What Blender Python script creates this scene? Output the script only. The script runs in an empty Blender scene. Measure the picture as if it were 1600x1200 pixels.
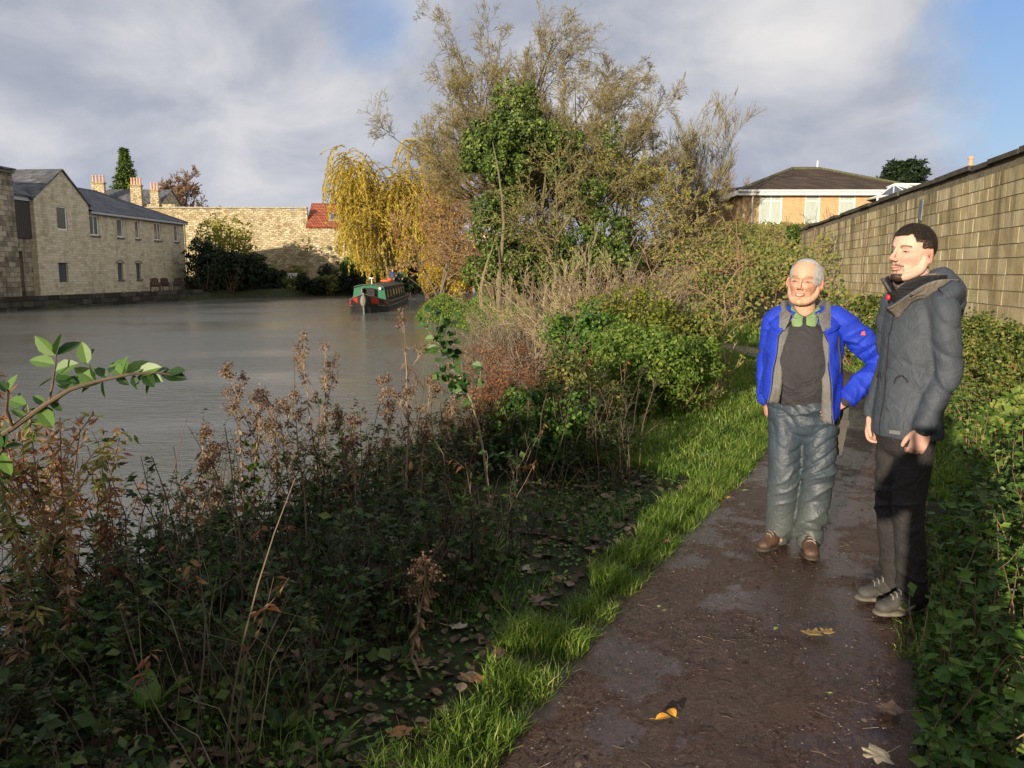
import bpy, math, random
import numpy as np
from mathutils import Vector, Matrix

R = math.radians
C = bpy.context.scene.collection
scn = bpy.context.scene

# ------------------------------------------------------------------ camera
cam_d = bpy.data.cameras.new("camera")
cam_d.lens = 28.0
cam_d.sensor_width = 36.0
cam_d.clip_start = 0.05
cam_d.clip_end = 3000
cam = bpy.data.objects.new("camera", cam_d)
C.objects.link(cam)
cam.location = (0, 0, 1.6)
cam.rotation_euler = (R(90 - 8.0), 0, 0)
scn.camera = cam

# ------------------------------------------------------------------ sun
SUN_AZ = 28.0        # light travels towards this bearing (right of straight ahead)
SUN_EL = 9.5
sd = bpy.data.lights.new("sun", 'SUN')
sd.energy = 5.0
sd.angle = R(0.5)
sd.color = (1.0, 0.86, 0.66)
sun = bpy.data.objects.new("sun", sd)
C.objects.link(sun)
_a = R(SUN_AZ)
_e = R(SUN_EL)
sdir = Vector((math.sin(_a) * math.cos(_e), math.cos(_a) * math.cos(_e), -math.sin(_e)))
sun.rotation_euler = sdir.to_track_quat('-Z', 'Y').to_euler()
sun.location = (-20, -40, 20)

# ------------------------------------------------------------------ exposure
scn.view_settings.view_transform = 'Standard'
scn.view_settings.look = 'None'
scn.view_settings.exposure = 0.5
scn.view_settings.gamma = 1.0
scn.render.film_transparent = False
scn.cycles.max_bounces = 6
scn.cycles.transparent_max_bounces = 6


# ------------------------------------------------------------------ node helper
class NG:
    def __init__(s, nt):
        s.nt = nt
        for n in list(nt.nodes):
            nt.nodes.remove(n)

    def n(s, typ, props=None, **inp):
        nd = s.nt.nodes.new(typ)
        for k, v in (props or {}).items():
            setattr(nd, k, v)
        for k, v in inp.items():
            key = int(k[1:]) if k[0] == 'i' and k[1:].isdigit() else k.replace('_', ' ')
            s.set(nd, key, v)
        return nd

    def set(s, nd, key, v):
        sock = nd.inputs[key]
        if isinstance(v, tuple) and len(v) == 2 and hasattr(v[0], 'outputs'):
            s.nt.links.new(v[0].outputs[v[1]], sock)
        elif hasattr(v, 'outputs'):
            s.nt.links.new(v.outputs[0], sock)
        else:
            if isinstance(v, (tuple, list)) and len(v) == 3 and sock.type == 'RGBA':
                v = (*v, 1)
            sock.default_value = v

    def ramp(s, fac, stops, interp='LINEAR'):
        nd = s.nt.nodes.new('ShaderNodeValToRGB')
        cr = nd.color_ramp
        cr.interpolation = interp
        while len(cr.elements) < len(stops):
            cr.elements.new(0.5)
        for e, (p, c) in zip(cr.elements, stops):
            e.position = p
            e.color = (*c, 1) if isinstance(c, (tuple, list)) else (c, c, c, 1)
        s.set(nd, 0, fac)
        return nd

    def mix(s, fac, a, b, blend='MIX'):
        nd = s.nt.nodes.new('ShaderNodeMix')
        nd.data_type = 'RGBA'
        nd.blend_type = blend
        s.set(nd, 0, fac)
        s.set(nd, 6, a)
        s.set(nd, 7, b)
        return (nd, 2)

    def math(s, op, a, b=0.0, clamp=False):
        nd = s.nt.nodes.new('ShaderNodeMath')
        nd.operation = op
        nd.use_clamp = clamp
        s.set(nd, 0, a)
        s.set(nd, 1, b)
        return nd

    def noise(s, vec, scale, detail=4, rough=0.6, dist=0.0):
        nd = s.nt.nodes.new('ShaderNodeTexNoise')
        if vec is not None:
            s.set(nd, 'Vector', vec)
        nd.inputs['Scale'].default_value = scale
        nd.inputs['Detail'].default_value = detail
        nd.inputs['Roughness'].default_value = rough
        nd.inputs['Distortion'].default_value = dist
        return (nd, 'Fac')

    def vscale(s, vec, sc):
        nd = s.nt.nodes.new('ShaderNodeVectorMath')
        nd.operation = 'MULTIPLY'
        s.set(nd, 0, vec)
        nd.inputs[1].default_value = sc
        return nd


# ------------------------------------------------------------------ world
world = bpy.data.worlds.new("World")
scn.world = world
world.use_nodes = True
g = NG(world.node_tree)
tc = g.n('ShaderNodeTexCoord')
sky = g.n('ShaderNodeTexSky', dict(sky_type='NISHITA', sun_disc=False, sun_elevation=R(SUN_EL),
                                   sun_rotation=R(180 + SUN_AZ), air_density=1.0, dust_density=0.6, ozone_density=1.5))
skyc = g.mix(1.0, sky, (0.105, 0.105, 0.105), 'MULTIPLY')
dirv = (tc, 'Generated')
sep = g.n('ShaderNodeSeparateXYZ', None, i0=dirv)
zc = g.math('ADD', g.math('MAXIMUM', (sep, 2), 0.0), 0.45)
px = g.math('DIVIDE', (sep, 0), zc)
py = g.math('DIVIDE', (sep, 1), zc)
cv = g.n('ShaderNodeCombineXYZ', None, i0=px, i1=py, i2=0.3)
n1 = g.noise(cv, 1.1, 8, 0.52, 0.4)
n2 = g.noise(cv, 3.2, 8, 0.55, 0.3)
n3 = g.noise(g.vscale(cv, (1, 0.8, 1)), 1.1, 5, 0.55, 0.2)


def lobe(d, p, amp):
    v = Vector(d).normalized()
    dt = g.n('ShaderNodeVectorMath', dict(operation='DOT_PRODUCT'), i0=dirv, i1=tuple(v))
    pw = g.math('POWER', g.math('MAXIMUM', (dt, 'Value'), 0.0), p)
    return g.math('MULTIPLY', pw, amp)


# openings of blue: upper right edge and left of the tall tree; a bright puff right of the tree
gap = g.math('ADD', lobe((0.70, 0.99, 0.28), 80, 0.28), lobe((-0.17, 1.05, 0.31), 200, 0.20))
gap = g.math('ADD', gap, lobe((0.30, 1.0, 0.42), 300, 0.20))
cover = g.math('SUBTRACT', g.math('ADD', n1, 0.06), gap)
cmask = g.ramp(cover, [(0.34, 0.0), (0.47, 1.0)])
puff = g.math('ADD', lobe((0.34, 1.0, 0.27), 90, 0.14), lobe((-0.22, 1.0, 0.19), 260, 0.22))
puff = g.math('ADD', puff, lobe((-0.62, 1.0, 0.22), 60, 0.10))
lum = g.math('ADD', g.math('MULTIPLY', n2, 0.78), g.math('MULTIPLY', n3, 0.42))
lum = g.math('ADD', lum, g.math('MULTIPLY', puff, 0.55))
ccol = g.ramp(lum, [(0.46, (0.225, 0.25, 0.315)), (0.59, (0.30, 0.32, 0.38)), (0.72, (0.44, 0.445, 0.475)), (0.88, (0.60, 0.58, 0.57))])
bluec = g.mix(0.45, skyc, (0.13, 0.25, 0.60))
skym = g.mix(cmask, bluec, ccol)
# the bright half of the sky round the low sun, behind the camera
skym = g.mix(1.0, skym, g.ramp(g.math('ADD', g.math('MULTIPLY', (sep, 1), -0.5), 0.5), [(0.30, (1, 1, 1)), (0.9, (1.25, 1.15, 1.0))]), 'MULTIPLY')
east_fill = g.math('ADD', lobe((1.0, -0.25, 0.22), 5, 2.2), 1.0)  # brighter sky lobe added on the right as fill for the far facade
skym = g.mix(1.0, skym, g.n('ShaderNodeCombineColor', None, i0=east_fill, i1=east_fill, i2=east_fill), 'MULTIPLY')
# paler towards the horizon
hz = g.ramp((sep, 2), [(0.0, 0.35), (0.25, 0.0)])
skym = g.mix(hz, skym, (0.34, 0.37, 0.45))
bg = g.n('ShaderNodeBackground', None, Color=skym, Strength=1.0)
wo = g.n('ShaderNodeOutputWorld', None, Surface=bg)

# ------------------------------------------------------------------ object helpers
def tag(o, label=None, cat=None, group=None, kind=None):
    if label: o['label'] = label
    if cat: o['category'] = cat
    if group: o['group'] = group
    if kind: o['kind'] = kind
    return o


def empty(name, loc=(0, 0, 0), rz=0.0, label=None, cat=None, group=None):
    o = bpy.data.objects.new(name, None)
    o.empty_display_size = 0.1
    C.objects.link(o)
    o.location = loc
    o.rotation_euler = (0, 0, rz)
    return tag(o, label, cat, group)


def copy_tree(o, parent=None):
    c = o.copy()
    C.objects.link(c)
    if parent: c.parent = parent
    for ch in list(o.children):
        copy_tree(ch, c)
    return c


class MB:
    """collects vertices and faces (numpy) and links them as ONE mesh object"""
    def __init__(s):
        s.V = []; s.F = []; s.A = []; s.n = 0

    def add(s, V, F, v=0.5, m=0):
        V = np.asarray(V, float).reshape(-1, 3)
        F = np.asarray(F, int)
        if len(V) == 0: return s
        a = np.broadcast_to(np.asarray(v, float), (len(V),)) if np.ndim(v) <= 1 else v
        s.V.append(V); s.A.append(np.array(a)); s.F.append((F + s.n, m)); s.n += len(V)
        return s

    def box(s, x0, x1, y0, y1, z0, z1, m=0, v=0.5, M=None):
        P = np.array([(x, y, z) for x in (x0, x1) for y in (y0, y1) for z in (z0, z1)], float)
        if M is not None: P = P @ np.array(M)[:3, :3].T + np.array(M)[:3, 3]
        return s.add(P, [(0, 1, 3, 2), (4, 6, 7, 5), (0, 4, 5, 1), (2, 3, 7, 6), (0, 2, 6, 4), (1, 5, 7, 3)], v, m)

    def poly(s, pts, m=0, v=0.5):
        s.V.append(np.array(pts, float)); s.A.append(np.full(len(pts), v))
        s.F.append((np.arange(len(pts))[None, :] + s.n, m)); s.n += len(pts)
        return s

    def tubes(s, P, rad, n=4, v=0.5, m=0, cap=False):
        P = np.asarray(P, float)
        if P.ndim == 2: P = P[None]
        B, K, _ = P.shape
        rad = np.broadcast_to(np.asarray(rad, float), (B, K))
        T = np.gradient(P, axis=1)
        T /= np.linalg.norm(T, axis=2, keepdims=True) + 1e-9
        ref = np.zeros((B, 1, 3)); mt = np.abs(T.mean(1))
        ref[np.arange(B), 0, mt.argmin(1)] = 1
        U = np.cross(T, ref); U /= np.linalg.norm(U, axis=2, keepdims=True) + 1e-9
        W = np.cross(T, U)
        th = np.arange(n) * 2 * np.pi / n
        Q = P[:, :, None] + rad[:, :, None, None] * (U[:, :, None] * np.cos(th)[None, None, :, None] + W[:, :, None] * np.sin(th)[None, None, :, None])
        idx = np.arange(B * K * n).reshape(B, K, n)
        a = idx[:, :-1]; b = idx[:, 1:]
        F = np.stack([a, np.roll(a, -1, 2), np.roll(b, -1, 2), b], -1).reshape(-1, 4)
        vv = np.repeat(np.broadcast_to(np.asarray(v, float), (B,)), K * n)
        s.add(Q, F, vv, m)
        if cap:
            for e in (idx[:, 0][:, ::-1], idx[:, -1]):
                s.F.append((e + s.n - B * K * n, m))
        return s

    def build(s, name, mats, parent=None, smooth=False, col=None):
        me = bpy.data.meshes.new(name)
        V = np.concatenate(s.V).astype(np.float32)
        me.vertices.add(len(V))
        me.vertices.foreach_set('co', V.ravel())
        tot = sum(f.shape[0] for f, m in s.F)
        ls = np.concatenate([np.full(f.shape[0], f.shape[1]) for f, m in s.F])
        mi = np.concatenate([np.full(f.shape[0], m) for f, m in s.F])
        lv = np.concatenate([f.ravel() for f, m in s.F])
        me.loops.add(len(lv))
        me.loops.foreach_set('vertex_index', lv.astype(np.int32))
        me.polygons.add(tot)
        st = np.concatenate([[0], np.cumsum(ls)[:-1]])
        me.polygons.foreach_set('loop_start', st.astype(np.int32))
        me.polygons.foreach_set('loop_total', ls.astype(np.int32))
        me.polygons.foreach_set('material_index', mi.astype(np.int32))
        me.polygons.foreach_set('use_smooth', np.full(tot, smooth))
        at = me.attributes.new('v', 'FLOAT', 'POINT')
        at.data.foreach_set('value', np.concatenate(s.A).astype(np.float32))
        if col is not None:
            ca = me.attributes.new('col', 'FLOAT_COLOR', 'POINT')
            ca.data.foreach_set('color', np.c_[col, np.ones(len(col))].astype(np.float32).ravel())
        me.update(calc_edges=True)
        for m in (mats if isinstance(mats, (list, tuple)) else [mats]):
            me.materials.append(m)
        o = bpy.data.objects.new(name, me)
        C.objects.link(o)
        if parent: o.parent = parent
        return o


def nrm(a):
    return a / (np.linalg.norm(a, axis=-1, keepdims=True) + 1e-9)


def sn(P, seed=0, n=10, f=1.0, oct=1):
    """smooth pseudo noise, about -1..1"""
    P = np.asarray(P, float); out = 0; amp = 1.0; tot = 0
    for o in range(oct):
        rg = np.random.default_rng(seed * 77 + o)
        D = rg.normal(size=(n, P.shape[1])); D = D / np.linalg.norm(D, axis=1, keepdims=True) * rg.uniform(.6, 1.6, (n, 1))
        ph = rg.uniform(0, 6.28, n)
        out = out + amp * np.sin((P * f * 2 ** o) @ D.T * 6.28 / 1.6 + ph).sum(1) / math.sqrt(n) * .75
        tot += amp; amp *= .5
    return out / tot


def smooth(x, a, b):
    t = np.clip((x - a) / (b - a), 0, 1)
    return t * t * (3 - 2 * t)


# ------------------------------------------------------------------ materials
MATS = {}


def new_mat(name):
    m = bpy.data.materials.new(name)
    m.use_nodes = True
    MATS[name] = m
    return m, NG(m.node_tree)


def finish(g, bsdf, bump=None, disp=None):
    g.n('ShaderNodeOutputMaterial', None, Surface=bsdf)


def mat_plain(name, c1, c2=None, rough=.6, scale=8.0, bump=.3, bscale=60.0, metal=0.0, spec=.5, detail=5, rvar=0.0, bdist=.01, stretch=(1, 1, 1), coat=0.0):
    m, g = new_mat(name)
    c2 = c2 or tuple(x * .75 for x in c1)
    tc = g.n('ShaderNodeTexCoord')
    ov = g.vscale((tc, 'Object'), stretch)
    f = g.noise(ov, scale, detail, .65, .2)
    col = g.ramp(f, [(.33, c2), (.67, c1)])
    b = g.n('ShaderNodeBsdfPrincipled', None, Base_Color=col, Metallic=metal)
    g.set(b, 'Specular IOR Level', spec)
    if rvar:
        g.set(b, 'Roughness', g.math('ADD', g.math('MULTIPLY', g.noise(ov, scale * 1.7, 4), rvar), rough - rvar / 2))
    else:
        g.set(b, 'Roughness', rough)
    if coat: g.set(b, 'Coat Weight', coat)
    if bump:
        bn = g.n('ShaderNodeBump', None, Strength=bump, Distance=bdist, Height=g.noise(ov, bscale, 5, .7))
        g.set(b, 'Normal', bn)
    finish(g, b)
    return m


def mat_leaf(name, cols, rough=.5, spec=.35, trans=.3, clump=1.2, cl_amt=.35):
    m, g = new_mat(name)
    at = g.n('ShaderNodeAttribute', dict(attribute_name='v'))
    ge = g.n('ShaderNodeNewGeometry')
    cl = g.noise((ge, 'Position'), clump, 3, .6)
    f = g.math('ADD', (at, 'Fac'), g.math('MULTIPLY', g.math('SUBTRACT', cl, .5), cl_amt * 2), True)
    n = len(cols)
    col = g.ramp(f, [(i / max(1, n - 1), c) for i, c in enumerate(cols)])
    b = g.n('ShaderNodeBsdfPrincipled', None, Base_Color=col, Roughness=rough)
    g.set(b, 'Specular IOR Level', spec)
    tcol = g.mix(1.0, col, (1.3, 1.4, .7), 'MULTIPLY')
    t = g.n('ShaderNodeBsdfTranslucent', None, Color=tcol)
    mx = g.n('ShaderNodeMixShader', None, i0=trans, i1=b, i2=t)
    finish(g, mx)
    return m


def mat_attr(name, rough=.5, spec=.4, sss=0.0, bump=.1, bscale=300, sheen=0):
    m, g = new_mat(name)
    at = g.n('ShaderNodeAttribute', dict(attribute_name='col'))
    tc = g.n('ShaderNodeTexCoord')
    nz = g.noise((tc, 'Object'), 45, 4, .6)
    col = g.mix(1.0, (at, 'Color'), g.ramp(nz, [(.3, .88), (.7, 1.08)]), 'MULTIPLY')
    b = g.n('ShaderNodeBsdfPrincipled', None, Base_Color=col, Roughness=rough)
    g.set(b, 'Specular IOR Level', spec)
    if sss:
        g.set(b, 'Subsurface Weight', sss)
        g.set(b, 'Subsurface Radius', (.012, .005, .003))
        g.set(b, 'Subsurface Scale', 1.0)
    bn = g.n('ShaderNodeBump', None, Strength=bump, Distance=.002, Height=g.noise((tc, 'Object'), bscale, 4))
    g.set(b, 'Normal', bn)
    finish(g, b)
    return m


def mat_stone(name, cols, bw=.5, bh=.22, mortar=(.2, .17, .12), msize=.012, axis='xz', bump=.6, stain=.5, warp=.02, stainc=(.07, .06, .045), sq=1.0, var=1.0):
    """coursed stone: brick pattern on object coordinates with weathering"""
    m, g = new_mat(name)
    tc = g.n('ShaderNodeTexCoord')
    sep = g.n('ShaderNodeSeparateXYZ', None, i0=(tc, 'Object'))
    # choose the horizontal coordinate so that end walls get courses too
    ge = g.n('ShaderNodeNewGeometry')
    hx = g.math('ADD', (sep, 0), (sep, 1))
    wv = g.noise((tc, 'Object'), 1.7, 3)
    wob = g.math('MULTIPLY', g.math('SUBTRACT', wv, .5), warp * 4)
    vec = g.n('ShaderNodeCombineXYZ', None, i0=g.math('ADD', hx, wob), i1=g.math('ADD', (sep, 2), wob), i2=0.0)
    br = g.n('ShaderNodeTexBrick', dict(offset=.5, squash=sq), Vector=vec, Color1=(0, 0, 0), Color2=(1, 1, 1), Mortar=(.5, .5, .5), Scale=1.0)
    br.inputs['Mortar Size'].default_value = msize
    br.inputs['Mortar Smooth'].default_value = .3
    br.inputs['Bias'].default_value = 0.0
    br.inputs['Brick Width'].default_value = bw
    br.inputs['Row Height'].default_value = bh
    f = g.math('ADD', g.math('MULTIPLY', br, .55 * var), g.math('MULTIPLY', g.noise((tc, 'Object'), 3.3, 5, .7), .7))
    col = g.ramp(f, [(.25 + i * .65 / (len(cols) - 1), c) for i, c in enumerate(cols)])
    col = g.mix((br, 'Fac'), col, mortar)
    st = g.noise(g.vscale((tc, 'Object'), (1.2, 1.2, .25)), 1.3, 6, .7, .3)
    col = g.mix(g.math('MULTIPLY', g.ramp(st, [(.5, 0.0), (.72, 1.0)]), stain), col, stainc)
    b = g.n('ShaderNodeBsdfPrincipled', None, Base_Color=col, Roughness=.9)
    g.set(b, 'Specular IOR Level', .2)
    h = g.math('ADD', g.math('MULTIPLY', (br, 'Fac'), -.6), g.math('MULTIPLY', g.noise((tc, 'Object'), 22, 5, .7), .8))
    bn = g.n('ShaderNodeBump', None, Strength=bump, Distance=.02, Height=h)
    g.set(b, 'Normal', bn)
    finish(g, b)
    return m

# ================================================================== terrain
def catmull(pts, k=12):
    P = np.array(pts, float); P = np.vstack([2 * P[0] - P[1], P, 2 * P[-1] - P[-2]])
    out = []
    for i in range(1, len(P) - 2):
        t = np.linspace(0, 1, k, endpoint=False)[:, None]
        a, b, c, d = P[i - 1], P[i], P[i + 1], P[i + 2]
        out.append(.5 * ((2 * b) + (-a + c) * t + (2 * a - 5 * b + 4 * c - d) * t ** 2 + (-a + 3 * b - 3 * c + d) * t ** 3))
    out.append(P[-2][None])
    return np.vstack(out)


PATH = catmull([(-9, -17), (-4.4, -8), (-.80, -.6), (.37, 1.9), (1.20, 3.65), (2.92, 7), (4.5, 11), (5.0, 15), (4.1, 19), (2.5, 24), (.3, 31), (-1.8, 38), (-2.9, 46), (-3.0, 56), (-1.6, 66), (3, 80), (8, 95)])
PW = .70
CANAL = np.array([(-6, -12), (-5.0, -4), (-4.4, 0), (-3.4, 2.4), (-2.5, 4), (-1.5, 6.2), (-.1, 10), (.5, 14), (.8, 17), (.3, 22), (-1.2, 27.5), (-2.7, 32.5), (-4.0, 34.8), (-4.5, 38),
                  (-4.5, 46), (-4.3, 56), (-3.0, 66), (1.5, 80), (8, 100), (3, 103), (-5, 90), (-9, 80), (-12.5, 75), (-14.5, 71), (-20, 66.5), (-24.0, 62), (-24.4, 57.6), (-26, 49), (-27.5, 42), (-31, 28), (-35, 10), (-40, -20)], float)


def seg_dist(X, Y, poly, closed=False):
    P = np.stack([X, Y], -1)[..., None, :]
    A = poly; B = np.roll(poly, -1, 0)
    if not closed: A, B = A[:-1], B[:-1]
    D = B - A
    t = np.clip(((P - A) * D).sum(-1) / (D * D).sum(-1), 0, 1)
    Q = A + t[..., None] * D
    d2 = ((P - Q) ** 2).sum(-1)
    i = d2.argmin(-1)
    d = np.sqrt(np.take_along_axis(d2, i[..., None], -1)[..., 0])
    Di = D[i]; Ai = A[i]
    s = Di[..., 0] * (np.stack([X, Y], -1) - Ai)[..., 1] - Di[..., 1] * (np.stack([X, Y], -1) - Ai)[..., 0]
    return d, np.sign(s)


def chunked(fn, X, Y):
    sh = np.shape(X); x = np.ravel(X); y = np.ravel(Y); out = [fn(x[i:i + 20000], y[i:i + 20000]) for i in range(0, len(x), 20000)]
    return np.concatenate(out).reshape(sh)


def path_d(X, Y):      # signed distance from the path's centre, positive on the wall side
    def f(x, y):
        d, s = seg_dist(x, y, PATH); return -d * s
    return chunked(f, X, Y)


def canal_d(X, Y):     # negative inside the water
    def f(x, y):
        d, _ = seg_dist(x, y, CANAL, True)
        ins = np.zeros(len(x), bool); n = len(CANAL)
        for i in range(n):
            x1, y1 = CANAL[i]; x2, y2 = CANAL[(i + 1) % n]
            c = ((y1 > y) != (y2 > y)) & (x < (x2 - x1) * (y - y1) / (y2 - y1 + 1e-12) + x1)
            ins ^= c
        return np.where(ins, -d, d)
    return chunked(f, X, Y)


WATER_Z = -.5
WA = np.array([3.45, -2.0]); WD = nrm(np.array([.211, 1.0]))      # foot line of the long stone wall
WLEN = 32.0


def hgt(X, Y, detail=True):
    X = np.asarray(X, float); Y = np.asarray(Y, float)
    d = path_d(X, Y); e = canal_d(X, Y)
    z = np.where(np.abs(d) < PW, -.035, .0)
    z = z + smooth(np.abs(d), PW - .1, PW + .35) * .05
    # right-hand slope up to the wall foot, and the hill further on
    cap = 1.15 + 2.5 * smooth(Y, 22, 46) + 3.0 * smooth(Y, 60, 130)
    r = np.clip((d - .95), 0, 99)
    slope = .42 - .14 * smooth(Y, 12, 20)
    rise = np.where(d > 0, np.minimum(slope * r, cap), 0)
    rise = np.where(Y > 60, np.minimum(rise, cap * smooth(X, 2, 30)), rise)
    z = z + rise
    # behind the wall the garden is level and higher
    wd = (X - WA[0]) * WD[1] - (Y - WA[1]) * WD[0]
    z = np.where((wd > .25) & (Y < 30), np.maximum(z, 1.6), z)
    # canal banks
    bank = smooth(e, -.5, .9)
    left = (X < -8) & (e > 0)
    z = np.where(left, .2 - .05 * 0, z)
    z = np.where(e < .9, np.where(left, np.where(e > .15, .2, -.9), z * bank + (1 - bank) * -.95), z)
    z = np.where(e < 0, np.minimum(z, -.56 + e * .4), z)
    z = np.maximum(z, -2.2)
    # distant land
    far = np.hypot(X, Y - 20)
    z = z + smooth(far, 130, 800) * 9
    if detail:
        P = np.stack([X.ravel(), Y.ravel()], 1)
        z = z + (sn(P, 3, f=.9, oct=2).reshape(X.shape) * .025) * smooth(np.abs(d), PW, PW + .6) * (e > .2)
    return z


def axis(lo, hi, fine, far, grow=1.18):
    a = list(np.arange(lo, hi + fine, fine)); st = fine
    while a[-1] < far: st *= grow; a.append(a[-1] + st)
    b = []; st = fine; x = lo
    while x > -far: st *= grow; x -= st; b.append(x)
    return np.array(b[::-1] + a)


# ------------------------------------------------------------------ ground material
def mk_ground():
    m, g = new_mat('ground_soil')
    ge = g.n('ShaderNodeNewGeometry'); p = (ge, 'Position')
    f = g.noise(p, 2.2, 8, .7, .4)
    col = g.ramp(f, [(.3, (.022, .016, .010)), (.5, (.030, .040, .012)), (.7, (.055, .085, .02))])
    f2 = g.noise(p, 19, 6, .7)
    col = g.mix(g.ramp(f2, [(.5, 0.0), (.62, .6)]), col, (.075, .045, .025))
    b = g.n('ShaderNodeBsdfPrincipled', None, Base_Color=col, Roughness=.85)
    g.set(b, 'Specular IOR Level', .25)
    g.set(b, 'Normal', g.n('ShaderNodeBump', None, Strength=.9, Distance=.04, Height=g.noise(p, 30, 8, .75)))
    finish(g, b)
    return m


def mk_path():
    m, g = new_mat('muddy_path')
    ge = g.n('ShaderNodeNewGeometry'); p = (ge, 'Position')
    big = g.noise(p, .9, 4, .55, .3)
    fine = g.noise(p, 38, 8, .78, 1.2)
    fib = g.noise(g.vscale(p, (30, 75, 30)), 1.0, 6, .75, 2.5)
    t = g.math('ADD', g.math('MULTIPLY', fine, .6), g.math('MULTIPLY', fib, .5))
    col = g.ramp(t, [(.42, (.015, .008, .007)), (.51, (.072, .039, .032)), (.59, (.150, .088, .070)), (.70, (.29, .19, .15))])
    red = g.noise(p, 3.0, 4, .6, .5)
    col = g.mix(g.ramp(red, [(.5, 0.0), (.75, .45)]), col, (.13, .048, .030))
    pud = g.ramp(g.math('ADD', big, g.math('MULTIPLY', g.math('SUBTRACT', g.noise(p, 5, 5, .7), .5), .35)), [(.46, 0.0), (.54, 1.0)])
    for (qx, qy, qr) in ((1.15, 5.2, .55), (1.9, 6.3, .5), (2.5, 7.6, .5), (.95, 4.3, .22), (1.35, 3.1, .2), (.35, 2.6, .16), (3.6, 9.5, .6), (1.5, 2.4, .14)):
        dd = g.n('ShaderNodeVectorMath', dict(operation='DISTANCE'), i0=g.vscale(p, (1, .8, 0)), i1=(qx, qy * .8, 0))
        t_ = g.math('SUBTRACT', 1.0, g.math('DIVIDE', (dd, 'Value'), qr))
        t_ = g.math('ADD', t_, g.math('MULTIPLY', g.math('SUBTRACT', g.noise(p, 7, 5, .7), .5), 2.2))
        pud = g.math('MAXIMUM', pud, g.ramp(t_, [(.25, 0.0), (.45, 1.0)]))
    col = g.mix(g.math('MULTIPLY', pud, .55), col, (.030, .022, .018))
    rough = g.math('SUBTRACT', g.math('ADD', g.math('MULTIPLY', fine, .32), .24), g.math('MULTIPLY', pud, .30))
    b = g.n('ShaderNodeBsdfPrincipled', None, Base_Color=col, Roughness=rough)
    g.set(b, 'Specular IOR Level', .5)
    lumps = g.math('ADD', g.math('MULTIPLY', g.noise(p, 9, 5, .65, .5), 1.6), g.math('ADD', fine, fib))
    st = g.math('SUBTRACT', 1.0, g.math('MULTIPLY', pud, .85))
    g.set(b, 'Normal', g.n('ShaderNodeBump', None, Strength=st, Distance=.028, Height=lumps))
    finish(g, b)
    return m


def mk_water():
    m, g = new_mat('canal_water')
    ge = g.n('ShaderNodeNewGeometry'); p = (ge, 'Position')
    w1 = g.noise(g.vscale(p, (1.2, 2.6, 1)), 1.6, 5, .6, .6)
    w2 = g.noise(g.vscale(p, (1, 2.2, 1)), 8.0, 4, .6, .4)
    w3 = g.noise(g.vscale(p, (.5, 1.0, 1)), .22, 3, .5, .4)
    h = g.math('ADD', g.math('MULTIPLY', w1, .6), g.math('MULTIPLY', w2, .28))
    st = g.math('ADD', .12, g.math('MULTIPLY', g.ramp(w3, [(.4, 0.0), (.62, 1.0)]), .34))
    b = g.n('ShaderNodeBsdfPrincipled', None, Base_Color=(.165, .166, .142), Roughness=.12, IOR=1.33)
    g.set(b, 'Specular IOR Level', .5)
    g.set(b, 'Normal', g.n('ShaderNodeBump', None, Strength=st, Distance=.16, Height=h))
    finish(g, b)
    return m


GROUND_M = mk_ground(); PATH_M = mk_path(); WATER_M = mk_water()

ax = axis(-8, 14, .14, 900, 1.13); ay = axis(-3, 28, .16, 1100, 1.11)
GX, GY = np.meshgrid(ax, ay, indexing='ij')
GZ = hgt(GX, GY)
mb = MB(); nx, ny = GX.shape
ii = np.arange(nx * ny).reshape(nx, ny)
mb.add(np.stack([GX, GY, GZ], -1), np.stack([ii[:-1, :-1], ii[1:, :-1], ii[1:, 1:], ii[:-1, 1:]], -1).reshape(-1, 4))
tag(mb.build('ground', GROUND_M, smooth=True), 'grassy earth banks either side of the towpath', kind='structure')

mb = MB()
mb.add([(-75, -45, WATER_Z), (30, -45, WATER_Z), (30, 120, WATER_Z), (-75, 120, WATER_Z)], [(0, 1, 2, 3)])
tag(mb.build('canal_water', WATER_M), 'grey rippled canal water', kind='structure')

# path ribbon
PD = catmull(PATH[::3], 10)
seg = np.r_[0, np.cumsum(np.linalg.norm(np.diff(PATH, axis=0), axis=1))]


def path_pt(s):
    return np.stack([np.interp(s, seg, PATH[:, 0]), np.interp(s, seg, PATH[:, 1])], -1)


s_arr = []; s_ = 8.0
while s_ < seg[-1] - 1:
    s_arr.append(s_); yy = path_pt(s_)[1]; s_ += .03 if -.5 < yy < 9 else (.1 if yy < 20 else .5)
s_arr = np.array(s_arr)
cc = path_pt(s_arr); tt = nrm(path_pt(s_arr + .15) - path_pt(s_arr - .15)); rr = np.stack([tt[:, 1], -tt[:, 0]], 1)
ww = np.linspace(-1, 1, 57)
W0 = PW + .04 * sn(s_arr[:, None], 5, f=.5) + .02 * sn(s_arr[:, None], 6, f=3)
PX = cc[:, None, :] + rr[:, None, :] * (ww[None, :, None] * W0[:, None, None])
pz = .006 - .02 * np.abs(ww)[None, :] ** 3 + sn(PX.reshape(-1, 2), 8, f=1.3, oct=3).reshape(len(s_arr), -1) * .008 + sn(PX.reshape(-1, 2), 9, f=7, oct=2).reshape(len(s_arr), -1) * .0035
mb = MB(); ii = np.arange(pz.size).reshape(pz.shape)
mb.add(np.concatenate([PX, pz[..., None]], -1), np.stack([ii[:-1, :-1], ii[:-1, 1:], ii[1:, 1:], ii[1:, :-1]], -1).reshape(-1, 4))
tag(mb.build('towpath', PATH_M, smooth=True), 'wet muddy brown towpath', kind='structure')

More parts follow.
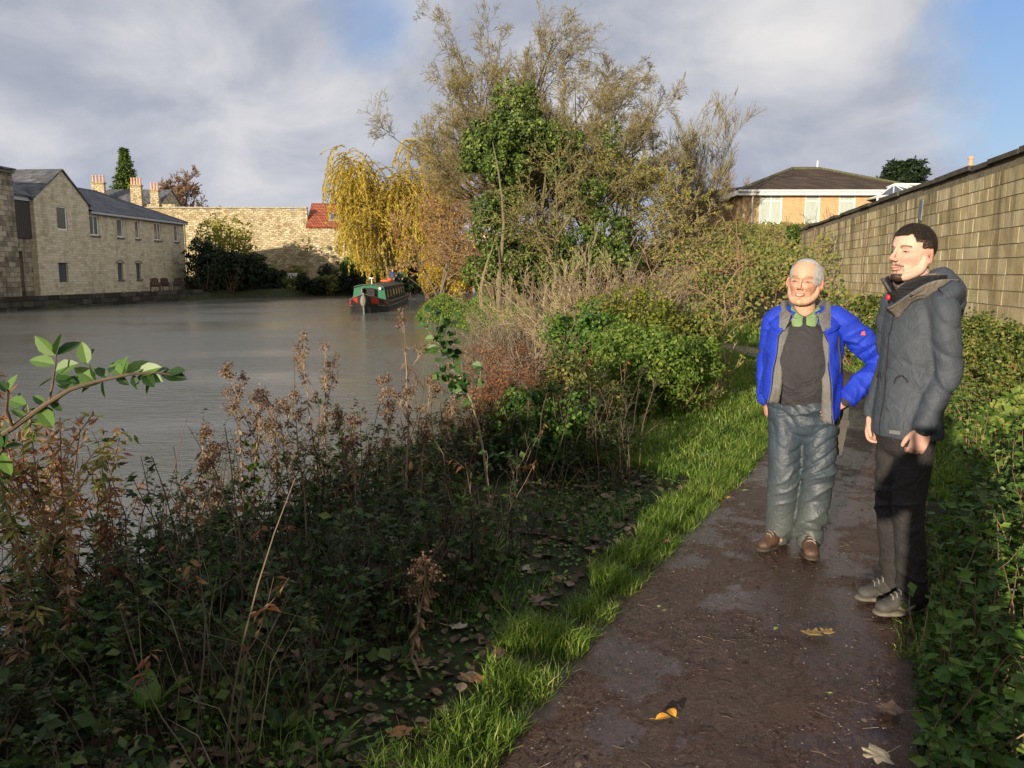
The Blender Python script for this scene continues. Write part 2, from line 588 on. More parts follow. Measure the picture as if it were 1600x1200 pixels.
# pale stone edging where the bank meets the water beside the dry shrubs
STONE_EDGE = mat_plain('edging_stone', (.42, .38, .30), (.25, .22, .17), rough=.9, scale=6, bump=.4)
mb = MB(); rg = np.random.default_rng(4)
e0 = np.array([.92, 16.0]); e1 = np.array([-.15, 24.0]); L = np.linalg.norm(e1 - e0); k = int(L / .42)
ang = math.atan2(*(e1 - e0)[::-1])
for i in range(k):
    c = e0 + (e1 - e0) * (i + .5) / k - np.array([.18, .0])
    M = Matrix.Translation((c[0], c[1], 0)) @ Matrix.Rotation(ang + rg.normal() * .02, 4, 'Z')
    mb.box(-.195, .195, -.05, .05, -.8, -.41 + rg.normal() * .012, M=M)
tag(mb.build('stone_edging', STONE_EDGE), 'row of pale stone blocks edging the canal bank beside the dry shrubs', 'kerb')

# ------------------------------------------------------------------ long ashlar wall on the right
m, g = new_mat('ashlar')
at = g.n('ShaderNodeAttribute', dict(attribute_name='v')); tcn = g.n('ShaderNodeTexCoord'); ob = (tcn, 'Object')
sp = g.n('ShaderNodeSeparateXYZ', None, i0=ob)
f = g.math('ADD', g.math('MULTIPLY', (at, 'Fac'), .26), g.math('MULTIPLY', g.noise(ob, 2.1, 7, .7, .3), .80))
col = g.ramp(f, [(.22, (.25, .19, .10)), (.42, (.43, .345, .19)), (.58, (.54, .45, .27)), (.75, (.63, .54, .35)), (.9, (.68, .63, .48))])
stn = g.noise(g.vscale(ob, (2.2, 1, .22)), 1.0, 6, .7, .3)
top = g.ramp((sp, 2), [(.15, 0.0), (1.0, 1.0)])
sm = g.math('MULTIPLY', g.ramp(stn, [(.46, 0.0), (.62, 1.0)]), g.math('ADD', .30, g.math('MULTIPLY', g.ramp(g.math('DIVIDE', (sp, 2), 3.0), [(.45, 0.0), (1.0, 1.0)]), .6)), True)
col = g.mix(sm, col, (.055, .045, .032))
lich = g.noise(ob, 7, 6, .75)
col = g.mix(g.ramp(lich, [(.60, 0.0), (.68, .5)]), col, (.46, .44, .36))
alg = g.noise(g.vscale(ob, (1, 1, .6)), .9, 4, .6)
col = g.mix(g.ramp(alg, [(.5, 0.0), (.75, .45)]), col, (.34, .31, .15))
b = g.n('ShaderNodeBsdfPrincipled', None, Base_Color=col, Roughness=.92); g.set(b, 'Specular IOR Level', .15)
g.set(b, 'Normal', g.n('ShaderNodeBump', None, Strength=.8, Distance=.015, Height=g.noise(ob, 26, 7, .75)))
finish(g, b); ASHLAR = m
MORTAR = mat_plain('mortar', (.24, .20, .13), (.13, .108, .07), rough=.95, scale=9, bump=.5)
COPING = mat_plain('coping_stone', (.10, .085, .06), (.035, .032, .024), rough=.95, scale=5, bump=.6, bscale=25)

wall = empty('stone_wall', (WA[0], WA[1], 0), math.atan2(WD[1], WD[0]), 'long weathered ashlar stone wall rising behind the two men', 'wall')
WH = 2.93
rg = np.random.default_rng(11)
mb = MB(); z = .0; zs = [0]
while z < WH - .14:
    h = rg.uniform(.15, .20)
    h = min(h, WH - z)
    x = -rg.uniform(0, .4)
    while x < WLEN:
        w = rg.uniform(.22, .58)
        gp = .0035
        pr = rg.normal() * .0015
        x0, x1 = max(x, 0) + gp, min(x + w, WLEN) - gp
        if x1 - x0 > .05:
            j = rg.normal(size=6) * .0015; y1 = .0545 + pr
            P = [(x0, .1, z + gp), (x1, .1, z + gp), (x1, .1, z + h - gp), (x0, .1, z + h - gp),
                 (x0 + .004, -0 + 0, 0)] [:4]
            F = [(x0 + .003 + j[0], y1 + .001, z + gp + .003 + j[1]), (x1 - .003 + j[2], y1 + j[4] * .6, z + gp + .003 + j[3]), (x1 - .003 + j[2], y1 + j[5] * .6, z + h - gp - .003 + j[3]), (x0 + .003 + j[0], y1 + j[4], z + h - gp - .003 + j[1])]
            Bk = [(x0, 0.0, z + gp), (x1, 0.0, z + gp), (x1, 0.0, z + h - gp), (x0, 0.0, z + h - gp)]
            V = np.array(Bk + F)
            mb.add(V, [(4, 5, 6, 7), (0, 1, 5, 4), (1, 2, 6, 5), (2, 3, 7, 6), (3, 0, 4, 7)], rg.uniform(0, 1))
        x += w
    z += h
mb.build('stone_face', ASHLAR, wall)
mb = MB(); mb.box(0, WLEN, -.33, .047, -.9, WH)
mb.build('wall_core', MORTAR, wall)
mb = MB(); x = -.02
while x < WLEN:
    w = rg.uniform(.5, .95); dz = rg.normal() * .006
    mb.box(x, x + w - .012, -.40, .105 + rg.normal() * .010, WH + dz, WH + .055 + dz + rg.random() * .02); x += w
mb.build('coping', COPING, wall)
# end pier
mb = MB(); mb.box(WLEN + .003, WLEN + .5, -.42, .16, -.9, WH - .30); mb.box(WLEN + .0, WLEN + .55, -.46, .2, WH - .298, WH - .2)
mb.build('pier', ASHLAR, wall)
# small grey plate fixed high on the wall
def wall_pt(x, y, z):
    p = WA + WD * x; nn = np.array([-WD[1], WD[0]]); q = p + nn * y
    return (q[0], q[1], z)
PLATE_M = mat_plain('zinc_plate', (.30, .33, .38), (.2, .22, .26), rough=.4, metal=.5, scale=3, bump=0)
mb = MB(); mb.box(-.09, .09, -.004, .012, -.13, .17); mb.box(-.06, .06, -.004, .010, .17, .19)
pl = mb.build('wall_plate', PLATE_M); pl.location = wall_pt(15.2, .105, 2.55); pl.rotation_euler = (0, R(-8), math.atan2(WD[1], WD[0]))
tag(pl, 'small pale grey metal plate fixed high on the stone wall', 'plate')

# ================================================================== buildings
BRICK_STONE = mat_stone('pale_block_wall', [(.34, .28, .18), (.50, .43, .29), (.58, .51, .36), (.62, .56, .42)], bw=.46, bh=.16, mortar=(.30, .26, .18), msize=.008, bump=.35, stain=.35, var=.6)
OLD_STONE = mat_stone('weathered_mill_stone', [(.07, .06, .045), (.19, .16, .11), (.30, .25, .17), (.40, .35, .25)], bw=.6, bh=.28, mortar=(.12, .10, .07), msize=.014, bump=.7, stain=.9)
RUBBLE = mat_stone('rubble_stone', [(.20, .15, .08), (.36, .29, .165), (.47, .39, .24), (.58, .50, .34)], bw=.42, bh=.2, mortar=(.20, .155, .09), msize=.02, bump=1.0, stain=.45, warp=.16, stainc=(.12, .095, .055))
YBRICK = mat_stone('buff_brick', [(.42, .26, .12), (.52, .34, .17), (.58, .40, .22)], bw=.22, bh=.075, mortar=(.50, .42, .3), msize=.006, bump=.2, stain=.15, var=.5)
SLATE = mat_stone('slate_roof', [(.050, .052, .060), (.085, .088, .10), (.12, .122, .135), (.16, .16, .165)], bw=.3, bh=.2, mortar=(.03, .03, .035), msize=.006, bump=.4, stain=.4, stainc=(.05, .052, .04))
TILE = mat_stone('brown_tile_roof', [(.045, .030, .024), (.072, .048, .038), (.095, .066, .052)], bw=.3, bh=.28, mortar=(.025, .018, .015), msize=.012, bump=.5, stain=.5, stainc=(.075, .085, .03))
RED_TILE = mat_stone('red_pantile_roof', [(.22, .06, .03), (.33, .095, .05), (.42, .14, .08)], bw=.26, bh=.3, mortar=(.10, .03, .02), msize=.03, bump=.6, stain=.3)
WHITE = mat_plain('white_paint', (.78, .78, .76), (.66, .66, .63), rough=.45, bump=.05)
GREYW = mat_plain('grey_fascia', (.42, .42, .42), (.32, .32, .33), rough=.6, bump=.1)
DARKW = mat_plain('dark_timber', (.060, .048, .040), (.035, .028, .024), rough=.85, bump=.4, stretch=(6, 6, 1))
SILL = mat_plain('stone_sill', (.16, .14, .11), (.09, .08, .065), rough=.9)
QUAY = mat_stone('quay_stone', [(.020, .018, .014), (.045, .040, .030), (.085, .075, .058)], bw=.9, bh=.33, mortar=(.012, .011, .009), msize=.02, bump=.8, stain=.8, stainc=(.018, .02, .012))
TERRA = mat_plain('terracotta', (.55, .36, .25), (.44, .27, .18), rough=.8)
CURTAIN = mat_plain('net_curtain', (.48, .52, .48), (.30, .35, .32), rough=.9, scale=3, stretch=(14, 1, .4), bump=.3)
ROOMDARK = mat_plain('dark_room', (.03, .03, .032), (.02, .02, .022), rough=.9, bump=0)
m, g = new_mat('window_glass')
b = g.n('ShaderNodeBsdfPrincipled', None, Base_Color=(.10, .12, .14), Roughness=.06); g.set(b, 'Specular IOR Level', 1.0)
g.set(b, 'Metallic', .25)
tcn = g.n('ShaderNodeTexCoord'); g.set(b, 'Normal', g.n('ShaderNodeBump', None, Strength=.05, Distance=.02, Height=g.noise((tcn, 'Object'), 2.0, 2)))
finish(g, b); GLASS = m


def facade(mb, x0, x1, z0, z1, holes, depth=.18, y=0.0, m=0, gable=None, mreveal=None):
    """a wall in the plane y (facing -y) from x0..x1, z0..z1 with rectangular openings and their reveals"""
    xs = sorted({x0, x1, *[h[0] for h in holes], *[h[1] for h in holes]})
    zs = sorted({z0, z1, *[h[2] for h in holes], *[h[3] for h in holes]})
    for a, b_ in zip(xs[:-1], xs[1:]):
        for c, d in zip(zs[:-1], zs[1:]):
            cx, cz = (a + b_) / 2, (c + d) / 2
            if any(h[0] < cx < h[1] and h[2] < cz < h[3] for h in holes): continue
            mb.poly([(a, y, c), (b_, y, c), (b_, y, d), (a, y, d)], m)
    mr = m if mreveal is None else mreveal
    for a, b_, c, d in holes:
        e = y + depth
        mb.poly([(a, y, c), (a, e, c), (a, e, d), (a, y, d)][::-1], mr); mb.poly([(b_, y, c), (b_, e, c), (b_, e, d), (b_, y, d)], mr)
        mb.poly([(a, y, d), (b_, y, d), (b_, e, d), (a, e, d)], mr); mb.poly([(a, y, c), (b_, y, c), (b_, e, c), (a, e, c)][::-1], mr)
    if gable:
        gx, gz = gable
        mb.poly([(x0, y, z1), (x1, y, z1), (gx, y, gz)], m)


def window(parent, a, b_, c, d, y=.12, frame=WHITE, fw=.07, mull=(), trans=(), glass=None, sill=SILL, sillw=.08, label=None, back=None):
    f = MB(); t = .05; e = .004
    a += e; b_ -= e; c += e; d -= e
    f.box(a, a + fw, y, y + t, c, d); f.box(b_ - fw, b_, y, y + t, c, d)
    f.box(a + fw, b_ - fw, y, y + t, c, c + fw); f.box(a + fw, b_ - fw, y, y + t, d - fw, d)
    for u in mull: f.box(u - fw * .4, u + fw * .4, y + .003, y + t - .003, c + fw, d - fw)
    for u in trans: f.box(a + fw, b_ - fw, y + .004, y + t - .004, u - fw * .4, u + fw * .4)
    w = f.build('window', frame, parent)
    if label: w['label'] = label
    p = MB(); p.box(a + fw, b_ - fw, y + .02, y + .03, c + fw, d - fw); p.build('pane', glass or GLASS, w)
    if sill:
        s_ = MB(); s_.box(a - sillw, b_ + sillw, -.09, y - .002, c - .10, c - .006); s_.build('sill', sill, w)
    return w


# ---- long pale block building on the quay -------------------------------------------------
BT = math.atan2(.997, .077)
GZ0 = .2
bld = empty('canal_building', (-27.8, 52, GZ0), BT, 'long two storey pale stone building with slate roof and projecting gable on the far quay', 'building')
L0, L1 = 1.0, 14.0          # main block
EV = 5.35
ups = [(1.09, 2.22, 3.80, 5.12), (4.36, 5.10, 3.80, 5.12), (6.69, 7.25, 3.80, 5.12), (9.32, 10.33, 3.80, 5.12), (12.35, 13.0, 3.80, 5.12)]
lows = [(4.11, 4.78, .88, 2.05), (6.50, 7.12, .88, 2.05)]
blind = [(12.2, 12.7, 1.0, 2.05)]
mb = MB()
facade(mb, L0, L1, -.05, EV, ups + lows, .2)
facade(mb, L0, L1, -.05, EV, [], y=9.0)
mb.poly([(L1, 0, -.05), (L1, 9, -.05), (L1, 9, EV), (L1, 0, EV)])
mb.poly([(L0, 0, EV), (L0, 4.5, 7.3), (L0, 9, EV), (L0, 9, -.05), (L0, 0, -.05)])
# arched heads of the lower openings: dark shallow arch stones
mb.build('wall', BRICK_STONE, bld)
mb = MB(); ov = .25
mb.box(L0 + .0, L1 + .12, -.02, 9.02, EV - .02, EV + .02)
def roofslab(mb, x0, x1, y0, z0, y1, z1, t=.10, m=0):
    n = nrm(np.array([0, -(z1 - z0), (y1 - y0)])); n = n if n[2] > 0 else -n
    a = np.array([(x0, y0, z0), (x1, y0, z0), (x1, y1, z1), (x0, y1, z1)]); b = a + n * t
    mb.add(np.vstack([a, b]), [(4, 5, 6, 7), (3, 2, 1, 0), (0, 1, 5, 4), (1, 2, 6, 5), (2, 3, 7, 6), (3, 0, 4, 7)], .5, m)
HR = 9.4; RZ = 7.36; e0_ = EV - .02
mb = MB(); roofslab(mb, L0 - 1.5, L0 + .155, .6, EV + .29, 4.5, 7.33)
A_ = (L0 + .16, -.28, e0_ - .04); B_ = (L1 + .2, -.28, e0_ - .04); C_2 = (HR, 4.5, RZ); D_ = (L0 + .16, 4.5, RZ); E_ = (L1 + .2, 9.28, e0_ - .04); F_2 = (L0 - 1.5, 9.28, e0_ - .04); G_ = (L0 - 1.5, 4.5, RZ)
up_ = np.array([0, 0, .10])
for q_ in ([A_, B_, C_2, D_], [B_, E_, C_2], [E_, F_2, G_, C_2]):
    mb.poly(np.array(q_) + up_); mb.poly(np.array(q_)[::-1])
for a_, b_ in ((A_, B_), (B_, E_)): mb.poly([np.array(a_), np.array(b_), np.array(b_) + up_, np.array(a_) + up_])
mb.tubes([np.linspace(np.array(C_2) + up_, np.array(B_) + up_, 8)], .07, 6); mb.tubes([np.linspace(np.array(D_) + up_, np.array(C_2) + up_, 8)], .07, 6)
rf = mb.build('roof', SLATE, bld)
mb = MB(); mb.box(L0 + .02, L1 + .16, -.32, -.24, EV - .16, EV - .03)
mb.tubes([[(L1 + .02, -.08, .0), (L1 + .02, -.08, EV - .1)]], .05, 6)
mb.build('gutter', GREYW, bld)
for i, h in enumerate(ups):
    wide = h[1] - h[0] > .9
    window(bld, *h, y=.06, mull=(((h[0] * .45 + h[1] * .55),) if wide else ()), fw=.075)
for h in lows: window(bld, *h, y=.13, frame=DARKW, fw=.05, mull=((h[0] + h[1]) / 2,))
for h in lows + blind:
    mb = MB()
    cx = (h[0] + h[1]) / 2; r = (h[1] - h[0]) / 2 + .06
    for k in range(9):
        t0 = math.pi * (k + .04) / 9; t1 = math.pi * (k + .96) / 9
        q = [(cx + math.cos(t) * rr_, -.012, h[3] - .06 + math.sin(t) * rr_ * .45) for t, rr_ in ((t0, r), (t1, r), (t1, r + .16), (t0, r + .16))]
        mb.poly(q)
    mb.build('arch_head', SILL, bld)

# projecting gable block (front a little proud of the main front)
G0, G1 = -4.35, 1.0
gev = 5.70; gpk = 7.62; gx = -1.55
gh = [(-2.3, -1.3, 3.98, 5.42), (-2.52, -1.6, .78, 1.98)]
mb = MB()
facade(mb, G0, G1, -.05, gev, gh, .2, y=-.12, gable=(gx, gpk))
mb.poly([(G0, -.12, -.05), (G0, -.12, gev), (G0, 5.5, gev), (G0, 5.5, -.05)]); mb.poly([(G1, -.12, -.05), (G1, .02, -.05), (G1, .02, gev), (G1, -.12, gev)])
mb.build('gable_wall', BRICK_STONE, bld)
mb = MB()
for xa, za, xb, zb in ((G0 - .15, gev - .10, gx, gpk), (G1 + .15, gev - .10, gx, gpk)):
    n = nrm(np.array([-(zb - za), 0, (xb - xa)])); n = n if n[2] > 0 else -n
    a = np.array([(xa, -.22, za), (xb, -.22, zb), (xb, 6, zb), (xa, 6, za)]); b = a + n * .09
    mb.add(np.vstack([a, b]), [(4, 5, 6, 7), (3, 2, 1, 0), (0, 1, 5, 4), (1, 2, 6, 5), (2, 3, 7, 6), (3, 0, 4, 7)])
mb.build('gable_roof', SLATE, bld)
wp = window(bld, *gh[0], y=-.06, fw=.07); wp.location.y = 0
window(bld, *gh[1], y=.02, frame=DARKW, fw=.05)
# recessed bay with dark boarding, lintel and doorway
mb = MB(); facade(mb, -6.3, G0, -.05, 3.35, [(-5.95, -5.15, -.05, 2.6)], .35, y=.25)
mb.build('link_wall', OLD_STONE, bld)
mb = MB(); mb.box(-6.3, G0 - .003, .15, .30, 3.352, 5.5)
for k in range(11): mb.box(-6.28 + k * .176, -6.28 + k * .176 + .165, .13, .148, 3.36, 5.48)
mb.build('boarding', DARKW, bld)
mb = MB(); mb.box(-6.3, G0 - .003, .05, .32, 5.502, 5.75); mb.build('lintel', GREYW, bld)
mb = MB(); mb.box(-5.94, -5.16, .50, .55, -.04, 2.58); mb.build('door', DARKW, bld)
mb = MB(); roofslab(mb, -7.5, -1.2, -.05, 5.72, 4.2, 7.58); roofslab(mb, -7.5, -1.2, 8.4, 5.72, 4.202, 7.58); mb.build('rear_roof', SLATE, bld)
mb = MB(); mb.box(-7.5, -1.2, 4.1, 4.3, 7.60, 7.70); mb.build('ridge', STONE_EDGE, bld)

# older stone mill at the picture's left edge
mill = empty('stone_mill', (-27.8, 52, GZ0), BT, 'tall weathered stone mill building cut off by the left edge of the picture', 'building')
mb = MB(); facade(mb, -16, -6.3, -.05, 7.0, [(-9.5, -8.4, 1.0, 2.7), (-12.5, -11.4, 1.0, 2.7), (-9.5, -8.4, 4.3, 5.8), (-12.5, -11.4, 4.3, 5.8)], .3, y=-.35)
mb.poly([(-6.3, -.35, -.05), (-6.3, 8, -.05), (-6.3, 8, 7.0), (-6.3, -.35, 7.0)]); mb.poly([(-16, -.35, -.05), (-16, 8, -.05), (-16, 8, 7.0), (-16, -.35, 7.0)][::-1]); mb.poly([(-16, 8, -.05), (-6.3, 8, -.05), (-6.3, 8, 7), (-16, 8, 7)][::-1])
mb.build('wall', OLD_STONE, mill)
mb = MB(); roofslab(mb, -16.2, -6.2, -.55, 7.02, 3.8, 7.3); roofslab(mb, -16.2, -6.2, 8.2, 7.02, 3.802, 7.3); mb.build('roof', SLATE, mill)
mb = MB(); mb.box(-16.1, -6.24, -.47, -.352, 6.85, 7.0); mb.build('cornice', SILL, mill)
for h in [(-9.5, -8.4, 1.0, 2.7), (-12.5, -11.4, 1.0, 2.7), (-9.5, -8.4, 4.3, 5.8), (-12.5, -11.4, 4.3, 5.8)]:
    w = window(mill, *h, y=-.15, frame=DARKW, sill=None)

# quay wall following the water's edge
mb = MB(); q = CANAL[25:31]
for a, b_ in zip(q[:-1], q[1:]):
    d_ = nrm(b_ - a); n_ = np.array([-d_[1], d_[0]])
    if n_[0] < 0: n_ = -n_
    a1 = a + n_ * .1; b1 = b_ + n_ * .1; a0 = a - n_ * .5; b0 = b_ - n_ * .5
    for P in ([(*a1, -1.4), (*b1, -1.4), (*b1, .26), (*a1, .26)], [(*a1, .26), (*b1, .26), (*b0, .26), (*a0, .26)], [(*a0, .26), (*b0, .26), (*b0, -.3), (*a0, -.3)]): mb.poly(P)
tag(mb.build('quay_wall', QUAY), 'dark wet stone quay wall below the long pale building', 'quay')
# low pale posts of the quay ladder
mb = MB()
for k, x in enumerate((2.6, 5.6, 7.6, 8.9, 3.9)):
    M = Matrix.Translation((-27.8, 52, 0)) @ Matrix.Rotation(BT, 4, 'Z')
for k, (x, y) in enumerate(((-26.05, 49.6), (-25.5, 52.3), (-25.2, 53.9), (-24.95, 55.3))):
    lad = MB(); lad.box(-.035, .035, -.035, .035, -.75, .34); lad.box(-.05, .05, -.05, .05, .34, .37)
    o = lad.build('mooring_post', GREYW); o.location = (x + .16, y, 0)
    tag(o, 'thin grey timber mooring post standing against the dark quay wall', 'post', 'mooring posts against the quay')

# ---- tall rubble wall across the far end ---------------------------------------------------
fw_ = empty('rubble_wall', (-38, 79.5, 0), R(2.0), 'high honey coloured rubble stone wall closing the far end of the basin', 'wall')
mb = MB(); rg = np.random.default_rng(3)
xs = np.linspace(0, 17.8, 40); tops = 7.75 + rg.normal(size=40) * .03; xs2 = xs
for i in range(39):
    mb.poly([(xs[i], 0, -.6), (xs[i + 1], 0, -.6), (xs[i + 1], 0, tops[i + 1]), (xs[i], 0, tops[i])])
    mb.poly([(xs[i], 0, tops[i]), (xs[i + 1], 0, tops[i + 1]), (xs[i + 1], .6, tops[i + 1]), (xs[i], .6, tops[i])])
mb.poly([(17.8, 0, -.6), (17.8, .6, -.6), (17.8, .6, 7.7), (17.8, 0, 7.7)])
mb.build('stone_face', RUBBLE, fw_)
mb = MB(); x = 0
while x < 17.7:
    w = rg.uniform(.5, .9); mb.box(x, min(x + w - .02, 17.8), -.08, .68, 7.80 + rg.normal() * .01, 7.93 + rg.normal() * .015); x += w
mb.build('coping', STONE_EDGE, fw_)

# ---- cottage with a red roof beside it -----------------------------------------------------
ct = empty('red_roofed_cottage', (-20.1, 79.6, 0), R(2.0), 'stone cottage with red tiled roof and skylight beside the rubble wall', 'house')
mb = MB(); facade(mb, 0, 8.5, -.6, 5.95, [(5.6, 6.6, 3.2, 4.6)], .2)
mb.poly([(0, 0, -.6), (0, 6, -.6), (0, 6, 5.95), (0, 3, 8.5), (0, 0, 5.95)][::-1]); mb.poly([(8.5, 0, -.6), (8.5, 6, -.6), (8.5, 6, 5.95), (8.5, 3, 8.5), (8.5, 0, 5.95)])
mb.build('wall', RUBBLE, ct)
mb = MB(); roofslab(mb, -.12, 8.6, -.2, 5.88, 3.0, 8.45); roofslab(mb, -.12, 8.6, 6.2, 5.88, 3.002, 8.45); rf = mb.build('roof', RED_TILE, ct)
window(ct, 5.6, 6.6, 3.2, 4.6, mull=(6.1,))
sk = MB(); M = Matrix.Translation((2.6, 1.05, 6.96)) @ Matrix.Rotation(math.atan2(2.57, 3.2), 4, 'X')
sk.box(-.55, .55, -.6, .6, .03, .11, M=M); s1 = sk.build('skylight', GREYW, ct)
sk = MB(); sk.box(-.47, .47, -.52, .52, .112, .125, M=M); sk.build('pane', GLASS, s1)

# ---- terrace with chimneys behind the long building ----------------------------------------
def chimney(name, x, y, z, w, npots, label, d=.6, hs=1.5):
    r = empty(name, (x, y, z), R(6), label, 'chimney')
    mb = MB(); mb.box(-w / 2, w / 2, -d / 2, d / 2, -hs, 0); mb.box(-w / 2 - .07, w / 2 + .07, -d / 2 - .07, d / 2 + .07, -.003, .12)
    mb.build('stack', RUBBLE, r)
    for i in range(npots):
        xx = (i - (npots - 1) / 2) * (w - .25) / max(1, npots - 1)
        p = MB(); zz = np.array([.12, .2, .75, .8, .9]); rr2 = np.array([.15, .13, .105, .14, .13])
        pts = np.stack([np.full(5, xx), np.zeros(5), zz], 1); p.tubes(pts, rr2, 10, cap=True)
        p.build('chimney_pot', TERRA, r, smooth=False)
    return r


tr = empty('terraced_house', (-47.5, 93, 0), R(3), 'old stone house with slate roof mostly hidden behind the long pale building', 'house')
mb = MB(); facade(mb, 0, 7.2, -.6, 9.4, [], .2); mb.poly([(7.2, 0, -.6), (7.2, 7, -.6), (7.2, 7, 9.4), (7.2, 3.5, 11.2), (7.2, 0, 9.4)]); mb.poly([(0, 0, -.6), (0, 7, -.6), (0, 7, 9.4), (0, 3.5, 11.2), (0, 0, 9.4)][::-1])
mb.build('wall', RUBBLE, tr)
mb = MB(); roofslab(mb, -.1, 7.3, -.2, 9.34, 3.5, 11.2); roofslab(mb, -.1, 7.3, 7.2, 9.34, 3.502, 11.2); mb.build('roof', SLATE, tr)
mb = MB(); mb.box(3.2, 9.5, -2.0, 2.0, -.5, 9.15)
mb.build('lower_block', RUBBLE, tr)
chimney('chimney', -47.1, 93, 11.6, 1.35, 4, 'tall chimney with four clay pots on the left above the slate roof')
chimney('chimney', -41.9, 91, 11.1, 1.15, 4, 'stone chimney with four clay pots in the middle of the skyline', hs=2.6)
chimney('chimney', -40.0, 91.3, 10.6, .9, 3, 'smaller stone chimney with three clay pots beside the bare tree', hs=2.2)

# ---- pale house glimpsed behind the willow -------------------------------------------------
ph = empty('pale_house', (-7.6, 92, 0), R(-6), 'pale rendered house glimpsed between the willow and the ivy tree', 'house')
mb = MB(); facade(mb, 0, 7, -.6, 4.4, [(1, 2, 2.6, 3.7)], .15, gable=(3.5, 6.4)); mb.poly([(7, 0, -.6), (7, 6, -.6), (7, 6, 4.4), (7, 0, 4.4)]); mb.poly([(0, 0, -.6), (0, 6, -.6), (0, 6, 4.4), (0, 0, 4.4)][::-1])
mb.build('wall', mat_plain('cream_render', (.62, .56, .42), (.50, .44, .32), rough=.9), ph)
mb = MB()
for xa, xb in ((-.25, 3.5), (7.25, 3.5)):
    a = np.array([(xa, -.3, 4.35), (xb, -.3, 6.45), (xb, 6, 6.45), (xa, 6, 4.35)]); b = a + np.array([0, 0, .12])
    mb.add(np.vstack([a, b]), [(4, 5, 6, 7), (3, 2, 1, 0), (0, 1, 5, 4), (1, 2, 6, 5), (2, 3, 7, 6), (3, 0, 4, 7)])
mb.build('roof', SLATE, ph); window(ph, 1, 2, 2.6, 3.7)

# ---- bungalow on the hill ------------------------------------------------------------------
BY = 48.0
bg_ = empty('bungalow', (0, BY, 3.55), 0, 'buff brick bungalow with wide brown hipped roof above the stone wall', 'house')
def bx(u, v=330): return (u - 800) / 1245 * BY / .99 / 1.03
X0, X1 = bx(1160), bx(1440)
ez = 2.75
wins = [(bx(1186), bx(1222), .85, 2.62), (bx(1257), bx(1281), .55, 2.62), (bx(1310), bx(1336), .9, 2.62)]
mb = MB(); facade(mb, X0, X1, -1.6, ez, wins, .12)
mb.poly([(X0, 0, -1.6), (X0, 9, -1.6), (X0, 9, ez), (X0, 0, ez)][::-1]); mb.poly([(X1, 0, -1.6), (X1, 9, -1.6), (X1, 9, ez), (X1, 0, ez)])
LW0 = X0 - 2.3
facade(mb, LW0, X0, -1.6, ez - .1, [], y=3.0); mb.poly([(LW0, 3, -1.6), (LW0, 9, -1.6), (LW0, 9, ez - .1), (LW0, 3, ez - .1)][::-1])
mb.build('wall', YBRICK, bg_)
for i, h in enumerate(wins):
    w = window(bg_, *h, y=.03, fw=.08, trans=(h[3] - .42,), mull=(((h[0] + h[1]) / 2,) if i == 0 else ()), glass=CURTAIN, sill=WHITE)
mb = MB(); o_ = .45; rz = 4.62
ra, rb, rc = (X0 + 4.4, 4.6, rz), (bx(1322), 4.6, rz), 0
E = [(X0 - o_, -o_, ez), (X1 + o_, -o_, ez), (X1 + o_, 9.2, ez), (X0 - o_, 9.2, ez)]
mb.poly([E[0], E[1], rb, ra]); mb.poly([E[1], E[2], rb]); mb.poly([E[2], E[3], ra, rb]); mb.poly([E[3], E[0], ra])
mb.poly([(LW0 - .3, 2.6, ez - .12), (X0 + 1.5, 2.6, ez - .12), (X0 + 3.0, 5.0, rz - .9), (LW0 + 1.6, 5.0, rz - 1.3)]); mb.poly([(LW0 - .3, 9.2, ez - .12), (LW0 - .3, 2.6, ez - .12), (LW0 + 1.6, 5.0, rz - 1.3)])
rf = mb.build('roof', TILE, bg_)
mb = MB(); MOSS = mat_plain('mossy_ridge', (.11, .12, .045), (.07, .06, .04), rough=.95, scale=6)
for a, b_ in ((ra, rb), (E[0], ra), (E[1], rb)):
    mb.tubes([np.linspace(a, b_, 12) + np.array([0, 0, .02])], .11, 6)
mb.build('ridge_tiles', MOSS, rf)
mb = MB(); mb.box(X0 - o_ - .02, X1 + o_ + .02, -o_ - .05, -o_ - .003, ez - .26, ez + .03); mb.box(X0 - o_ - .05, X0 - o_ - .003, -o_, 9.2, ez - .26, ez + .03)
mb.box(X0 - o_ + .03, X1 + o_ - .03, -o_ + .0, -.003, ez - .06, ez - .012)
mb.tubes([[(X0 - o_, -o_ - .12, ez - .02), (X1 + o_, -o_ - .12, ez - .02)]], .07, 8)
fs = mb.build('fascia', WHITE, bg_)
mb = MB(); a = np.array([LW0 - .34, 2.55, ez - .16]); b_ = np.array([X0 - o_ - .06, 2.55, ez - .02])
mb.box(LW0 - .34, X0 - o_ - .06, 2.5, 2.56, ez - .34, ez - .1); mb.build('side_fascia', WHITE, bg_)
mb = MB(); mb.tubes([[(X0 + .55, -.05, -.5), (X0 + .55, -.05, ez - .5), (X0 + .55, -.35, ez - .12)]], .045, 8); mb.build('downpipe', WHITE, bg_)
mb = MB(); mb.tubes([[(ra[0] + 1.6, 4.6, rz), (ra[0] + 1.6, 4.6, rz + .5)]], .05, 8, cap=True); mb.build('roof_vent', WHITE, rf)
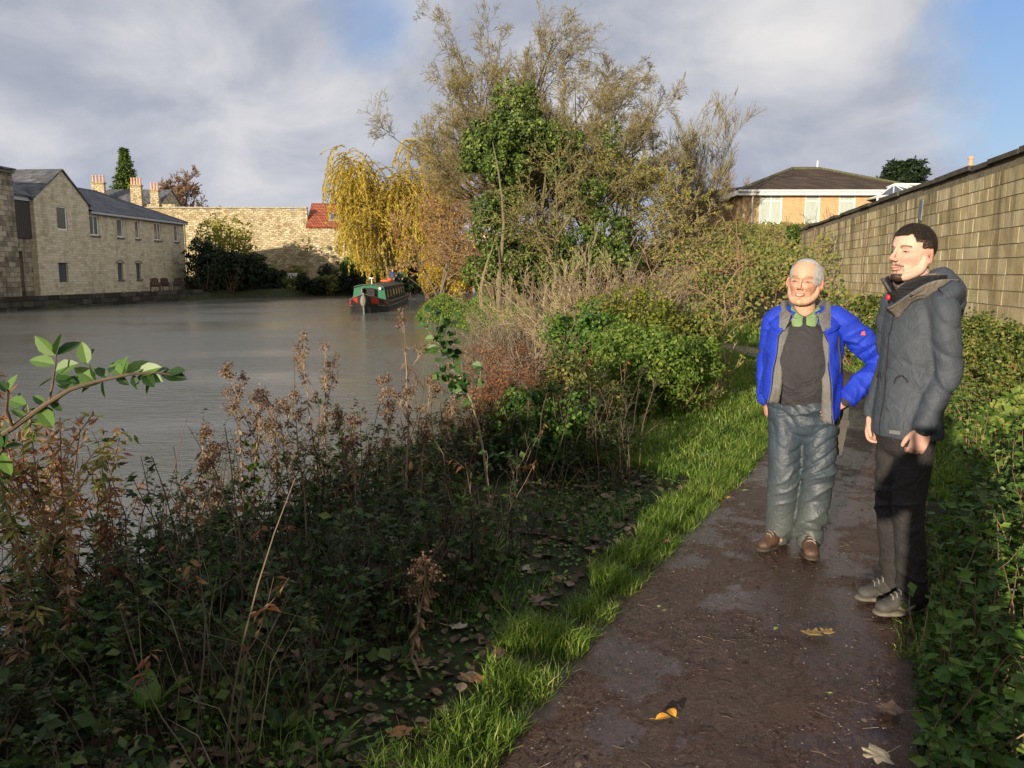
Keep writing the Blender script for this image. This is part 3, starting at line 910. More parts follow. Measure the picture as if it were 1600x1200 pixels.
# conservatory
cs = empty('conservatory', (0, BY - 1.5, 3.4), 0, 'white framed conservatory roof showing over the stone wall', 'conservatory')
cx0, cx1 = bx(1352), bx(1446); top = 3.3; pk = (bx(1394), 1.5, top)
mb = MB()
base = [(cx0, 0, 2.45), (cx1, 0, 2.75), (cx1, 3, 2.75), (cx0, 3, 2.45)]
for q_ in base: mb.tubes([[q_, pk]], .05, 4)
for t in (.25, .5, .75): mb.tubes([[np.array(base[0]) * (1 - t) + np.array(base[1]) * t, pk]], .035, 4)
mb.tubes([[pk, (bx(1440), 1.5, top)]], .07, 4)
for a, b_ in zip(base, base[1:] + base[:1]): mb.tubes([[a, b_]], .06, 4); mb.tubes([[a, (a[0], a[1], -1)]], .06, 4)
mb.build('frame', WHITE, cs)
mb = MB()
for a, b_ in zip(base, base[1:] + base[:1]): mb.poly([a, b_, (pk[0], pk[1], pk[2] - .03)])
mb.poly([base[0], base[1], (base[1][0], 0, -1), (base[0][0], 0, -1)])
mb.build('roof_glazing', GLASS, cs)
# low pale garden shed roof in front of the bungalow
sh = empty('garden_shed', (bx(1236), 40.5, 3.0), R(8), 'low shed with pale grey roof in front of the bungalow', 'shed')
mb = MB(); mb.box(-.2, 1.9, 0, 1.5, -1.2, .35); mb.build('wall', DARKW, sh)
mb = MB(); mb.box(-.35, 2.05, -.2, 1.7, .353, .46); mb.build('roof', mat_plain('pale_felt', (.42, .46, .52), (.3, .34, .40), rough=.5, bump=.1), sh)
# distant chimney above the wall's top right
dc = chimney('chimney', 22.1, 39.5, 6.2, .75, 1, 'distant red brick chimney just above the coping of the long wall', hs=2.5)
dh = empty('brick_house', (22.0, 40, 1.4), R(-8), 'house whose roof ridge just shows over the long stone wall', 'house')
mb = MB(); facade(mb, 0, 7, -.6, 3.2, [], y=0); mb.poly([(7, 0, 3.2), (7, 6, 3.2), (7, 3, 4.6)]); mb.poly([(0, 0, -.6), (0, 6, -.6), (0, 6, 3.2), (0, 3, 4.6), (0, 0, 3.2)][::-1]); mb.build('wall', YBRICK, dh)
mb = MB(); roofslab(mb, -.1, 7.1, -.2, 3.12, 3.0, 4.6); roofslab(mb, -.1, 7.1, 6.2, 3.12, 3.002, 4.6); mb.build('roof', RED_TILE, dh)

# ---- white notice board on the far bank
nb = empty('notice_board', (-19.15, 70.2, .2), R(4), 'small white notice board on two posts on the far bank', 'sign')
mb = MB(); mb.box(-.48, .48, -.03, .0, .62, 1.32); mb.build('board', WHITE, nb)
for x in (-.36, .36):
    mb = MB(); mb.box(x - .04, x + .04, .003, .06, -.4, 1.2); mb.build('post', DARKW, nb)
for k, (x, y, w, lab) in enumerate(((-20.0, 73.5, 1.8, 'orange timber garden bench left of the round dark bush'), (-16.6, 73.5, 1.3, 'orange timber garden bench right of the round dark bush'))):
    o = empty('garden_bench', (x, y, .5), 0, lab, 'bench')
    ow = MATS.get('orange_timber') or mat_plain('orange_timber', (.50, .24, .07), (.36, .16, .05), rough=.6)
    mb = MB(); mb.box(-w / 2, w / 2, -.2, .2, .42, .46); mb.build('seat', ow, o)
    mb = MB(); [mb.box(-w / 2, w / 2, .2, .23, z, z + .1) for z in (.52, .66, .80)]; mb.build('backrest', ow, o)
    for sx in (-w / 2 + .05, w / 2 - .05):
        mb = MB(); mb.box(sx - .03, sx + .03, -.18, -.12, -.2, .417); mb.box(sx - .03, sx + .03, .14, .198, -.2, .9); mb.build('leg', ow, o)

# ================================================================== narrowboats and quay furniture
GREEN_P = mat_plain('green_paint', (.030, .16, .085), (.022, .12, .065), rough=.3, scale=3, bump=.03, coat=.4)
DGREEN_P = mat_plain('dark_green_paint', (.014, .032, .022), (.010, .022, .016), rough=.6, scale=3, bump=.05, spec=.2)
BLACK_P = mat_plain('black_bitumen', (.012, .012, .012), (.028, .026, .022), rough=.5, scale=4, bump=.2)
RED_P = mat_plain('red_paint', (.50, .035, .025), (.42, .03, .02), rough=.35, bump=.03)
MAROON_P = mat_plain('maroon_paint', (.16, .018, .022), (.12, .014, .018), rough=.4, bump=.03)
GREYMET = mat_plain('grey_steel', (.22, .23, .22), (.15, .155, .15), rough=.5, metal=.3)
ORANGE = mat_plain('orange_plastic', (.75, .13, .04), (.6, .10, .03), rough=.5)


def narrowboat(root, L, green, dark, hw=1.04):
    # local: bow towards -y, x across, z = 0 at the water
    ys = np.array([0, .25, .7, 1.3, 2.1, 3.0, L * .5, L - 1.2, L - .5, L - .1])
    w = np.array([.06, .33, .62, .85, .99, 1.0, 1.0, 1.0, .85, .45]) * hw
    zt = np.array([.98, .88, .76, .66, .58, .54, .5, .54, .6, .66])
    V = []; 
    for y, ww_, z in zip(ys, w, zt):
        flare = .82 if y < 2.5 else .97
        for sx in (-1, 1):
            V += [(sx * ww_, y, z), (sx * ww_ * 1.0, y, z * .55), (sx * ww_ * flare, y + .12, -.35)]
    V = np.array(V); F = []
    for i in range(len(ys) - 1):
        a = i * 6; b = a + 6
        for k in (0, 1):
            F += [(a + k, a + k + 1, b + k + 1, b + k), (a + 3 + k, b + 3 + k, b + 4 + k, a + 4 + k)]
        F += [(a, b, b + 3, a + 3)] if False else []
    F += [(0, 3, 4, 1), (1, 4, 5, 2)]; e = (len(ys) - 1) * 6; F += [(e, e + 1, e + 4, e + 3), (e + 1, e + 2, e + 5, e + 4)]
    mb = MB().add(V, F)
    # side decks and well deck
    for i in range(len(ys) - 1):
        z0 = zt[i] - (.05 if i < 5 else .04); z1 = zt[i + 1] - (.05 if i + 1 < 5 else .04)
        mb.poly([(-w[i] + .01, ys[i], z0), (w[i] - .01, ys[i], z0), (w[i + 1] - .01, ys[i + 1], z1), (-w[i + 1] + .01, ys[i + 1], z1)])
    mb.build('hull', BLACK_P, root)
    mb = MB()
    for sx in (-1, 1):
        mb.tubes([np.stack([sx * (w + .012), ys, zt], 1)], .028, 6)
        mb.tubes([np.stack([sx * (w[2:] + .012), ys[2:], zt[2:] * .5], 1)], .022, 6)
    mb.build('rubbing_strake', GREYMET, root)
    # red cheeks of the bow
    mb = MB()
    for sx in (-1, 1):
        a, b_ = 2, 4
        q = np.array([(sx * (w[i] + .012), ys[i], z) for i, z in ((1, zt[1] - .06), (2, zt[2] - .06), (3, zt[3] - .05), (4, zt[4] - .05), (4, zt[4] - .24), (3, zt[3] - .28), (2, zt[2] - .33), (1, zt[1] - .36))])
        mb.poly(q if sx < 0 else q[::-1])
    mb.build('bow_panel', RED_P, root)
    # stem post and fender
    mb = MB(); mb.tubes([[(0, -.03, 1.04), (0, -.06, .5), (0, .05, -.3)]], .05, 8, cap=True); mb.build('stem_post', GREYMET, root)
    mb = MB(); t = np.linspace(0, 1, 9); mb.tubes([np.stack([t * 0, -.16 + 0 * t, .88 - t * .48], 1)], .10 + .06 * np.sin(t * 3.14), 10, cap=True); mb.build('rope_fender', mat_plain('grey_rope', (.25, .23, .18), (.14, .13, .10), rough=.9, scale=20) if 'grey_rope' not in MATS else MATS['grey_rope'], root)
    # cabin: tumblehome sides, cambered roof
    c0, c1 = 2.35, L - 2.2
    prof = [(-.93, .45), (-.80, 1.28), (-.70, 1.33), (-.4, 1.40), (0, 1.43), (.4, 1.40), (.70, 1.33), (.80, 1.28), (.93, .45)]
    mb = MB(); n = len(prof)
    V = [(x, y, z) for y in (c0, c1) for x, z in prof]; F = [(i, i + 1, n + i + 1, n + i) for i in (0, n - 2)]
    mb.add(V, F); mb.poly([(x, c1, z) for x, z in prof])
    mb.build('cabin_side', dark, root)
    # rounded front bulkhead with door opening
    mb = MB()
    mb.poly([(-.93, c0, .45), (-.30, c0, .45), (-.30, c0, 1.25), (-.70, c0, 1.33), (-.80, c0, 1.28)]); mb.poly([(.93, c0, .45), (.80, c0, 1.28), (.70, c0, 1.33), (.24, c0, 1.25), (.24, c0, .45)])
    mb.poly([(-.70, c0, 1.33), (-.30, c0, 1.25), (.24, c0, 1.25), (.70, c0, 1.33), (.4, c0, 1.40), (0, c0, 1.43), (-.4, c0, 1.40)])
    mb.build('front_bulkhead', green, root)
    mb = MB(); mb.box(-.30, .24, c0 + .05, c0 + .9, .46, 1.24); mb.build('cabin_interior', ROOMDARK, root)
    for sx, x0, nm in ((-1, -.30, 0), (1, .24, 1)):
        mb = MB(); M = Matrix.Translation((x0, c0 - .004, 0)) @ Matrix.Rotation(R(-118 if sx > 0 else 118 - 0), 4, 'Z')
        M = Matrix.Translation((x0, c0 - .01, 0)) @ Matrix.Rotation(R(-78 if sx > 0 else -102), 4, 'Z')
        mb.box(0, .27, -.015, .015, .46, 1.22, M=M); d = mb.build('cabin_door', MAROON_P, root)
    mb = MB(); mb.add([(x, y, z + .022) for y in (c0 - .12, c1 + .1) for x, z in prof[1:-1]], [(i, i + 1, n - 2 + i + 1, n - 2 + i) for i in range(n - 3)])
    for y in (c0 - .12,): mb.tubes([[(x, y, z + .015) for x, z in prof[1:-1]]], .03, 6)
    for sx in (-1, 1): mb.tubes([[(sx * .82, c0 - .1, 1.29), (sx * .82, c1 + .1, 1.29)]], .03, 6)
    mb.build('roof', mat_plain('roof_paint', (.075, .085, .06), (.05, .055, .04), rough=.6) if 'roof_paint' not in MATS else MATS['roof_paint'], root)
    k = 0
    for y in np.arange(c0 + 1.1, c1 - .8, 1.75):
        for sx in (-1, 1):
            mb = MB(); zc_ = .93; tlt = math.atan2(.13, .83)
            M = Matrix.Translation((sx * .875, y, zc_)) @ Matrix.Rotation(sx * -tlt, 4, 'Y')
            mb.box(-.012, .012, -.32, .32, -.2, .2, M=M); f_ = mb.build('window', GREYMET, root)
            mb = MB(); mb.box(-.016, .016, -.28, .28, -.165, .165, M=M); mb.build('pane', GLASS, f_)
    # roof gear: pale T shaped vent, handrail, lamp
    mb = MB(); mb.tubes([[(.05, 3.2, 1.43), (.05, 3.2, 1.75)]], .03, 8); mb.tubes([[(.05, 3.2, 1.74), (.05, 3.2, 1.80)]], .16, 10, cap=True); mb.build('roof_vent', WHITE, root)
    mb = MB(); mb.tubes([[(.60, c0 - .08, 1.22), (.60, c0 - .20, 1.22)]], .07, 12, cap=True); mb.build('headlamp', WHITE, root)


nb1 = empty('narrowboat', (-7.60, 41.0, WATER_Z), R(3.0), 'green narrowboat with red bow panels coming along the canal with people at its stern', 'narrowboat')
narrowboat(nb1, 17.5, GREEN_P, DGREEN_P)
nb2 = empty('narrowboat', (-3.0, 64.5, WATER_Z), R(-14), 'dark narrowboat moored beyond the towpath under the ivy', 'narrowboat')
narrowboat(nb2, 13.0, DGREEN_P, BLACK_P)
# life ring and things on the roof
lr = MB(); t = np.linspace(0, 2 * math.pi, 25); lr.tubes([np.stack([.33 * np.cos(t), .33 * np.sin(t), 0 * t], 1)], .075, 8)
o = lr.build('life_ring', ORANGE, smooth=True); o.location = (-8.25, 52.8, WATER_Z + 1.53); tag(o, 'orange life ring lying on the green narrowboat roof', 'life ring')
o = MB(); o.tubes([[(0, 0, 0), (0, 0, .05), (0, 0, .22)]], [[.16, .2, .21]], 12, cap=True); o = o.build('flower_tub', ORANGE); o.location = (-8.25, 54.3, WATER_Z + 1.46); tag(o, 'orange tub on the green narrowboat roof near the stern', 'tub')

# quay chairs and table: slatted adirondack style
CHW = mat_plain('chair_timber', (.12, .07, .055), (.07, .04, .035), rough=.8)


def deck_chair(x, y, rz, label, m_=None):
    r = empty('garden_chair', (x, y, .25), rz, label, 'chair', 'slatted chairs on the quay')
    mm = m_ or CHW
    mb = MB(); M = Matrix.Translation((0, 0, .33)) @ Matrix.Rotation(R(12), 4, 'X')
    for i in range(5): mb.box(-.27, .27, -.26 + i * .11, -.26 + i * .11 + .09, -.012, .012, M=M)
    mb.build('seat', mm, r)
    mb = MB(); M = Matrix.Translation((0, .27, .28)) @ Matrix.Rotation(R(-24), 4, 'X')
    for i in range(5): mb.box(-.27 + i * .11, -.27 + i * .11 + .095, -.012, .012, 0, .72 - .03 * abs(i - 2), M=M)
    mb.build('backrest', mm, r)
    for sx in (-1, 1):
        mb = MB(); mb.box(sx * .30 - .025, sx * .30 + .025, -.32, -.26, 0, .52); mb.build('leg', mm, r)
        mb = MB(); mb.box(sx * .30 - .025, sx * .30 + .025, .3, .36, 0, .56); mb.build('leg', mm, r)
        mb = MB(); mb.box(sx * .32 - .06, sx * .32 + .06, -.36, .38, .562, .585); mb.build('armrest', mm, r)
    return r


def bq(s, d):   # point on the quay: s along the building front, d out from it
    return (-27.8 + .077 * s + .997 * d, 52 + .997 * s - .077 * d)
RED_CL = mat_plain('faded_red_cloth', (.15, .055, .05), (.10, .045, .04), rough=.9)
deck_chair(*bq(7.3, .9), R(200), 'slatted chair with faded red cloth, nearest of the chairs on the quay', RED_CL)
deck_chair(*bq(8.9, .9), R(190), 'brown slatted chair next to the red one on the quay')
deck_chair(*bq(10.7, .9), R(205), 'brown slatted chair beside the quay table')
tb = empty('garden_table', (*bq(12.1, 1.0), .25), BT, 'small slatted folding table on the quay at the building corner', 'table')
mb = MB(); [mb.box(-.55, .55, -.4 + i * .12, -.4 + i * .12 + .10, .70, .72) for i in range(7)]; mb.build('tabletop', CHW, tb)
for sx in (-.4, .4):
    mb = MB(); mb.tubes([[(sx, -.35, 0), (sx, .35, .70)]], .025, 4); mb.tubes([[(sx + .04, .35, 0), (sx + .04, -.35, .70)]], .025, 4); mb.build('leg', CHW, tb)
deck_chair(*bq(13.2, .8), R(150), 'brown slatted chair at the far end of the quay table')

# ================================================================== plants
def at(u, v, Y):
    a = (u - 800) / 1245; b_ = (600 - v) / 1245; p = R(8)
    d = np.array([a, math.cos(p) + b_ * math.sin(p), -math.sin(p) + b_ * math.cos(p)])
    return d * (Y / d[1]) + np.array([0, 0, 1.6])


def gh_(x, y): return float(hgt(np.array([float(x)]), np.array([float(y)]), False)[0])


def runit(rg, n):
    return nrm(rg.normal(size=(n, 3)))


def leaves(mb, P, D, N, size, asp=.55, fold=.25, v=None, m=0, nice=False, droop=0.0):
    """P base points, D tip directions, N face normals, one leaf each"""
    n = len(P)
    if n == 0: return
    D = nrm(D); S = nrm(np.cross(D, N)); N = np.cross(S, D)
    L = np.broadcast_to(np.asarray(size, float), (n,))[:, None]; W = L * asp * .5
    if v is None: v = np.random.default_rng(n).random(n)
    dn = np.array([0, 0, -1.0]) * droop
    if not nice:
        Q = np.stack([P, P + D * L * .45 + S * W + N * W * fold, P + D * L + dn * L, P + D * L * .45 - S * W + N * W * fold], 1)
        b = np.arange(n)[:, None] * 4
        F = np.concatenate([b + [0, 1, 2], b + [0, 2, 3]])
        mb.add(Q, F, np.repeat(v, 4), m)
    else:
        ts = [(.0, .0), (.22, .78), (.5, 1.0), (.78, .62), (1.0, 0.0)]
        rows = []
        for t, w in ts:
            c = P + D * L * t + dn * L * t * t
            rows += [c + S * W * w + N * W * fold * w, c, c - S * W * w + N * W * fold * w]
        Q = np.stack(rows, 1); b = np.arange(n)[:, None] * 15
        F = np.concatenate([b + [i * 3 + k, i * 3 + k + 1, i * 3 + k + 4, i * 3 + k + 3] for i in range(4) for k in (0, 1)])
        mb.add(Q, F, np.repeat(v, 15), m)


def leaf_from(rg, P, up, size, spread=.9, **kw):
    """leaves at P facing roughly along 'up'"""
    n = len(P)
    N = nrm(up + runit(rg, n) * spread)
    D = np.cross(N, runit(rg, n))
    leaves(kw.pop('mb'), P, D, N, size * rg.uniform(.65, 1.25, n), v=kw.pop('v', rg.random(n)), **kw)


def curves(rg, P0, D0, L, K, trop=(0, 0, 0), wander=.25):
    n = len(P0); P = [P0]; D = nrm(D0); L = np.broadcast_to(np.asarray(L, float), (n,))[:, None]
    trop = np.asarray(trop, float)
    for i in range(K - 1):
        D = nrm(D + trop / (K - 1) + rg.normal(size=(n, 3)) * wander / math.sqrt(K))
        P.append(P[-1] + D * L / (K - 1))
    return np.stack(P, 1)


def children(rg, P, Rr, n, t0, t1, ang, lfrac, L, rfrac, K, trop, wander, taper=.5, tipr=.35):
    B, Kp, _ = P.shape
    t = rg.uniform(t0, t1, (B, n)); x = t * (Kp - 1); i = np.clip(x.astype(int), 0, Kp - 2); f = (x - i)[..., None]
    bi = np.arange(B)[:, None]
    Q = P[bi, i] * (1 - f) + P[bi, i + 1] * f; T = nrm(P[bi, i + 1] - P[bi, i])
    q = nrm(np.cross(T, rg.normal(size=T.shape)))
    a = R(1) * rg.normal(ang, ang * .25, (B, n))[..., None]
    D = T * np.cos(a) + q * np.sin(a)
    LL = (L[:, None] * lfrac * (1 - taper * t) * rg.uniform(.7, 1.2, (B, n))).ravel()
    RR = (Rr[bi, i] * rfrac * rg.uniform(.7, 1.1, (B, n))).ravel()
    C_ = curves(rg, Q.reshape(-1, 3), D.reshape(-1, 3), LL, K, trop, wander)
    rad = RR[:, None] * np.linspace(1, tipr, K)[None]
    return C_, rad, LL


BARK = mat_leaf('tree_bark', [(.10, .075, .05), (.16, .13, .085), (.22, .18, .11)], rough=.9, spec=.1, trans=0)
TWIG = mat_leaf('olive_twigs', [(.12, .10, .05), (.19, .16, .075), (.26, .215, .10)], rough=.8, spec=.1, trans=0, cl_amt=.4)
TWIG_B = mat_leaf('brown_twigs', [(.12, .07, .045), (.21, .13, .08), (.30, .20, .13)], rough=.8, spec=.1, trans=0, cl_amt=.3)
TWIG_P = mat_leaf('pale_dry_stems', [(.17, .125, .08), (.28, .215, .14), (.38, .31, .21)], rough=.8, spec=.1, trans=0)
TWIG_V = mat_leaf('violet_dry_stems', [(.11, .085, .065), (.185, .15, .11), (.27, .225, .16)], rough=.85, spec=.1, trans=.05)
IVY = mat_leaf('ivy_leaf', [(.016, .032, .007), (.045, .078, .015), (.10, .15, .028), (.21, .26, .055)], rough=.5, spec=.28, trans=.12, clump=.7, cl_amt=.3)
DARKG = mat_leaf('dark_evergreen', [(.006, .014, .006), (.014, .028, .010), (.026, .048, .016)], rough=.5, spec=.3, trans=.08)
GREENL = mat_leaf('green_leaf', [(.016, .045, .008), (.045, .11, .016), (.10, .20, .03), (.19, .27, .05)], rough=.48, spec=.3, trans=.3)
BRIGHT = mat_leaf('bright_leaf', [(.035, .075, .012), (.085, .15, .022), (.16, .235, .04), (.29, .32, .08)], rough=.5, spec=.3, trans=.35, cl_amt=.3)
YELG = mat_leaf('yellow_green_leaf', [(.08, .11, .02), (.18, .20, .03), (.32, .29, .05), (.42, .34, .08)], rough=.55, spec=.2, trans=.35)
WILLOW = mat_leaf('willow_leaf', [(.26, .18, .03), (.44, .32, .05), (.56, .42, .07), (.62, .50, .14)], rough=.6, spec=.2, trans=.35, clump=.35, cl_amt=.4)
ORANGEL = mat_leaf('russet_leaf', [(.20, .085, .02), (.36, .19, .04), (.48, .30, .06), (.50, .38, .10)], rough=.6, spec=.2, trans=.3, clump=.5)
RUST = mat_leaf('rust_leaf', [(.09, .035, .022), (.18, .07, .035), (.29, .13, .06), (.34, .22, .11)], rough=.6, spec=.2, trans=.3)
DRY = mat_leaf('dry_seedhead', [(.10, .06, .04), (.19, .12, .08), (.30, .20, .13)], rough=.9, spec=.1, trans=.1)
BRAMB = mat_leaf('bramble_leaf', [(.022, .040, .010), (.075, .115, .022), (.16, .19, .04), (.27, .24, .07), (.24, .13, .05)], rough=.5, spec=.3, trans=.25, clump=.8, cl_amt=.45)
GRASSM = mat_leaf('grass_blade', [(.05, .11, .012), (.115, .21, .025), (.20, .31, .045), (.38, .40, .12)], rough=.45, spec=.35, trans=.3, clump=1.6, cl_amt=.3)


def make_tree(name, x, y, z, seed, label, group=None, sp0=.35, taper=.35, dome=None, trunk_h=3.0, nst=1, H=10, spread=35, r0=.25, lv=((6, .55, 40), (7, .5, 38), (7, .45, 35), (6, .45, 30)),
              trop=(0, 0, .35), twig=TWIG, leaf=None, leafn=0, leafsz=.12, wander=.35, tipr=.006, cat='tree', lean=(0, 0, 1), t0=.3, sides=(8, 5, 3, 3, 3), leafasp=.6):
    rg = np.random.default_rng(seed)
    root = empty(name, (x, y, z), 0, label, cat, group)
    P0 = np.zeros((nst, 3)); P0[:, :2] = rg.normal(size=(nst, 2)) * .12 * (nst > 1); P0[:, 2] = -.3
    D0 = nrm(np.array(lean) + rg.normal(size=(nst, 3)) * (.12 if nst == 1 else sp0) * [1, 1, .2])
    L = np.full(nst, float(H)) * rg.uniform(.8, 1, nst) if nst > 1 else np.array([float(H)])
    if dome:        # limbs radiating from the top of a short bole: (height, widest angle, sideways length)
        th = R(dome[1]) * np.sqrt((np.arange(nst) + .5) / nst); ph_a = np.arange(nst) * 2.4 + 1; P0[:, 2] = dome[0] * (1 - .35 * rg.random(nst))
        D0 = np.stack([np.sin(th) * np.cos(ph_a), np.sin(th) * np.sin(ph_a), np.cos(th)], 1); L = dome[2] + (H - dome[2]) * np.cos(th) ** 2; L = L * rg.uniform(.88, 1.05, nst)
    P = curves(rg, P0, D0, L, 9, (0, 0, .3), .25); rad = r0 * np.linspace(1, .05, 9)[None] * np.ones((nst, 1))
    mb = MB(); mb.tubes(P, rad, sides[0], v=rg.random(nst)); tw = MB()
    if dome: mb.tubes([np.linspace((0, 0, -.4), (0, 0, dome[0]), 6)], np.linspace(.34, .24, 6)[None], 9)
    for i, (n, lf, an) in enumerate(lv):
        last = i == len(lv) - 1
        P, rad, L = children(rg, P, rad, n, t0 if i == 0 else .12, 1.0, an, lf, L, .55, 6 if i < 2 else 4, trop, wander, tipr=.3, taper=taper)
        rad = np.maximum(rad, tipr)
        (mb if i == 0 else tw).tubes(P, rad, sides[i + 1], v=rg.random(len(P)))
    mb.build('trunk', BARK, root)
    tw.build('branches', twig, root)
    if leaf is not None and leafn:
        lb = MB(); B = len(P); k = rg.integers(0, B, leafn); t = rg.uniform(0, 1, leafn) * 2.999; i = t.astype(int); f = (t - i)[:, None]
        Q = P[k, i] * (1 - f) + P[k, i + 1] * f
        leaf_from(rg, Q, np.tile([[-.2, -.4, .5]], (leafn, 1)), leafsz, mb=lb, asp=leafasp)
        lb.build('foliage', leaf, root)
    return root, P


def clumps(mb, rg, blobs, per, size, nclump=40, cr=.28, m=0, spread=.7, asp=.75, flat=.9, vbias=0.0, fold=.2):
    """leafy lumps: every blob (centre, radii) is covered with smaller clumps whose leaves face outwards"""
    for c, r in blobs:
        c = np.array(c, float); r = np.array(r, float) * np.ones(3)
        d = runit(rg, nclump); cc_ = c + d * r * rg.uniform(.55, .98, (nclump, 1))
        rr_ = r.mean() * cr * rg.uniform(.6, 1.4, nclump)
        k = rg.integers(0, nclump, per); dd = runit(rg, per); dd = nrm(dd + d[k] * .6)
        P = cc_[k] + dd * rr_[k][:, None] * rg.uniform(.5, 1.0, (per, 1)) * [1, 1, flat]
        cv = rg.uniform(-.15, .15, nclump)
        leaf_from(rg, P, dd, size, spread=spread, mb=mb, v=np.clip(rg.beta(2, 2, per) + cv[k] + vbias, 0, 1), asp=asp, m=m, fold=fold)


def bush(name, x, y, r, h, seed, label, leaf, size=.1, per=5000, nb=7, group=None, stems=True, twig=TWIG_B, cat='bush', z=None, vbias=0.0, base=.15, asp=.7):
    rg = np.random.default_rng(seed); z = gh_(x, y) if z is None else z
    root = empty(name, (x, y, z), 0, label, cat, group)
    bl = []
    for i in range(nb):
        a = rg.uniform(0, 6.28); q = rg.uniform(0, .62) * r; zz = h * rg.uniform(.35, .72); rr_ = r * rg.uniform(.38, .6)
        bl.append(((math.cos(a) * q, math.sin(a) * q, zz), (rr_, rr_, min(zz - base * 0, h - zz) * 1.0 + .05 * h)))
    bl.append(((0, 0, h * .45), (r * .75, r * .75, h * .5)))
    mb = MB(); clumps(mb, rg, bl, per // nb, size, nclump=26, asp=asp, vbias=vbias); mb.build('foliage', leaf, root)
    if stems:
        n = 26; P0 = rg.normal(size=(n, 3)) * [r * .15, r * .15, 0]; P0[:, 2] = -.2
        D = nrm(rg.normal(size=(n, 3)) * [.3, .3, .1] + [0, 0, 1]); P = curves(rg, P0, D, h * rg.uniform(.6, .95, n), 6, (0, 0, .1), .3)
        mb = MB(); mb.tubes(P, np.linspace(.016, .004, 6)[None] * (.28 + h * .4), 4, v=rg.random(n)); mb.build('stems', twig, root)
    return root


def fountain(name, x, y, seed, label, H=1.8, n=60, spread=.55, twig=TWIG_V, leaf=None, leafn=0, side=8, group=None, lean=(0, 0, 0), r=.008, drop=-.35, tip=.0025, lsz=.05, kid=.32, base=.2, side2=4, cat='shrub'):
    """many thin stems fanning up from one stool, with side twigs"""
    rg = np.random.default_rng(seed); z = gh_(x, y)
    root = empty(name, (x, y, z), 0, label, cat, group)
    P0 = rg.normal(size=(n, 3)) * [base, base, 0] + [0, 0, -.1]
    D = nrm(rg.normal(size=(n, 3)) * [spread, spread, .1] + [0, 0, 1] + np.array(lean)); L = H * rg.uniform(.55, 1.15, n)
    P = curves(rg, P0, D, L, 8, (0, 0, drop), .22); rad = np.linspace(r, tip, 8)[None] * rg.uniform(.7, 1.3, (n, 1))
    mb = MB(); mb.tubes(P, rad, 4, v=rg.random(n))
    P2, r2, L2 = children(rg, P, rad, side, .25, 1, 32, kid, L, .7, 5, (0, 0, .25), .3); r2 = np.maximum(r2, tip); mb.tubes(P2, r2, 3, v=rg.random(len(P2)))
    P3, r3, L3 = children(rg, P2, r2, side2, .3, 1, 30, .5, L2, .8, 3, (0, 0, .2), .2); mb.tubes(P3, np.maximum(r3, tip * .8), 3, v=rg.random(len(P3)))
    mb.build('stems', twig, root)
    if leaf is not None:
        lb = MB(); k = rg.integers(0, len(P2), leafn); i = rg.integers(1, 5, leafn); Q = P2[k, i]
        leaf_from(rg, Q, np.tile([[0, -.3, .5]], (leafn, 1)), lsz, mb=lb, asp=.4); lb.build('foliage', leaf, root)
    return root


# ------------------------------------------------------------ big bare trees behind the towpath
p = at(795, 430, 35); make_tree('ash_tree', p[0], 35, .6, 5, 'tallest bare ash tree, its fine twigs reaching the top of the picture', H=8.0, nst=34, r0=.085, dome=(4.4, 76, 4.4),
          lv=((9, .34, 40), (8, .52, 38), (7, .52, 36), (3, .6, 34)), trop=(0, 0, .10), tipr=.0056, t0=.25, twig=TWIG, taper=.25)
p = at(920, 430, 33.5); make_tree('ash_tree', p[0], 33.5, .7, 8, 'second large bare tree standing right of the tallest one', H=6.0, nst=28, r0=.075, dome=(4.0, 72, 3.4),
          lv=((9, .34, 40), (8, .52, 38), (7, .52, 36), (3, .6, 34)), trop=(0, 0, .10), tipr=.0052, t0=.25, twig=TWIG, taper=.25)
p = at(1086, 330, 42); make_tree('bare_tree', p[0], 42, 2.0, 12, 'slender upright bare tree left of the bungalow', H=6.6, nst=10, r0=.055, sp0=.15,
          lv=((11, .40, 20), (9, .5, 22), (7, .5, 22)), trop=(0, 0, .4), tipr=.007, t0=.12, twig=TWIG, taper=.2)
p = at(1150, 330, 55); make_tree('bare_tree', p[0], 55, 3.0, 13, 'small pinkish bare tree behind the left end of the bungalow', H=4.9, nst=6, r0=.06, sp0=.3,
          lv=((9, .42, 28), (8, .5, 26), (5, .5, 24)), trop=(0, 0, .2), tipr=.011, t0=.15, twig=TWIG_B, taper=.2)
p = at(288, 420, 112); make_tree('bare_tree', p[0], 112, .2, 14, 'spreading bare tree on the skyline right of the chimneys', dome=(9.5, 72, 4.4), H=6.0, r0=.2,
          lv=((9, .5, 46), (8, .55, 38), (7, .5, 34), (4, .5, 30)), trop=(0, 0, .25), tipr=.024, t0=.3, twig=TWIG_B, nst=11)
p = at(232, 420, 118); make_tree('bare_tree', p[0], 118, .2, 15, 'thin russet tree just right of the dark conifer', H=14, r0=.3,
          lv=((8, .4, 40), (7, .5, 34), (6, .5, 30)), trop=(0, 0, .3), tipr=.03, t0=.4, twig=TWIG_B)
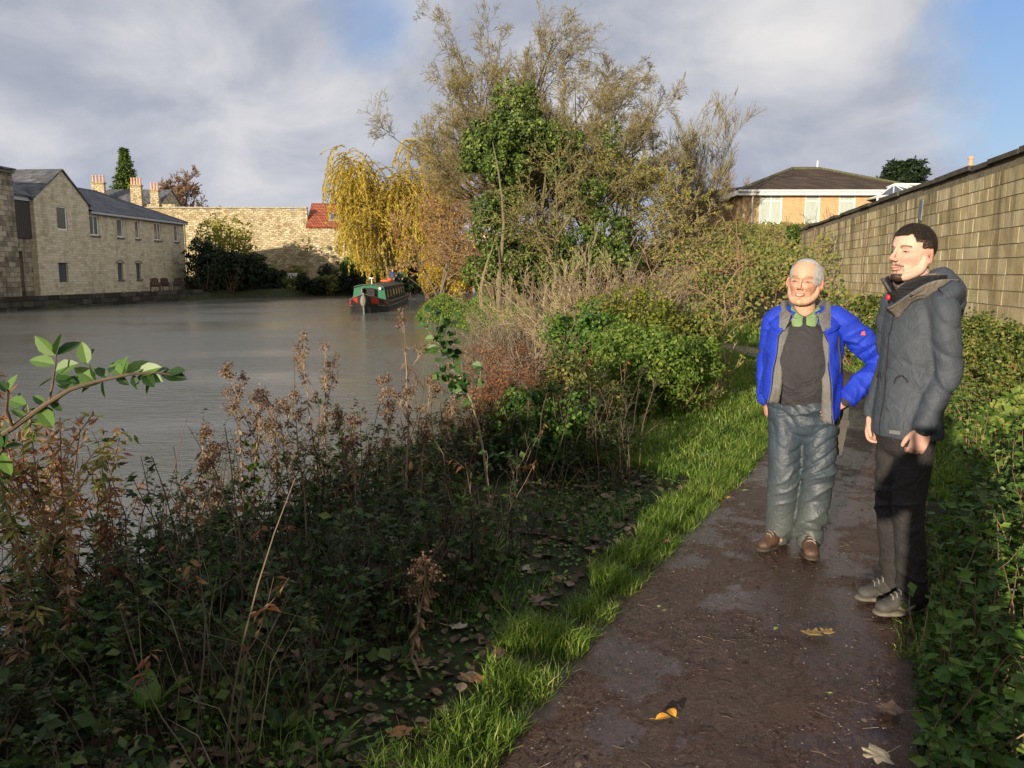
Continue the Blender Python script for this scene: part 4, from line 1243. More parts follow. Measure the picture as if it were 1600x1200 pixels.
# russet and thin trees filling between willow and ivy
p = at(690, 440, 52); make_tree('russet_tree', p[0], 52, .1, 21, 'thin russet autumn tree between the willow and the ivy covered tree', H=7.6, nst=7, r0=.08,
          lv=((9, .5, 45), (8, .5, 38), (7, .5, 34)), trop=(0, 0, .0), tipr=.011, t0=.2, twig=TWIG_B, leaf=ORANGEL, leafn=9000, leafsz=.13)
p = at(755, 440, 43); make_tree('russet_tree', p[0] + .6, 43, .1, 22, 'russet twiggy tree leaning over the path beside the ivy', H=6.6, nst=7, r0=.07,
          lv=((9, .5, 45), (8, .5, 38), (7, .5, 34)), trop=(0, 0, .0), tipr=.009, t0=.2, twig=TWIG_B, leaf=ORANGEL, leafn=4500, leafsz=.11)
p = at(990, 420, 31); make_tree('thicket_tree', p[0], 31, 1.0, 23, 'tangled olive brown tree in front of the right bare tree', H=5.6, nst=6, r0=.07,
          lv=((8, .5, 48), (8, .5, 42), (6, .5, 38)), trop=(0, 0, -.15), tipr=.007, t0=.15, twig=TWIG, leaf=YELG, leafn=6000, leafsz=.08)
p = at(1060, 410, 30); make_tree('thicket_tree', p[0], 30, 1.3, 24, 'pale stemmed thorny tree arching above the bramble slope', H=4.0, nst=6, r0=.06,
          lv=((8, .5, 44), (7, .5, 42), (6, .5, 38)), trop=(0, 0, -.1), tipr=.007, t0=.15, twig=TWIG_P, leaf=YELG, leafn=6000, leafsz=.08)
p = at(872, 420, 28.6); make_tree('thicket_tree', p[0], 28.6, .6, 25, 'twiggy tree tangled through the ivy in the middle', H=5.6, nst=8, r0=.06,
          lv=((8, .5, 44), (7, .5, 42), (6, .5, 38)), trop=(0, 0, -.1), tipr=.007, t0=.15, twig=TWIG, leaf=BRAMB, leafn=6000, leafsz=.09)
p = at(1120, 380, 34); make_tree('thicket_tree', p[0], 34, 1.6, 26, 'low olive tree with yellowing leaves below the slender bare tree', H=2.5, nst=6, r0=.06,
          lv=((8, .5, 44), (7, .5, 42), (6, .5, 38)), trop=(0, 0, -.05), tipr=.008, t0=.1, twig=TWIG, leaf=YELG, leafn=3500, leafsz=.09)

# ------------------------------------------------------------ ivy hung on the trees
def ivy(label, spots, Y, seed, per=4200, leaf=IVY, size=.105, name='ivy_clad_tree', dy=1.0):
    rg = np.random.default_rng(seed); bl = []
    u0 = np.mean([s[0] for s in spots]); base = at(u0, 430, Y)
    root = empty(name, (base[0], Y, gh_(base[0], Y)), 0, label, 'tree')
    o = np.array(root.location)
    for u, v, ru, rv in spots:
        y = Y + rg.uniform(-dy, dy); c = at(u, v, y) - o; k = y / 1245
        bl.append((c, (ru * k, (ru + rv) * k * .5, rv * k)))
    mb = MB()
    for b_ in bl: clumps(mb, rg, [b_], int(per * (b_[1][0] / 1.0) ** 1.3), size, nclump=60, cr=.27, asp=.85)
    mb.build('ivy', leaf, root)
    n = 5; P0 = rg.normal(size=(n, 3)) * [.5, .4, 0]; P0[:, 2] = -.3
    top = max(b[0][2] for b in bl)
    P = curves(rg, P0, nrm(rg.normal(size=(n, 3)) * [.1, .08, 0] + [0, 0, 1]), top * .85, 8, (0, 0, .2), .3)
    m2 = MB(); m2.tubes(P, np.linspace(.11, .012, 8)[None], 7, v=rg.random(n)); m2.build('trunk', BARK, root)
    return root


ivy('tall ivy covered tree with a rounded dark green head', [(806, 165, 34, 34), (795, 205, 46, 34), (765, 228, 44, 34), (825, 215, 34, 36), (742, 248, 28, 22), (790, 262, 40, 26), (858, 215, 24, 26), (800, 305, 22, 26), (780, 335, 22, 24), (868, 262, 18, 16)], 30.2, 31)
ivy('ivy covered stems left of the bramble thicket, reaching down to the towpath', [(765, 330, 32, 26), (775, 365, 38, 36), (800, 405, 52, 36), (850, 372, 36, 30), (750, 425, 28, 26), (840, 430, 60, 28)], 29.8, 32, per=2300)
ivy('ivy mound in the middle below the twiggy tree', [(905, 395, 54, 36), (945, 355, 36, 30), (870, 420, 40, 26), (960, 405, 40, 30), (925, 300, 22, 22)], 28.2, 33, per=2300)
ivy('narrow ivy column on the right bare tree', [(958, 215, 16, 24), (952, 250, 20, 26), (890, 215, 22, 20), (950, 290, 20, 22)], 29.8, 34, per=900)

# ------------------------------------------------------------ willow
def willow(x, y, z, seed, label):
    rg = np.random.default_rng(seed); root = empty('willow_tree', (x, y, z), 0, label, 'tree')
    P0 = np.array([[0, 0, -.4]]); P = curves(rg, P0, np.array([[.05, 0, 1.]]), np.array([7.0]), 9, (0, 0, .2), .25); rad = .42 * np.linspace(1, .3, 9)[None]
    mb = MB(); mb.tubes(P, rad, 9)
    L = np.array([7.0])
    P1, r1, L1 = children(rg, P, rad, 14, .35, 1, 55, .86, L, .5, 7, (0, 0, .25), .35, taper=.2); mb.tubes(P1, r1, 6, v=rg.random(len(P1)))
    P2, r2, L2 = children(rg, P1, r1, 8, .3, 1, 42, .5, L1, .5, 6, (0, 0, .1), .4); mb.tubes(P2, r2, 4, v=rg.random(len(P2)))
    mb.build('trunk', BARK, root)
    # hanging rods
    P3, r3, L3 = children(rg, P2, r2, 15, .2, 1, 55, 1.0, np.full(len(P2), 3.6), .3, 9, (0, 0, -3.6), .3, taper=.1, tipr=.5)
    keep = P3[:, -1, 2] > -.2; P3 = P3[keep]; P3[..., 2] = np.maximum(P3[..., 2], .5 + rg.random((len(P3), 1)))
    n = len(P3); tw = MB(); tw.tubes(P3, .010, 3, v=rg.random(n))
    tw.build('hanging_twigs', TWIG, root)
    lb = MB(); N = 105000; k = rg.integers(0, n, N); t = rg.uniform(0, 1, N) * 7.999; i = t.astype(int); f = (t - i)[:, None]
    Q = P3[k, i] * (1 - f) + P3[k, i + 1] * f; T = nrm(P3[k, i + 1] - P3[k, i])
    D = nrm(T + runit(rg, N) * .5); leaves(lb, Q, D, runit(rg, N), .25 * rg.uniform(.6, 1.2, N), asp=.32, v=np.clip(rg.beta(2, 2, N) + (rg.random(n)[k] - .5) * .5, 0, 1))
    lb.build('foliage', WILLOW, root)


willow(-10.0, 66.5, .1, 41, 'large golden weeping willow overhanging the far bank')
p = at(668, 440, 60); willow2 = None

# ------------------------------------------------------------ conifer and cedar on the skyline
def conifer(x, y, z, H, r, seed, label, tiers=44, name='conifer', flat=False):
    rg = np.random.default_rng(seed); root = empty(name, (x, y, z), 0, label, 'tree')
    mb = MB(); mb.tubes([np.linspace((0, 0, -.5), (0, 0, H), 6)], np.linspace(.3, .03, 6)[None], 8); mb.build('trunk', BARK, root)
    lb = MB(); Ps = []
    for i in range(tiers):
        t = (i + .5) / tiers; zz = H * (.12 + .88 * t); n = 9
        rr_ = r * ((1 - t) ** .8 if not flat else (.55 + .45 * math.sin(3.0 * t + .4))) * rg.uniform(.8, 1.1)
        a = rg.uniform(0, 6.28, n); D = np.stack([np.cos(a), np.sin(a), np.full(n, -.15 if not flat else .12)], 1)
        P = curves(rg, np.tile([[0, 0, zz]], (n, 1)), D, rr_ * rg.uniform(.7, 1.15, n), 6, (0, 0, -.1 if not flat else 0), .2); Ps.append(P)
    P = np.concatenate(Ps); N = 24000; k = rg.integers(0, len(P), N); t = rg.uniform(.1, 1, N) * 4.999; i = t.astype(int); f = (t - i)[:, None]
    Q = P[k, i] * (1 - f) + P[k, i + 1] * f + rg.normal(size=(N, 3)) * [.18, .18, .10]
    leaf_from(rg, Q, np.tile([[0, -.3, .8]], (N, 1)), .42, mb=lb, asp=.4)
    m2 = MB(); m2.tubes(P, .03, 3); m2.build('branches', BARK, root)
    lb.build('foliage', DARKG if flat else IVY, root)


p = at(205, 420, 115); q = at(205, 233, 115); conifer(p[0], 115, .2, q[2] - .2, 4.6, 51, 'narrow dark pointed conifer behind the long building roof')
p = at(1412, 290, 75); q = at(1408, 256, 75); conifer(p[0], 75, q[2] - 5.5, 5.5, 2.6, 52, 'flat topped dark cedar right of the bungalow roof', tiers=9, name='cedar', flat=True)

# ------------------------------------------------------------ far bank shrubs
FB = .2
def fb(u, Y): return (u - 800) / 1245 * Y / 1.012
bush('yellow_tree', fb(350, 70), 70, 2.6, 6.1, 61, 'tall yellow green shrub in front of the rubble wall', YELG, .22, 4200, 8, cat='tree', z=.2)
for i, (u, Y, r_, h_, lab) in enumerate(((322, 64.5, 1.7, 4.0, 'dark evergreen mass against the end of the long building'), (356, 66, 2.3, 3.4, 'dark bush below the yellow green shrub'), (395, 68, 2.2, 3.0, 'dark bush at the corner of the far bank'), (425, 69.5, 1.4, 1.9, 'low dark bush left of the notice board'))):
    bush('dark_bush', fb(u, Y), Y, r_, h_, 62 + i, lab, DARKG, .2, 5200, 8, z=.0)
bush('round_bush', fb(510, 74), 74, 1.15, 2.3, 70, 'neat round dark bush in front of the rubble wall', DARKG, .13, 3800, 6, z=.2)
bush('green_bush', fb(548, 73), 73, 1.5, 2.7, 71, 'mid green bush right of the round dark bush', GREENL, .2, 4200, 7, z=.2)
bush('green_bush', fb(575, 72), 72, 1.3, 2.2, 72, 'mid green bush under the left edge of the willow', GREENL, .2, 3500, 7, z=.2)
bush('dome_bush', fb(462, 75), 75, 1.7, 1.9, 73, 'low dome shaped olive bush above the notice board', BRAMB, .15, 3200, 6, z=.2)
for i, u in enumerate(range(300, 640, 24)):
    Y = 66.5 + (u - 300) * .018
    xx = fb(u, Y)
    bush('hedge_bush', xx, Y + .3, 1.5, 1.55 + .25 * math.sin(i * 2.1), 80 + i, 'dark straggly bush in the low bank hedge along the far water edge', DARKG if i % 3 else BRAMB, .17, 2300, 5, group='bushes of the low far bank hedge', z=-.35)
bush('bare_shrub', fb(425, 78), 78, 2.0, 3.0, 99, 'thin bare shrub against the rubble wall', BRAMB, .12, 500, 6, z=.2, twig=TWIG_B)
# dark growth under the willow and beyond
for i, (u, Y, r_, h_, lab) in enumerate(((600, 78, 2.6, 3.2, 'dark shrub in the shade under the left of the willow'), (640, 82, 3.0, 4.2, 'dark shrub behind the willow trunk'), (680, 80, 2.4, 3.6, 'dark shrub right of the willow trunk'), (722, 78, 2.2, 3.4, 'dark shrub behind the moored boat'), (757, 76, 2.4, 4.3, 'dark shrub filling the gap under the ivy'))):
    bush('dark_bush', fb(u, Y), Y, r_, h_, 110 + i, lab, DARKG, .22, 4200, 8, z=.0)
bush('yellow_shrub', fb(712, 57) - .2, 58, 1.8, 3.3, 120, 'yellow leaved shrub by the bank beyond the green promontory', WILLOW, .16, 4800, 8, z=.0)
bush('yellow_shrub', fb(672, 62), 62, .95, 3.9, 121, 'narrow hanging golden shrub at the water edge under the willow', WILLOW, .18, 4000, 8, z=-.4, asp=.35)

# distant wood closing the horizon
rg = np.random.default_rng(130); mb = MB()
for k in range(150):
    a = R(rg.uniform(-62, 62)); d_ = rg.uniform(150, 230); x_, y_ = math.sin(a) * d_, math.cos(a) * d_
    hh = rg.uniform(4, 8.5) if x_ > -30 or x_ < -110 else rg.uniform(3, 6)
    z_ = gh_(x_, y_)
    clumps(mb, rg, [((x_, y_, z_ + hh * .5), (hh * .8, hh * .8, hh * .55))], 420, 1.1, nclump=16, cr=.4)
tag(mb.build('distant_wood', BRAMB), 'distant wood along the horizon', kind='stuff')

# ================================================================== ground cover and near plants
def along(rg, n, y0, y1, d0, d1, pw=1.0):
    """random points beside the path: y range, signed offset range; pw > 1 crowds them towards the camera"""
    k0 = np.interp(y0, PATH[:, 1], seg); k1 = np.interp(y1, PATH[:, 1], seg)
    t = rg.random(n) ** pw; s = k0 + (k1 - k0) * t
    c = path_pt(s); tt_ = nrm(path_pt(s + .1) - path_pt(s - .1)); d = rg.uniform(d0, d1, n); d = np.sign(d) * (np.abs(d) - .14)
    return c + np.stack([tt_[:, 1], -tt_[:, 0]], 1) * d[:, None], d


def blades(mb, rg, P, h, w, lean=.5, v=None, sun=(0, 0)):
    n = len(P); a = rg.uniform(0, 6.28, n); h = np.broadcast_to(h, (n,)); v = rg.random(n) if v is None else v
    S = np.stack([np.cos(a), np.sin(a), 0 * a], 1); b = rg.uniform(0, 6.28, n); l = (rg.random(n) ** .7 * lean * h)[:, None]
    D = np.stack([np.cos(b), np.sin(b), 0 * b], 1); U = np.array([[0, 0, 1.0]])
    hh = h[:, None]; W = (w * rg.uniform(.6, 1.3, n))[:, None]
    m = P + U * hh * .55 + D * l * .3; t = P + U * hh * (1 - .25 * (l / hh)) + D * l
    Q = np.stack([P - S * W, P + S * W, m + S * W * .8, m - S * W * .8, t], 1); i = np.arange(n)[:, None] * 5
    mb.add(Q, i + [0, 1, 2, 3], np.repeat(v, 5)); mb.F.append((i + [3, 2, 4] + mb.n - n * 5, 0))


def xyz(P2, dz=0.0): return np.c_[P2, hgt(P2[:, 0], P2[:, 1]) + dz]


rg = np.random.default_rng(200)
# lush strip of grass along the left edge of the path
mb = MB()
P2, d = along(rg, 40000, 1.0, 9.0, -1.12, -.74, 1.25)
clump = sn(P2, 61, f=3.0); keep = (clump + rg.normal(size=len(d)) * .35 > -.55) & (d > -.82 - .16 * (sn(P2, 62, f=1.6) + .3)); P2, cl_ = P2[keep], clump[keep]
P = xyz(P2, -.01); blades(mb, rg, P, rg.uniform(.05, .12, len(P)) * (1 + .35 * cl_), .0022, .9)
P2, d = along(rg, 36000, 5.5, 20, -2.4, -.72, 1.5)
keep = canal_d(P2[:, 0], P2[:, 1]) > .5; P2 = P2[keep]
P = xyz(P2, -.01); blades(mb, rg, P, rg.uniform(.05, .13, len(P)), .0045, .9)
P2, d = along(rg, 30000, 1.2, 20, .74, 1.25, 1.6); keep = sn(P2, 66, f=1.1) + .35 * (P2[:, 1] - 5) > .1; P2 = P2[keep]
P = xyz(P2, -.01); blades(mb, rg, P, rg.uniform(.04, .10, len(P)), .004, .9)
P2, d = along(rg, 26000, 14, 60, -2.6, -.7, 1.2); keep = canal_d(P2[:, 0], P2[:, 1]) > .2; P2 = P2[keep]
P = xyz(P2, -.01); blades(mb, rg, P, rg.uniform(.08, .2, len(P)), .012, .9)
P2, d = along(rg, 16000, 14, 50, .74, 2.0, 1.2)
P = xyz(P2, -.01); blades(mb, rg, P, rg.uniform(.06, .14, len(P)), .011, .9)
tag(mb.build('grass', GRASSM), 'lush green grass edging the muddy towpath', kind='stuff')

# sparse grass and little plants in the leaf litter
mb = MB()
P2, d = along(rg, 7000, 1.0, 8, -1.75, -1.1, 1.2); keep = sn(P2, 63, f=1.8) > .15; P = xyz(P2[keep], -.01)
blades(mb, rg, P, rg.uniform(.05, .14, len(P)), .002, 1.0)
P2, d = along(rg, 5000, 1.2, 8, -1.9, -1.05, 1.2); P = xyz(P2, .02); leaf_from(rg, P, np.tile([[0, 0, 1.]], (len(P), 1)), .028, mb=mb, asp=.7, spread=.6)
tag(mb.build('litter_plants', GREENL), 'low sparse plants growing through the leaf litter', kind='stuff')

# leaf litter: dead leaves in their hundreds
LITTER = mat_leaf('dead_leaf', [(.030, .017, .010), (.065, .036, .020), (.12, .075, .042), (.22, .16, .10)], rough=.6, spec=.3, trans=.05)
mb = MB(); P2, d = along(rg, 2000, 1.0, 10, -2.1, -1.0, 1.3); P = xyz(P2, .012)
leaf_from(rg, P, np.tile([[0, 0, 1.]], (len(P), 1)), .06, mb=mb, asp=.75, spread=.35, nice=True, fold=.3)
tag(mb.build('leaf_litter', LITTER), 'brown rotting leaf litter behind the grass strip', kind='stuff')

# undergrowth on the near bank
def weeds(P, H, rg, mbs, mbl, nl, lsz, asp, r=.004, K=7, wander=.35, lean=.16, t0=.15, v0=0.0, spread=.9, droop=0., side=0, nice=False):
    n = len(P); D = nrm(rg.normal(size=(n, 3)) * [lean, lean, 0] + [0, 0, 1])
    Cv = curves(rg, P, D, H, K, (0, 0, 0), wander); mbs.tubes(Cv, r * np.linspace(1.2, .4, K)[None] * rg.uniform(.7, 1.3, (n, 1)), 3, v=rg.random(n))
    if side:
        C2, R2, L2 = children(rg, Cv, np.full((n, K), r), side, .3, 1, 42, .32, np.broadcast_to(H, (n,)).astype(float), .6, 4, (0, 0, .2), .3); mbs.tubes(C2, R2 * .8, 3, v=rg.random(len(C2))); Cv2 = C2
        src = C2
    else: src = Cv
    N = nl * n; k = rg.integers(0, len(src), N); t = rg.uniform(t0, 1, N) * (src.shape[1] - 1.001); i = t.astype(int); f = (t - i)[:, None]
    Q = src[k, i] * (1 - f) + src[k, i + 1] * f; A = rg.uniform(0, 6.28, N); D = np.stack([np.cos(A), np.sin(A), rg.uniform(-.5 - droop, .5 - droop, N)], 1)
    leaves(mbl, Q, D, nrm(np.array([0, 0, 1.]) + runit(rg, N) * spread), lsz * rg.uniform(.5, 1.3, N), asp=asp, v=np.clip(rg.beta(2, 2, N) + v0, 0, 1), nice=nice, droop=droop * .3)
    return Cv


def scatter(rg, n, x0, x1, y0, y1, cond):
    out = []
    while sum(map(len, out)) < n:
        X = rg.uniform(x0, x1, n * 2); Y = rg.uniform(y0, y1, n * 2); e = canal_d(X, Y); d = path_d(X, Y)
        k = cond(X, Y, e, d); out.append(np.c_[X[k], Y[k]])
    return np.concatenate(out)[:n]


nearc = lambda X, Y, e, d: (e > -.30) & (d < -1.22) & (e < 3.2)
def thin(P2, rg, k=.0):
    # patchy growth: gaps over the water, tussocks elsewhere
    nz = sn(P2, 90, f=.55) + .5 * sn(P2, 91, f=1.5); e = canal_d(P2[:, 0], P2[:, 1])
    return P2[nz + rg.normal(size=len(P2)) * .25 > -.35 + k + .45 * smooth(e, .9, -.1)]
def hmod(P2): return .72 + .26 * sn(P2, 92, f=.6) + .12 * sn(P2, 93, f=2.0)
ms, ml, mf, mr = MB(), MB(), MB(), MB()
SHADEG = mat_leaf('undergrowth_shade_leaf', [(.008, .018, .005), (.020, .042, .009), (.045, .085, .017), (.12, .16, .04)], rough=.5, spec=.25, trans=.25)  # separate darker leaf colours: the near bank's shade is put into them
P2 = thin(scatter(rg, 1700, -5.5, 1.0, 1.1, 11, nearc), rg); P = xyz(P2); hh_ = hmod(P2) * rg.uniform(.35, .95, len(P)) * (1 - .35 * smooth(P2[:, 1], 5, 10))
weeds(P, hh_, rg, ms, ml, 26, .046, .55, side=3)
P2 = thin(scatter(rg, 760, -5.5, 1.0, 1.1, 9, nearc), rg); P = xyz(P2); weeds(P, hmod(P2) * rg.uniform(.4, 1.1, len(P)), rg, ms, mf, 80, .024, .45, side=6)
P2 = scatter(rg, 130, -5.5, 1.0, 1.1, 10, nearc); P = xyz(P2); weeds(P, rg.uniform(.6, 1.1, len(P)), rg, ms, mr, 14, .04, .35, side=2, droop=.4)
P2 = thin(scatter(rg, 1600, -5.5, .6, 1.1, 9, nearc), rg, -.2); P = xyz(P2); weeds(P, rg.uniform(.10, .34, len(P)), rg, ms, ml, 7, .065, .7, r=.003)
tag(ms.build('undergrowth_stems', mat_leaf('dark_weed_stem', [(.035, .025, .02), (.075, .055, .04), (.15, .11, .08)], rough=.9, spec=.1, trans=0)), 'tangle of thin dead stems on the near bank', kind='stuff')  # stem colours darkened as well, to deepen the bank's shade
tag(ml.build('undergrowth_leaves', SHADEG), 'green nettles and weeds on the near bank, coloured dark for shade', kind='stuff')
tag(mf.build('undergrowth_fine', mat_leaf('fine_weed', [(.012, .022, .008), (.030, .05, .013), (.065, .085, .024), (.13, .10, .045)], trans=.25)), 'fine feathery weeds on the near bank', kind='stuff')
tag(mr.build('undergrowth_rusty', RUST), 'withered russet leaves among the near weeds', kind='stuff')
# overhanging fine grass and pale dead stalks
mb = MB(); P2 = scatter(rg, 2600, -5, .6, 1.2, 10, nearc); P2 = P2[sn(P2, 94, f=1.1) > .1]; P = xyz(P2); blades(mb, rg, P, rg.uniform(.2, .6, len(P)), .0022, 1.0)
tag(mb.build('dry_grass', mat_leaf('dry_grass_blade', [(.10, .09, .04), (.20, .17, .08), (.30, .26, .15)], trans=.2)), 'long dry grass stalks standing in the undergrowth', kind='stuff')

# reeds and greenery on the promontory and round the far towpath
rg = np.random.default_rng(210)
mb = MB(); msx = MB()
P2 = scatter(rg, 30000, -5.5, 3, 22, 44, lambda X, Y, e, d: (e > -.15) & (d < -.95) & (e < 4))
hn = .16 + .22 * (sn(P2, 70, f=.9) + .6).clip(0, 1.5) * smooth(canal_d(P2[:, 0], P2[:, 1]), 3.0, .3); P = xyz(P2); P[:, 2] += hn * rg.random(len(P)) ** .5
leaf_from(rg, P, np.tile([[-.2, -.6, .6]], (len(P), 1)), .11, mb=mb, asp=.45)
P2 = scatter(rg, 6000, -5.5, 3, 44, 72, lambda X, Y, e, d: (e > -.1) & (abs(d) > .95) & (e < 4)); P = xyz(P2); P[:, 2] += rg.uniform(0, .4, len(P)); leaf_from(rg, P, np.tile([[-.2, -.6, .6]], (len(P), 1)), .2, mb=mb, asp=.45)
P2 = scatter(rg, 9000, -1, 3, 9, 22, lambda X, Y, e, d: (e > -.15) & (d < -1.6) & (e < 3.4)); P = xyz(P2); P[:, 2] += rg.uniform(0, .35, len(P)) ; leaf_from(rg, P, np.tile([[-.2, -.5, .7]], (len(P), 1)), .07, mb=mb, asp=.5)
tag(mb.build('bank_greenery', BRIGHT), 'bright green waterside plants along the towpath bank', kind='stuff')

# big bramble slope between the towpath and the bungalow
rg = np.random.default_rng(220)
mb = MB(); mt = MB()
def slope_c(X, Y, e, d): return (d > 1.5) & (d < 22) & (X < np.where(Y < 29, WA[0] + .211 * (Y + 2) - .15, 99)) & (Y < 47)
P2 = scatter(rg, 64000, 0, 22, 15.5, 47, slope_c); dd_ = path_d(P2[:, 0], P2[:, 1])
hump = (1 - .55 * smooth(P2[:, 1], 30, 40)) * (.55 + .55 * sn(P2, 71, f=.28) + .25 * sn(P2, 72, f=.9)).clip(.08, 2) * smooth(dd_, 1.4, 2.8) * 1.15
P = xyz(P2); P[:, 2] += hump * (1 - rg.random(len(P)) ** 2.2 * .5)
cv_ = .5 + .25 * sn(P2, 73, f=.45); v = np.clip(rg.beta(2, 2, len(P)) * .7 + cv_ * .5 - .05, 0, 1)
leaf_from(rg, P, np.tile([[-.35, -.7, .6]], (len(P), 1)), .105, mb=mb, asp=.7, v=v)
tag(mb.build('bramble_leaves', BRAMB), 'thick brambles and ivy covering the slope above the towpath', kind='stuff')
P2 = scatter(rg, 480, 0, 20, 16, 38, slope_c); P = xyz(P2); n = len(P)
Cv = curves(rg, P, nrm(rg.normal(size=(n, 3)) * [.5, .5, 0] + [0, 0, 1]), rg.uniform(.9, 2.3, n), 8, (0, 0, -.9), .4); mt.tubes(Cv, .010, 3, v=rg.random(n))
C2, R2, _ = children(rg, Cv, np.full((n, 8), .01), 5, .2, 1, 40, .4, np.full(n, 1.6), .7, 4, (0, 0, 0), .3); mt.tubes(C2, R2 * .8, 3, v=rg.random(len(C2)))
tag(mt.build('bramble_stems', TWIG_B), 'arching brown bramble stems over the slope', kind='stuff')

# nettles and ground elder on the bank below the wall
SHADEG2 = mat_leaf('verge_shade_leaf', [(.012, .028, .006), (.035, .075, .012), (.085, .15, .025), (.17, .23, .05)], rough=.45, spec=.3, trans=.25, clump=2.0)  # darker version of the verge nettle leaf, with shade put into its colour
rg = np.random.default_rng(230); mb = MB(); md = MB()
wl = lambda X, Y, e, d: (d > .66 + .28 * smooth(Y, 4, 6)) & (X < WA[0] + .211 * (Y + 2) - .12)
for N, y0, y1, sz in ((36000, 1.0, 5.5, .042), (36000, 5.5, 16, .07)):
    if y0 > 5: nm_ = mb; mb = MB()
    P2 = scatter(rg, N, 1, 7.5, y0, y1, wl); dd_ = path_d(P2[:, 0], P2[:, 1])
    hm = (.16 + .16 * sn(P2, 74, f=.9) + .08 * sn(P2, 75, f=3)).clip(.02, 1) * smooth(dd_, .62, 1.5) + .015 + .55 * smooth((X_ := WA[0] + .211 * (P2[:, 1] + 2) - P2[:, 0]), 1.0, .15) * (.6 + .4 * sn(P2, 77, f=.7)) * smooth(P2[:, 1], 12, 9)
    P = xyz(P2); P[:, 2] += hm * (1 - .6 * rg.random(len(P)) ** 2)
    leaf_from(rg, P, np.tile([[-.35, -.5, .8]], (len(P), 1)), sz, mb=mb, asp=.75, spread=.7)
tag(mb.build('nettle_bank', BRIGHT), 'bright green nettles and ground elder on the bank below the wall', kind='stuff')
tag(nm_.build('verge_weeds_shade_dark', SHADEG2), 'near bank weeds right of the path, leaf colour darkened for shade', kind='stuff')
P2 = scatter(rg, 1500, 1, 6, 1, 9, wl); P = xyz(P2, .02); weeds(P, rg.uniform(.12, .42, len(P)), rg, md, ml2 := MB(), 9, .06, .6, r=.003)
tag(ml2.build('bank_weeds', GREENL), 'leafy weeds standing above the bank below the wall', kind='stuff')
tag(md.build('bank_stems', TWIG_B), 'thin stems of the weeds on the bank below the wall', kind='stuff')

# bushes below the wall
def bz(u, v, Y): return at(u, v, Y)
for (u, Y, off, r_, h_, lf, lab, sz) in ((1372, 10.5, .75, .7, .95, GREENL, 'dark green bush at the wall foot between the two men', .055), (1330, 13.5, .8, .8, 1.1, BRAMB, 'olive bush by the wall foot behind the older man', .07),
                                   (1535, 7.6, .55, .55, .75, BRAMB, 'bramble bush with russet leaves beside the younger man', .045), (1590, 6.2, .5, .5, .62, BRAMB, 'low olive bush at the right edge of the picture under the wall', .04), (1575, 8.6, .5, .45, .9, BRAMB, 'tall narrow olive bramble against the stone wall', .04), (1480, 9.4, .5, .5, .8, GREENL, 'small dark green bush at the wall foot behind the younger man', .05)):
    bush('wall_bush', WA[0] + .211 * (Y + 2) - off, Y, r_, h_, 240 + int(u), lab, lf, sz, 4600, 7, vbias=-.12)

# ivy climbing the end of the wall
rg = np.random.default_rng(260); N = 5200; xx = np.clip(rg.normal(29.7, .75, N), 27.6, 31.4); zz = rg.random(N) ** .8 * 3.0; keep = (np.abs(xx - 29.7 - .3 * np.sin(zz * 3)) < .9 + .35 * np.sin(zz * 5 + 1)); xx, zz = xx[keep], zz[keep]
W3 = np.array([wall_pt(a, 0, 0) for a in xx]); nn_ = np.array([-WD[1], WD[0], 0]); P = W3 + nn_ * rg.uniform(.08, .30, (len(xx), 1)); P[:, 2] = zz + .1
mb = MB(); leaf_from(rg, P, np.tile([nn_ + [0, 0, .35]], (len(P), 1)), .12, mb=mb, asp=.85); tag(mb.build('wall_ivy', IVY), 'dark ivy climbing the far end of the ashlar wall', 'ivy')

# ------------------------------------------------------------ shrubs between towpath and canal
for i, (u, Y, H, n, lean, lab) in enumerate(((845, 16.5, 2.15, 85, (-.25, 0, 0), 'large violet brown dry shrub nearest the water, leaning over the canal'), (905, 14.5, 1.9, 70, (-.1, 0, 0), 'dry brown shrub in the middle of the waterside row'),
        (985, 14.0, 1.9, 70, (.0, 0, 0), 'dry feathery shrub behind the green elder bush'), (1030, 12.8, 1.35, 50, (.0, 0, 0), 'dry twiggy shrub at the right of the waterside row'), (800, 20, 1.9, 60, (-.1, 0, 0), 'furthest dry shrub, where the bank turns to the promontory'))):
    p = at(u, 560, Y)
    fountain('dry_shrub', p[0], Y, 300 + i, lab, H=H, n=n, spread=.42, twig=TWIG_V if i % 2 == 0 else TWIG_P, leaf=DRY if i % 2 == 0 else YELG, leafn=2600, lean=lean, lsz=.06, side=9, r=.009, tip=.0038, base=.3)
p = at(885, 640, 9.5); fountain('dry_shrub', p[0] - .3, 9.6, 311, 'spiky leafless twig shrub low over the water', H=1.15, n=46, spread=.8, twig=TWIG_V, lean=(-.5, 0, 0), r=.006, tip=.003, side=8)
bush('elder_bush', at(1010, 640, 8.6)[0], 8.6, .78, .95, 320, 'bright green elder bush beside the grass', BRIGHT, .055, 9500, 9, asp=.5, twig=TWIG_B)
bush('elder_bush', at(1085, 640, 8.9)[0], 8.9, .45, .80, 321, 'smaller bright green bush right of the elder', BRIGHT, .05, 3800, 6, asp=.5)
bush('green_bush', at(925, 600, 10.5)[0], 10.5, .8, 1.05, 322, 'dark green bush left of the bright elder', GREENL, .06, 6500, 8)
bush('green_bush', at(990, 560, 11.3)[0], 11.3, .75, 1.3, 323, 'green bush with a few yellow leaves behind the elder', YELG, .06, 5500, 8, vbias=-.2)
bush('green_bush', at(1080, 520, 12.0)[0], 12.0, .45, .95, 324, 'olive bush at the right end of the waterside row', BRAMB, .06, 4500, 8)
bush('weed_clump', at(905, 690, 7.2)[0], 7.2, .55, .75, 325, 'dark brown and green weed clump left of the grass', BRAMB, .04, 5200, 7)
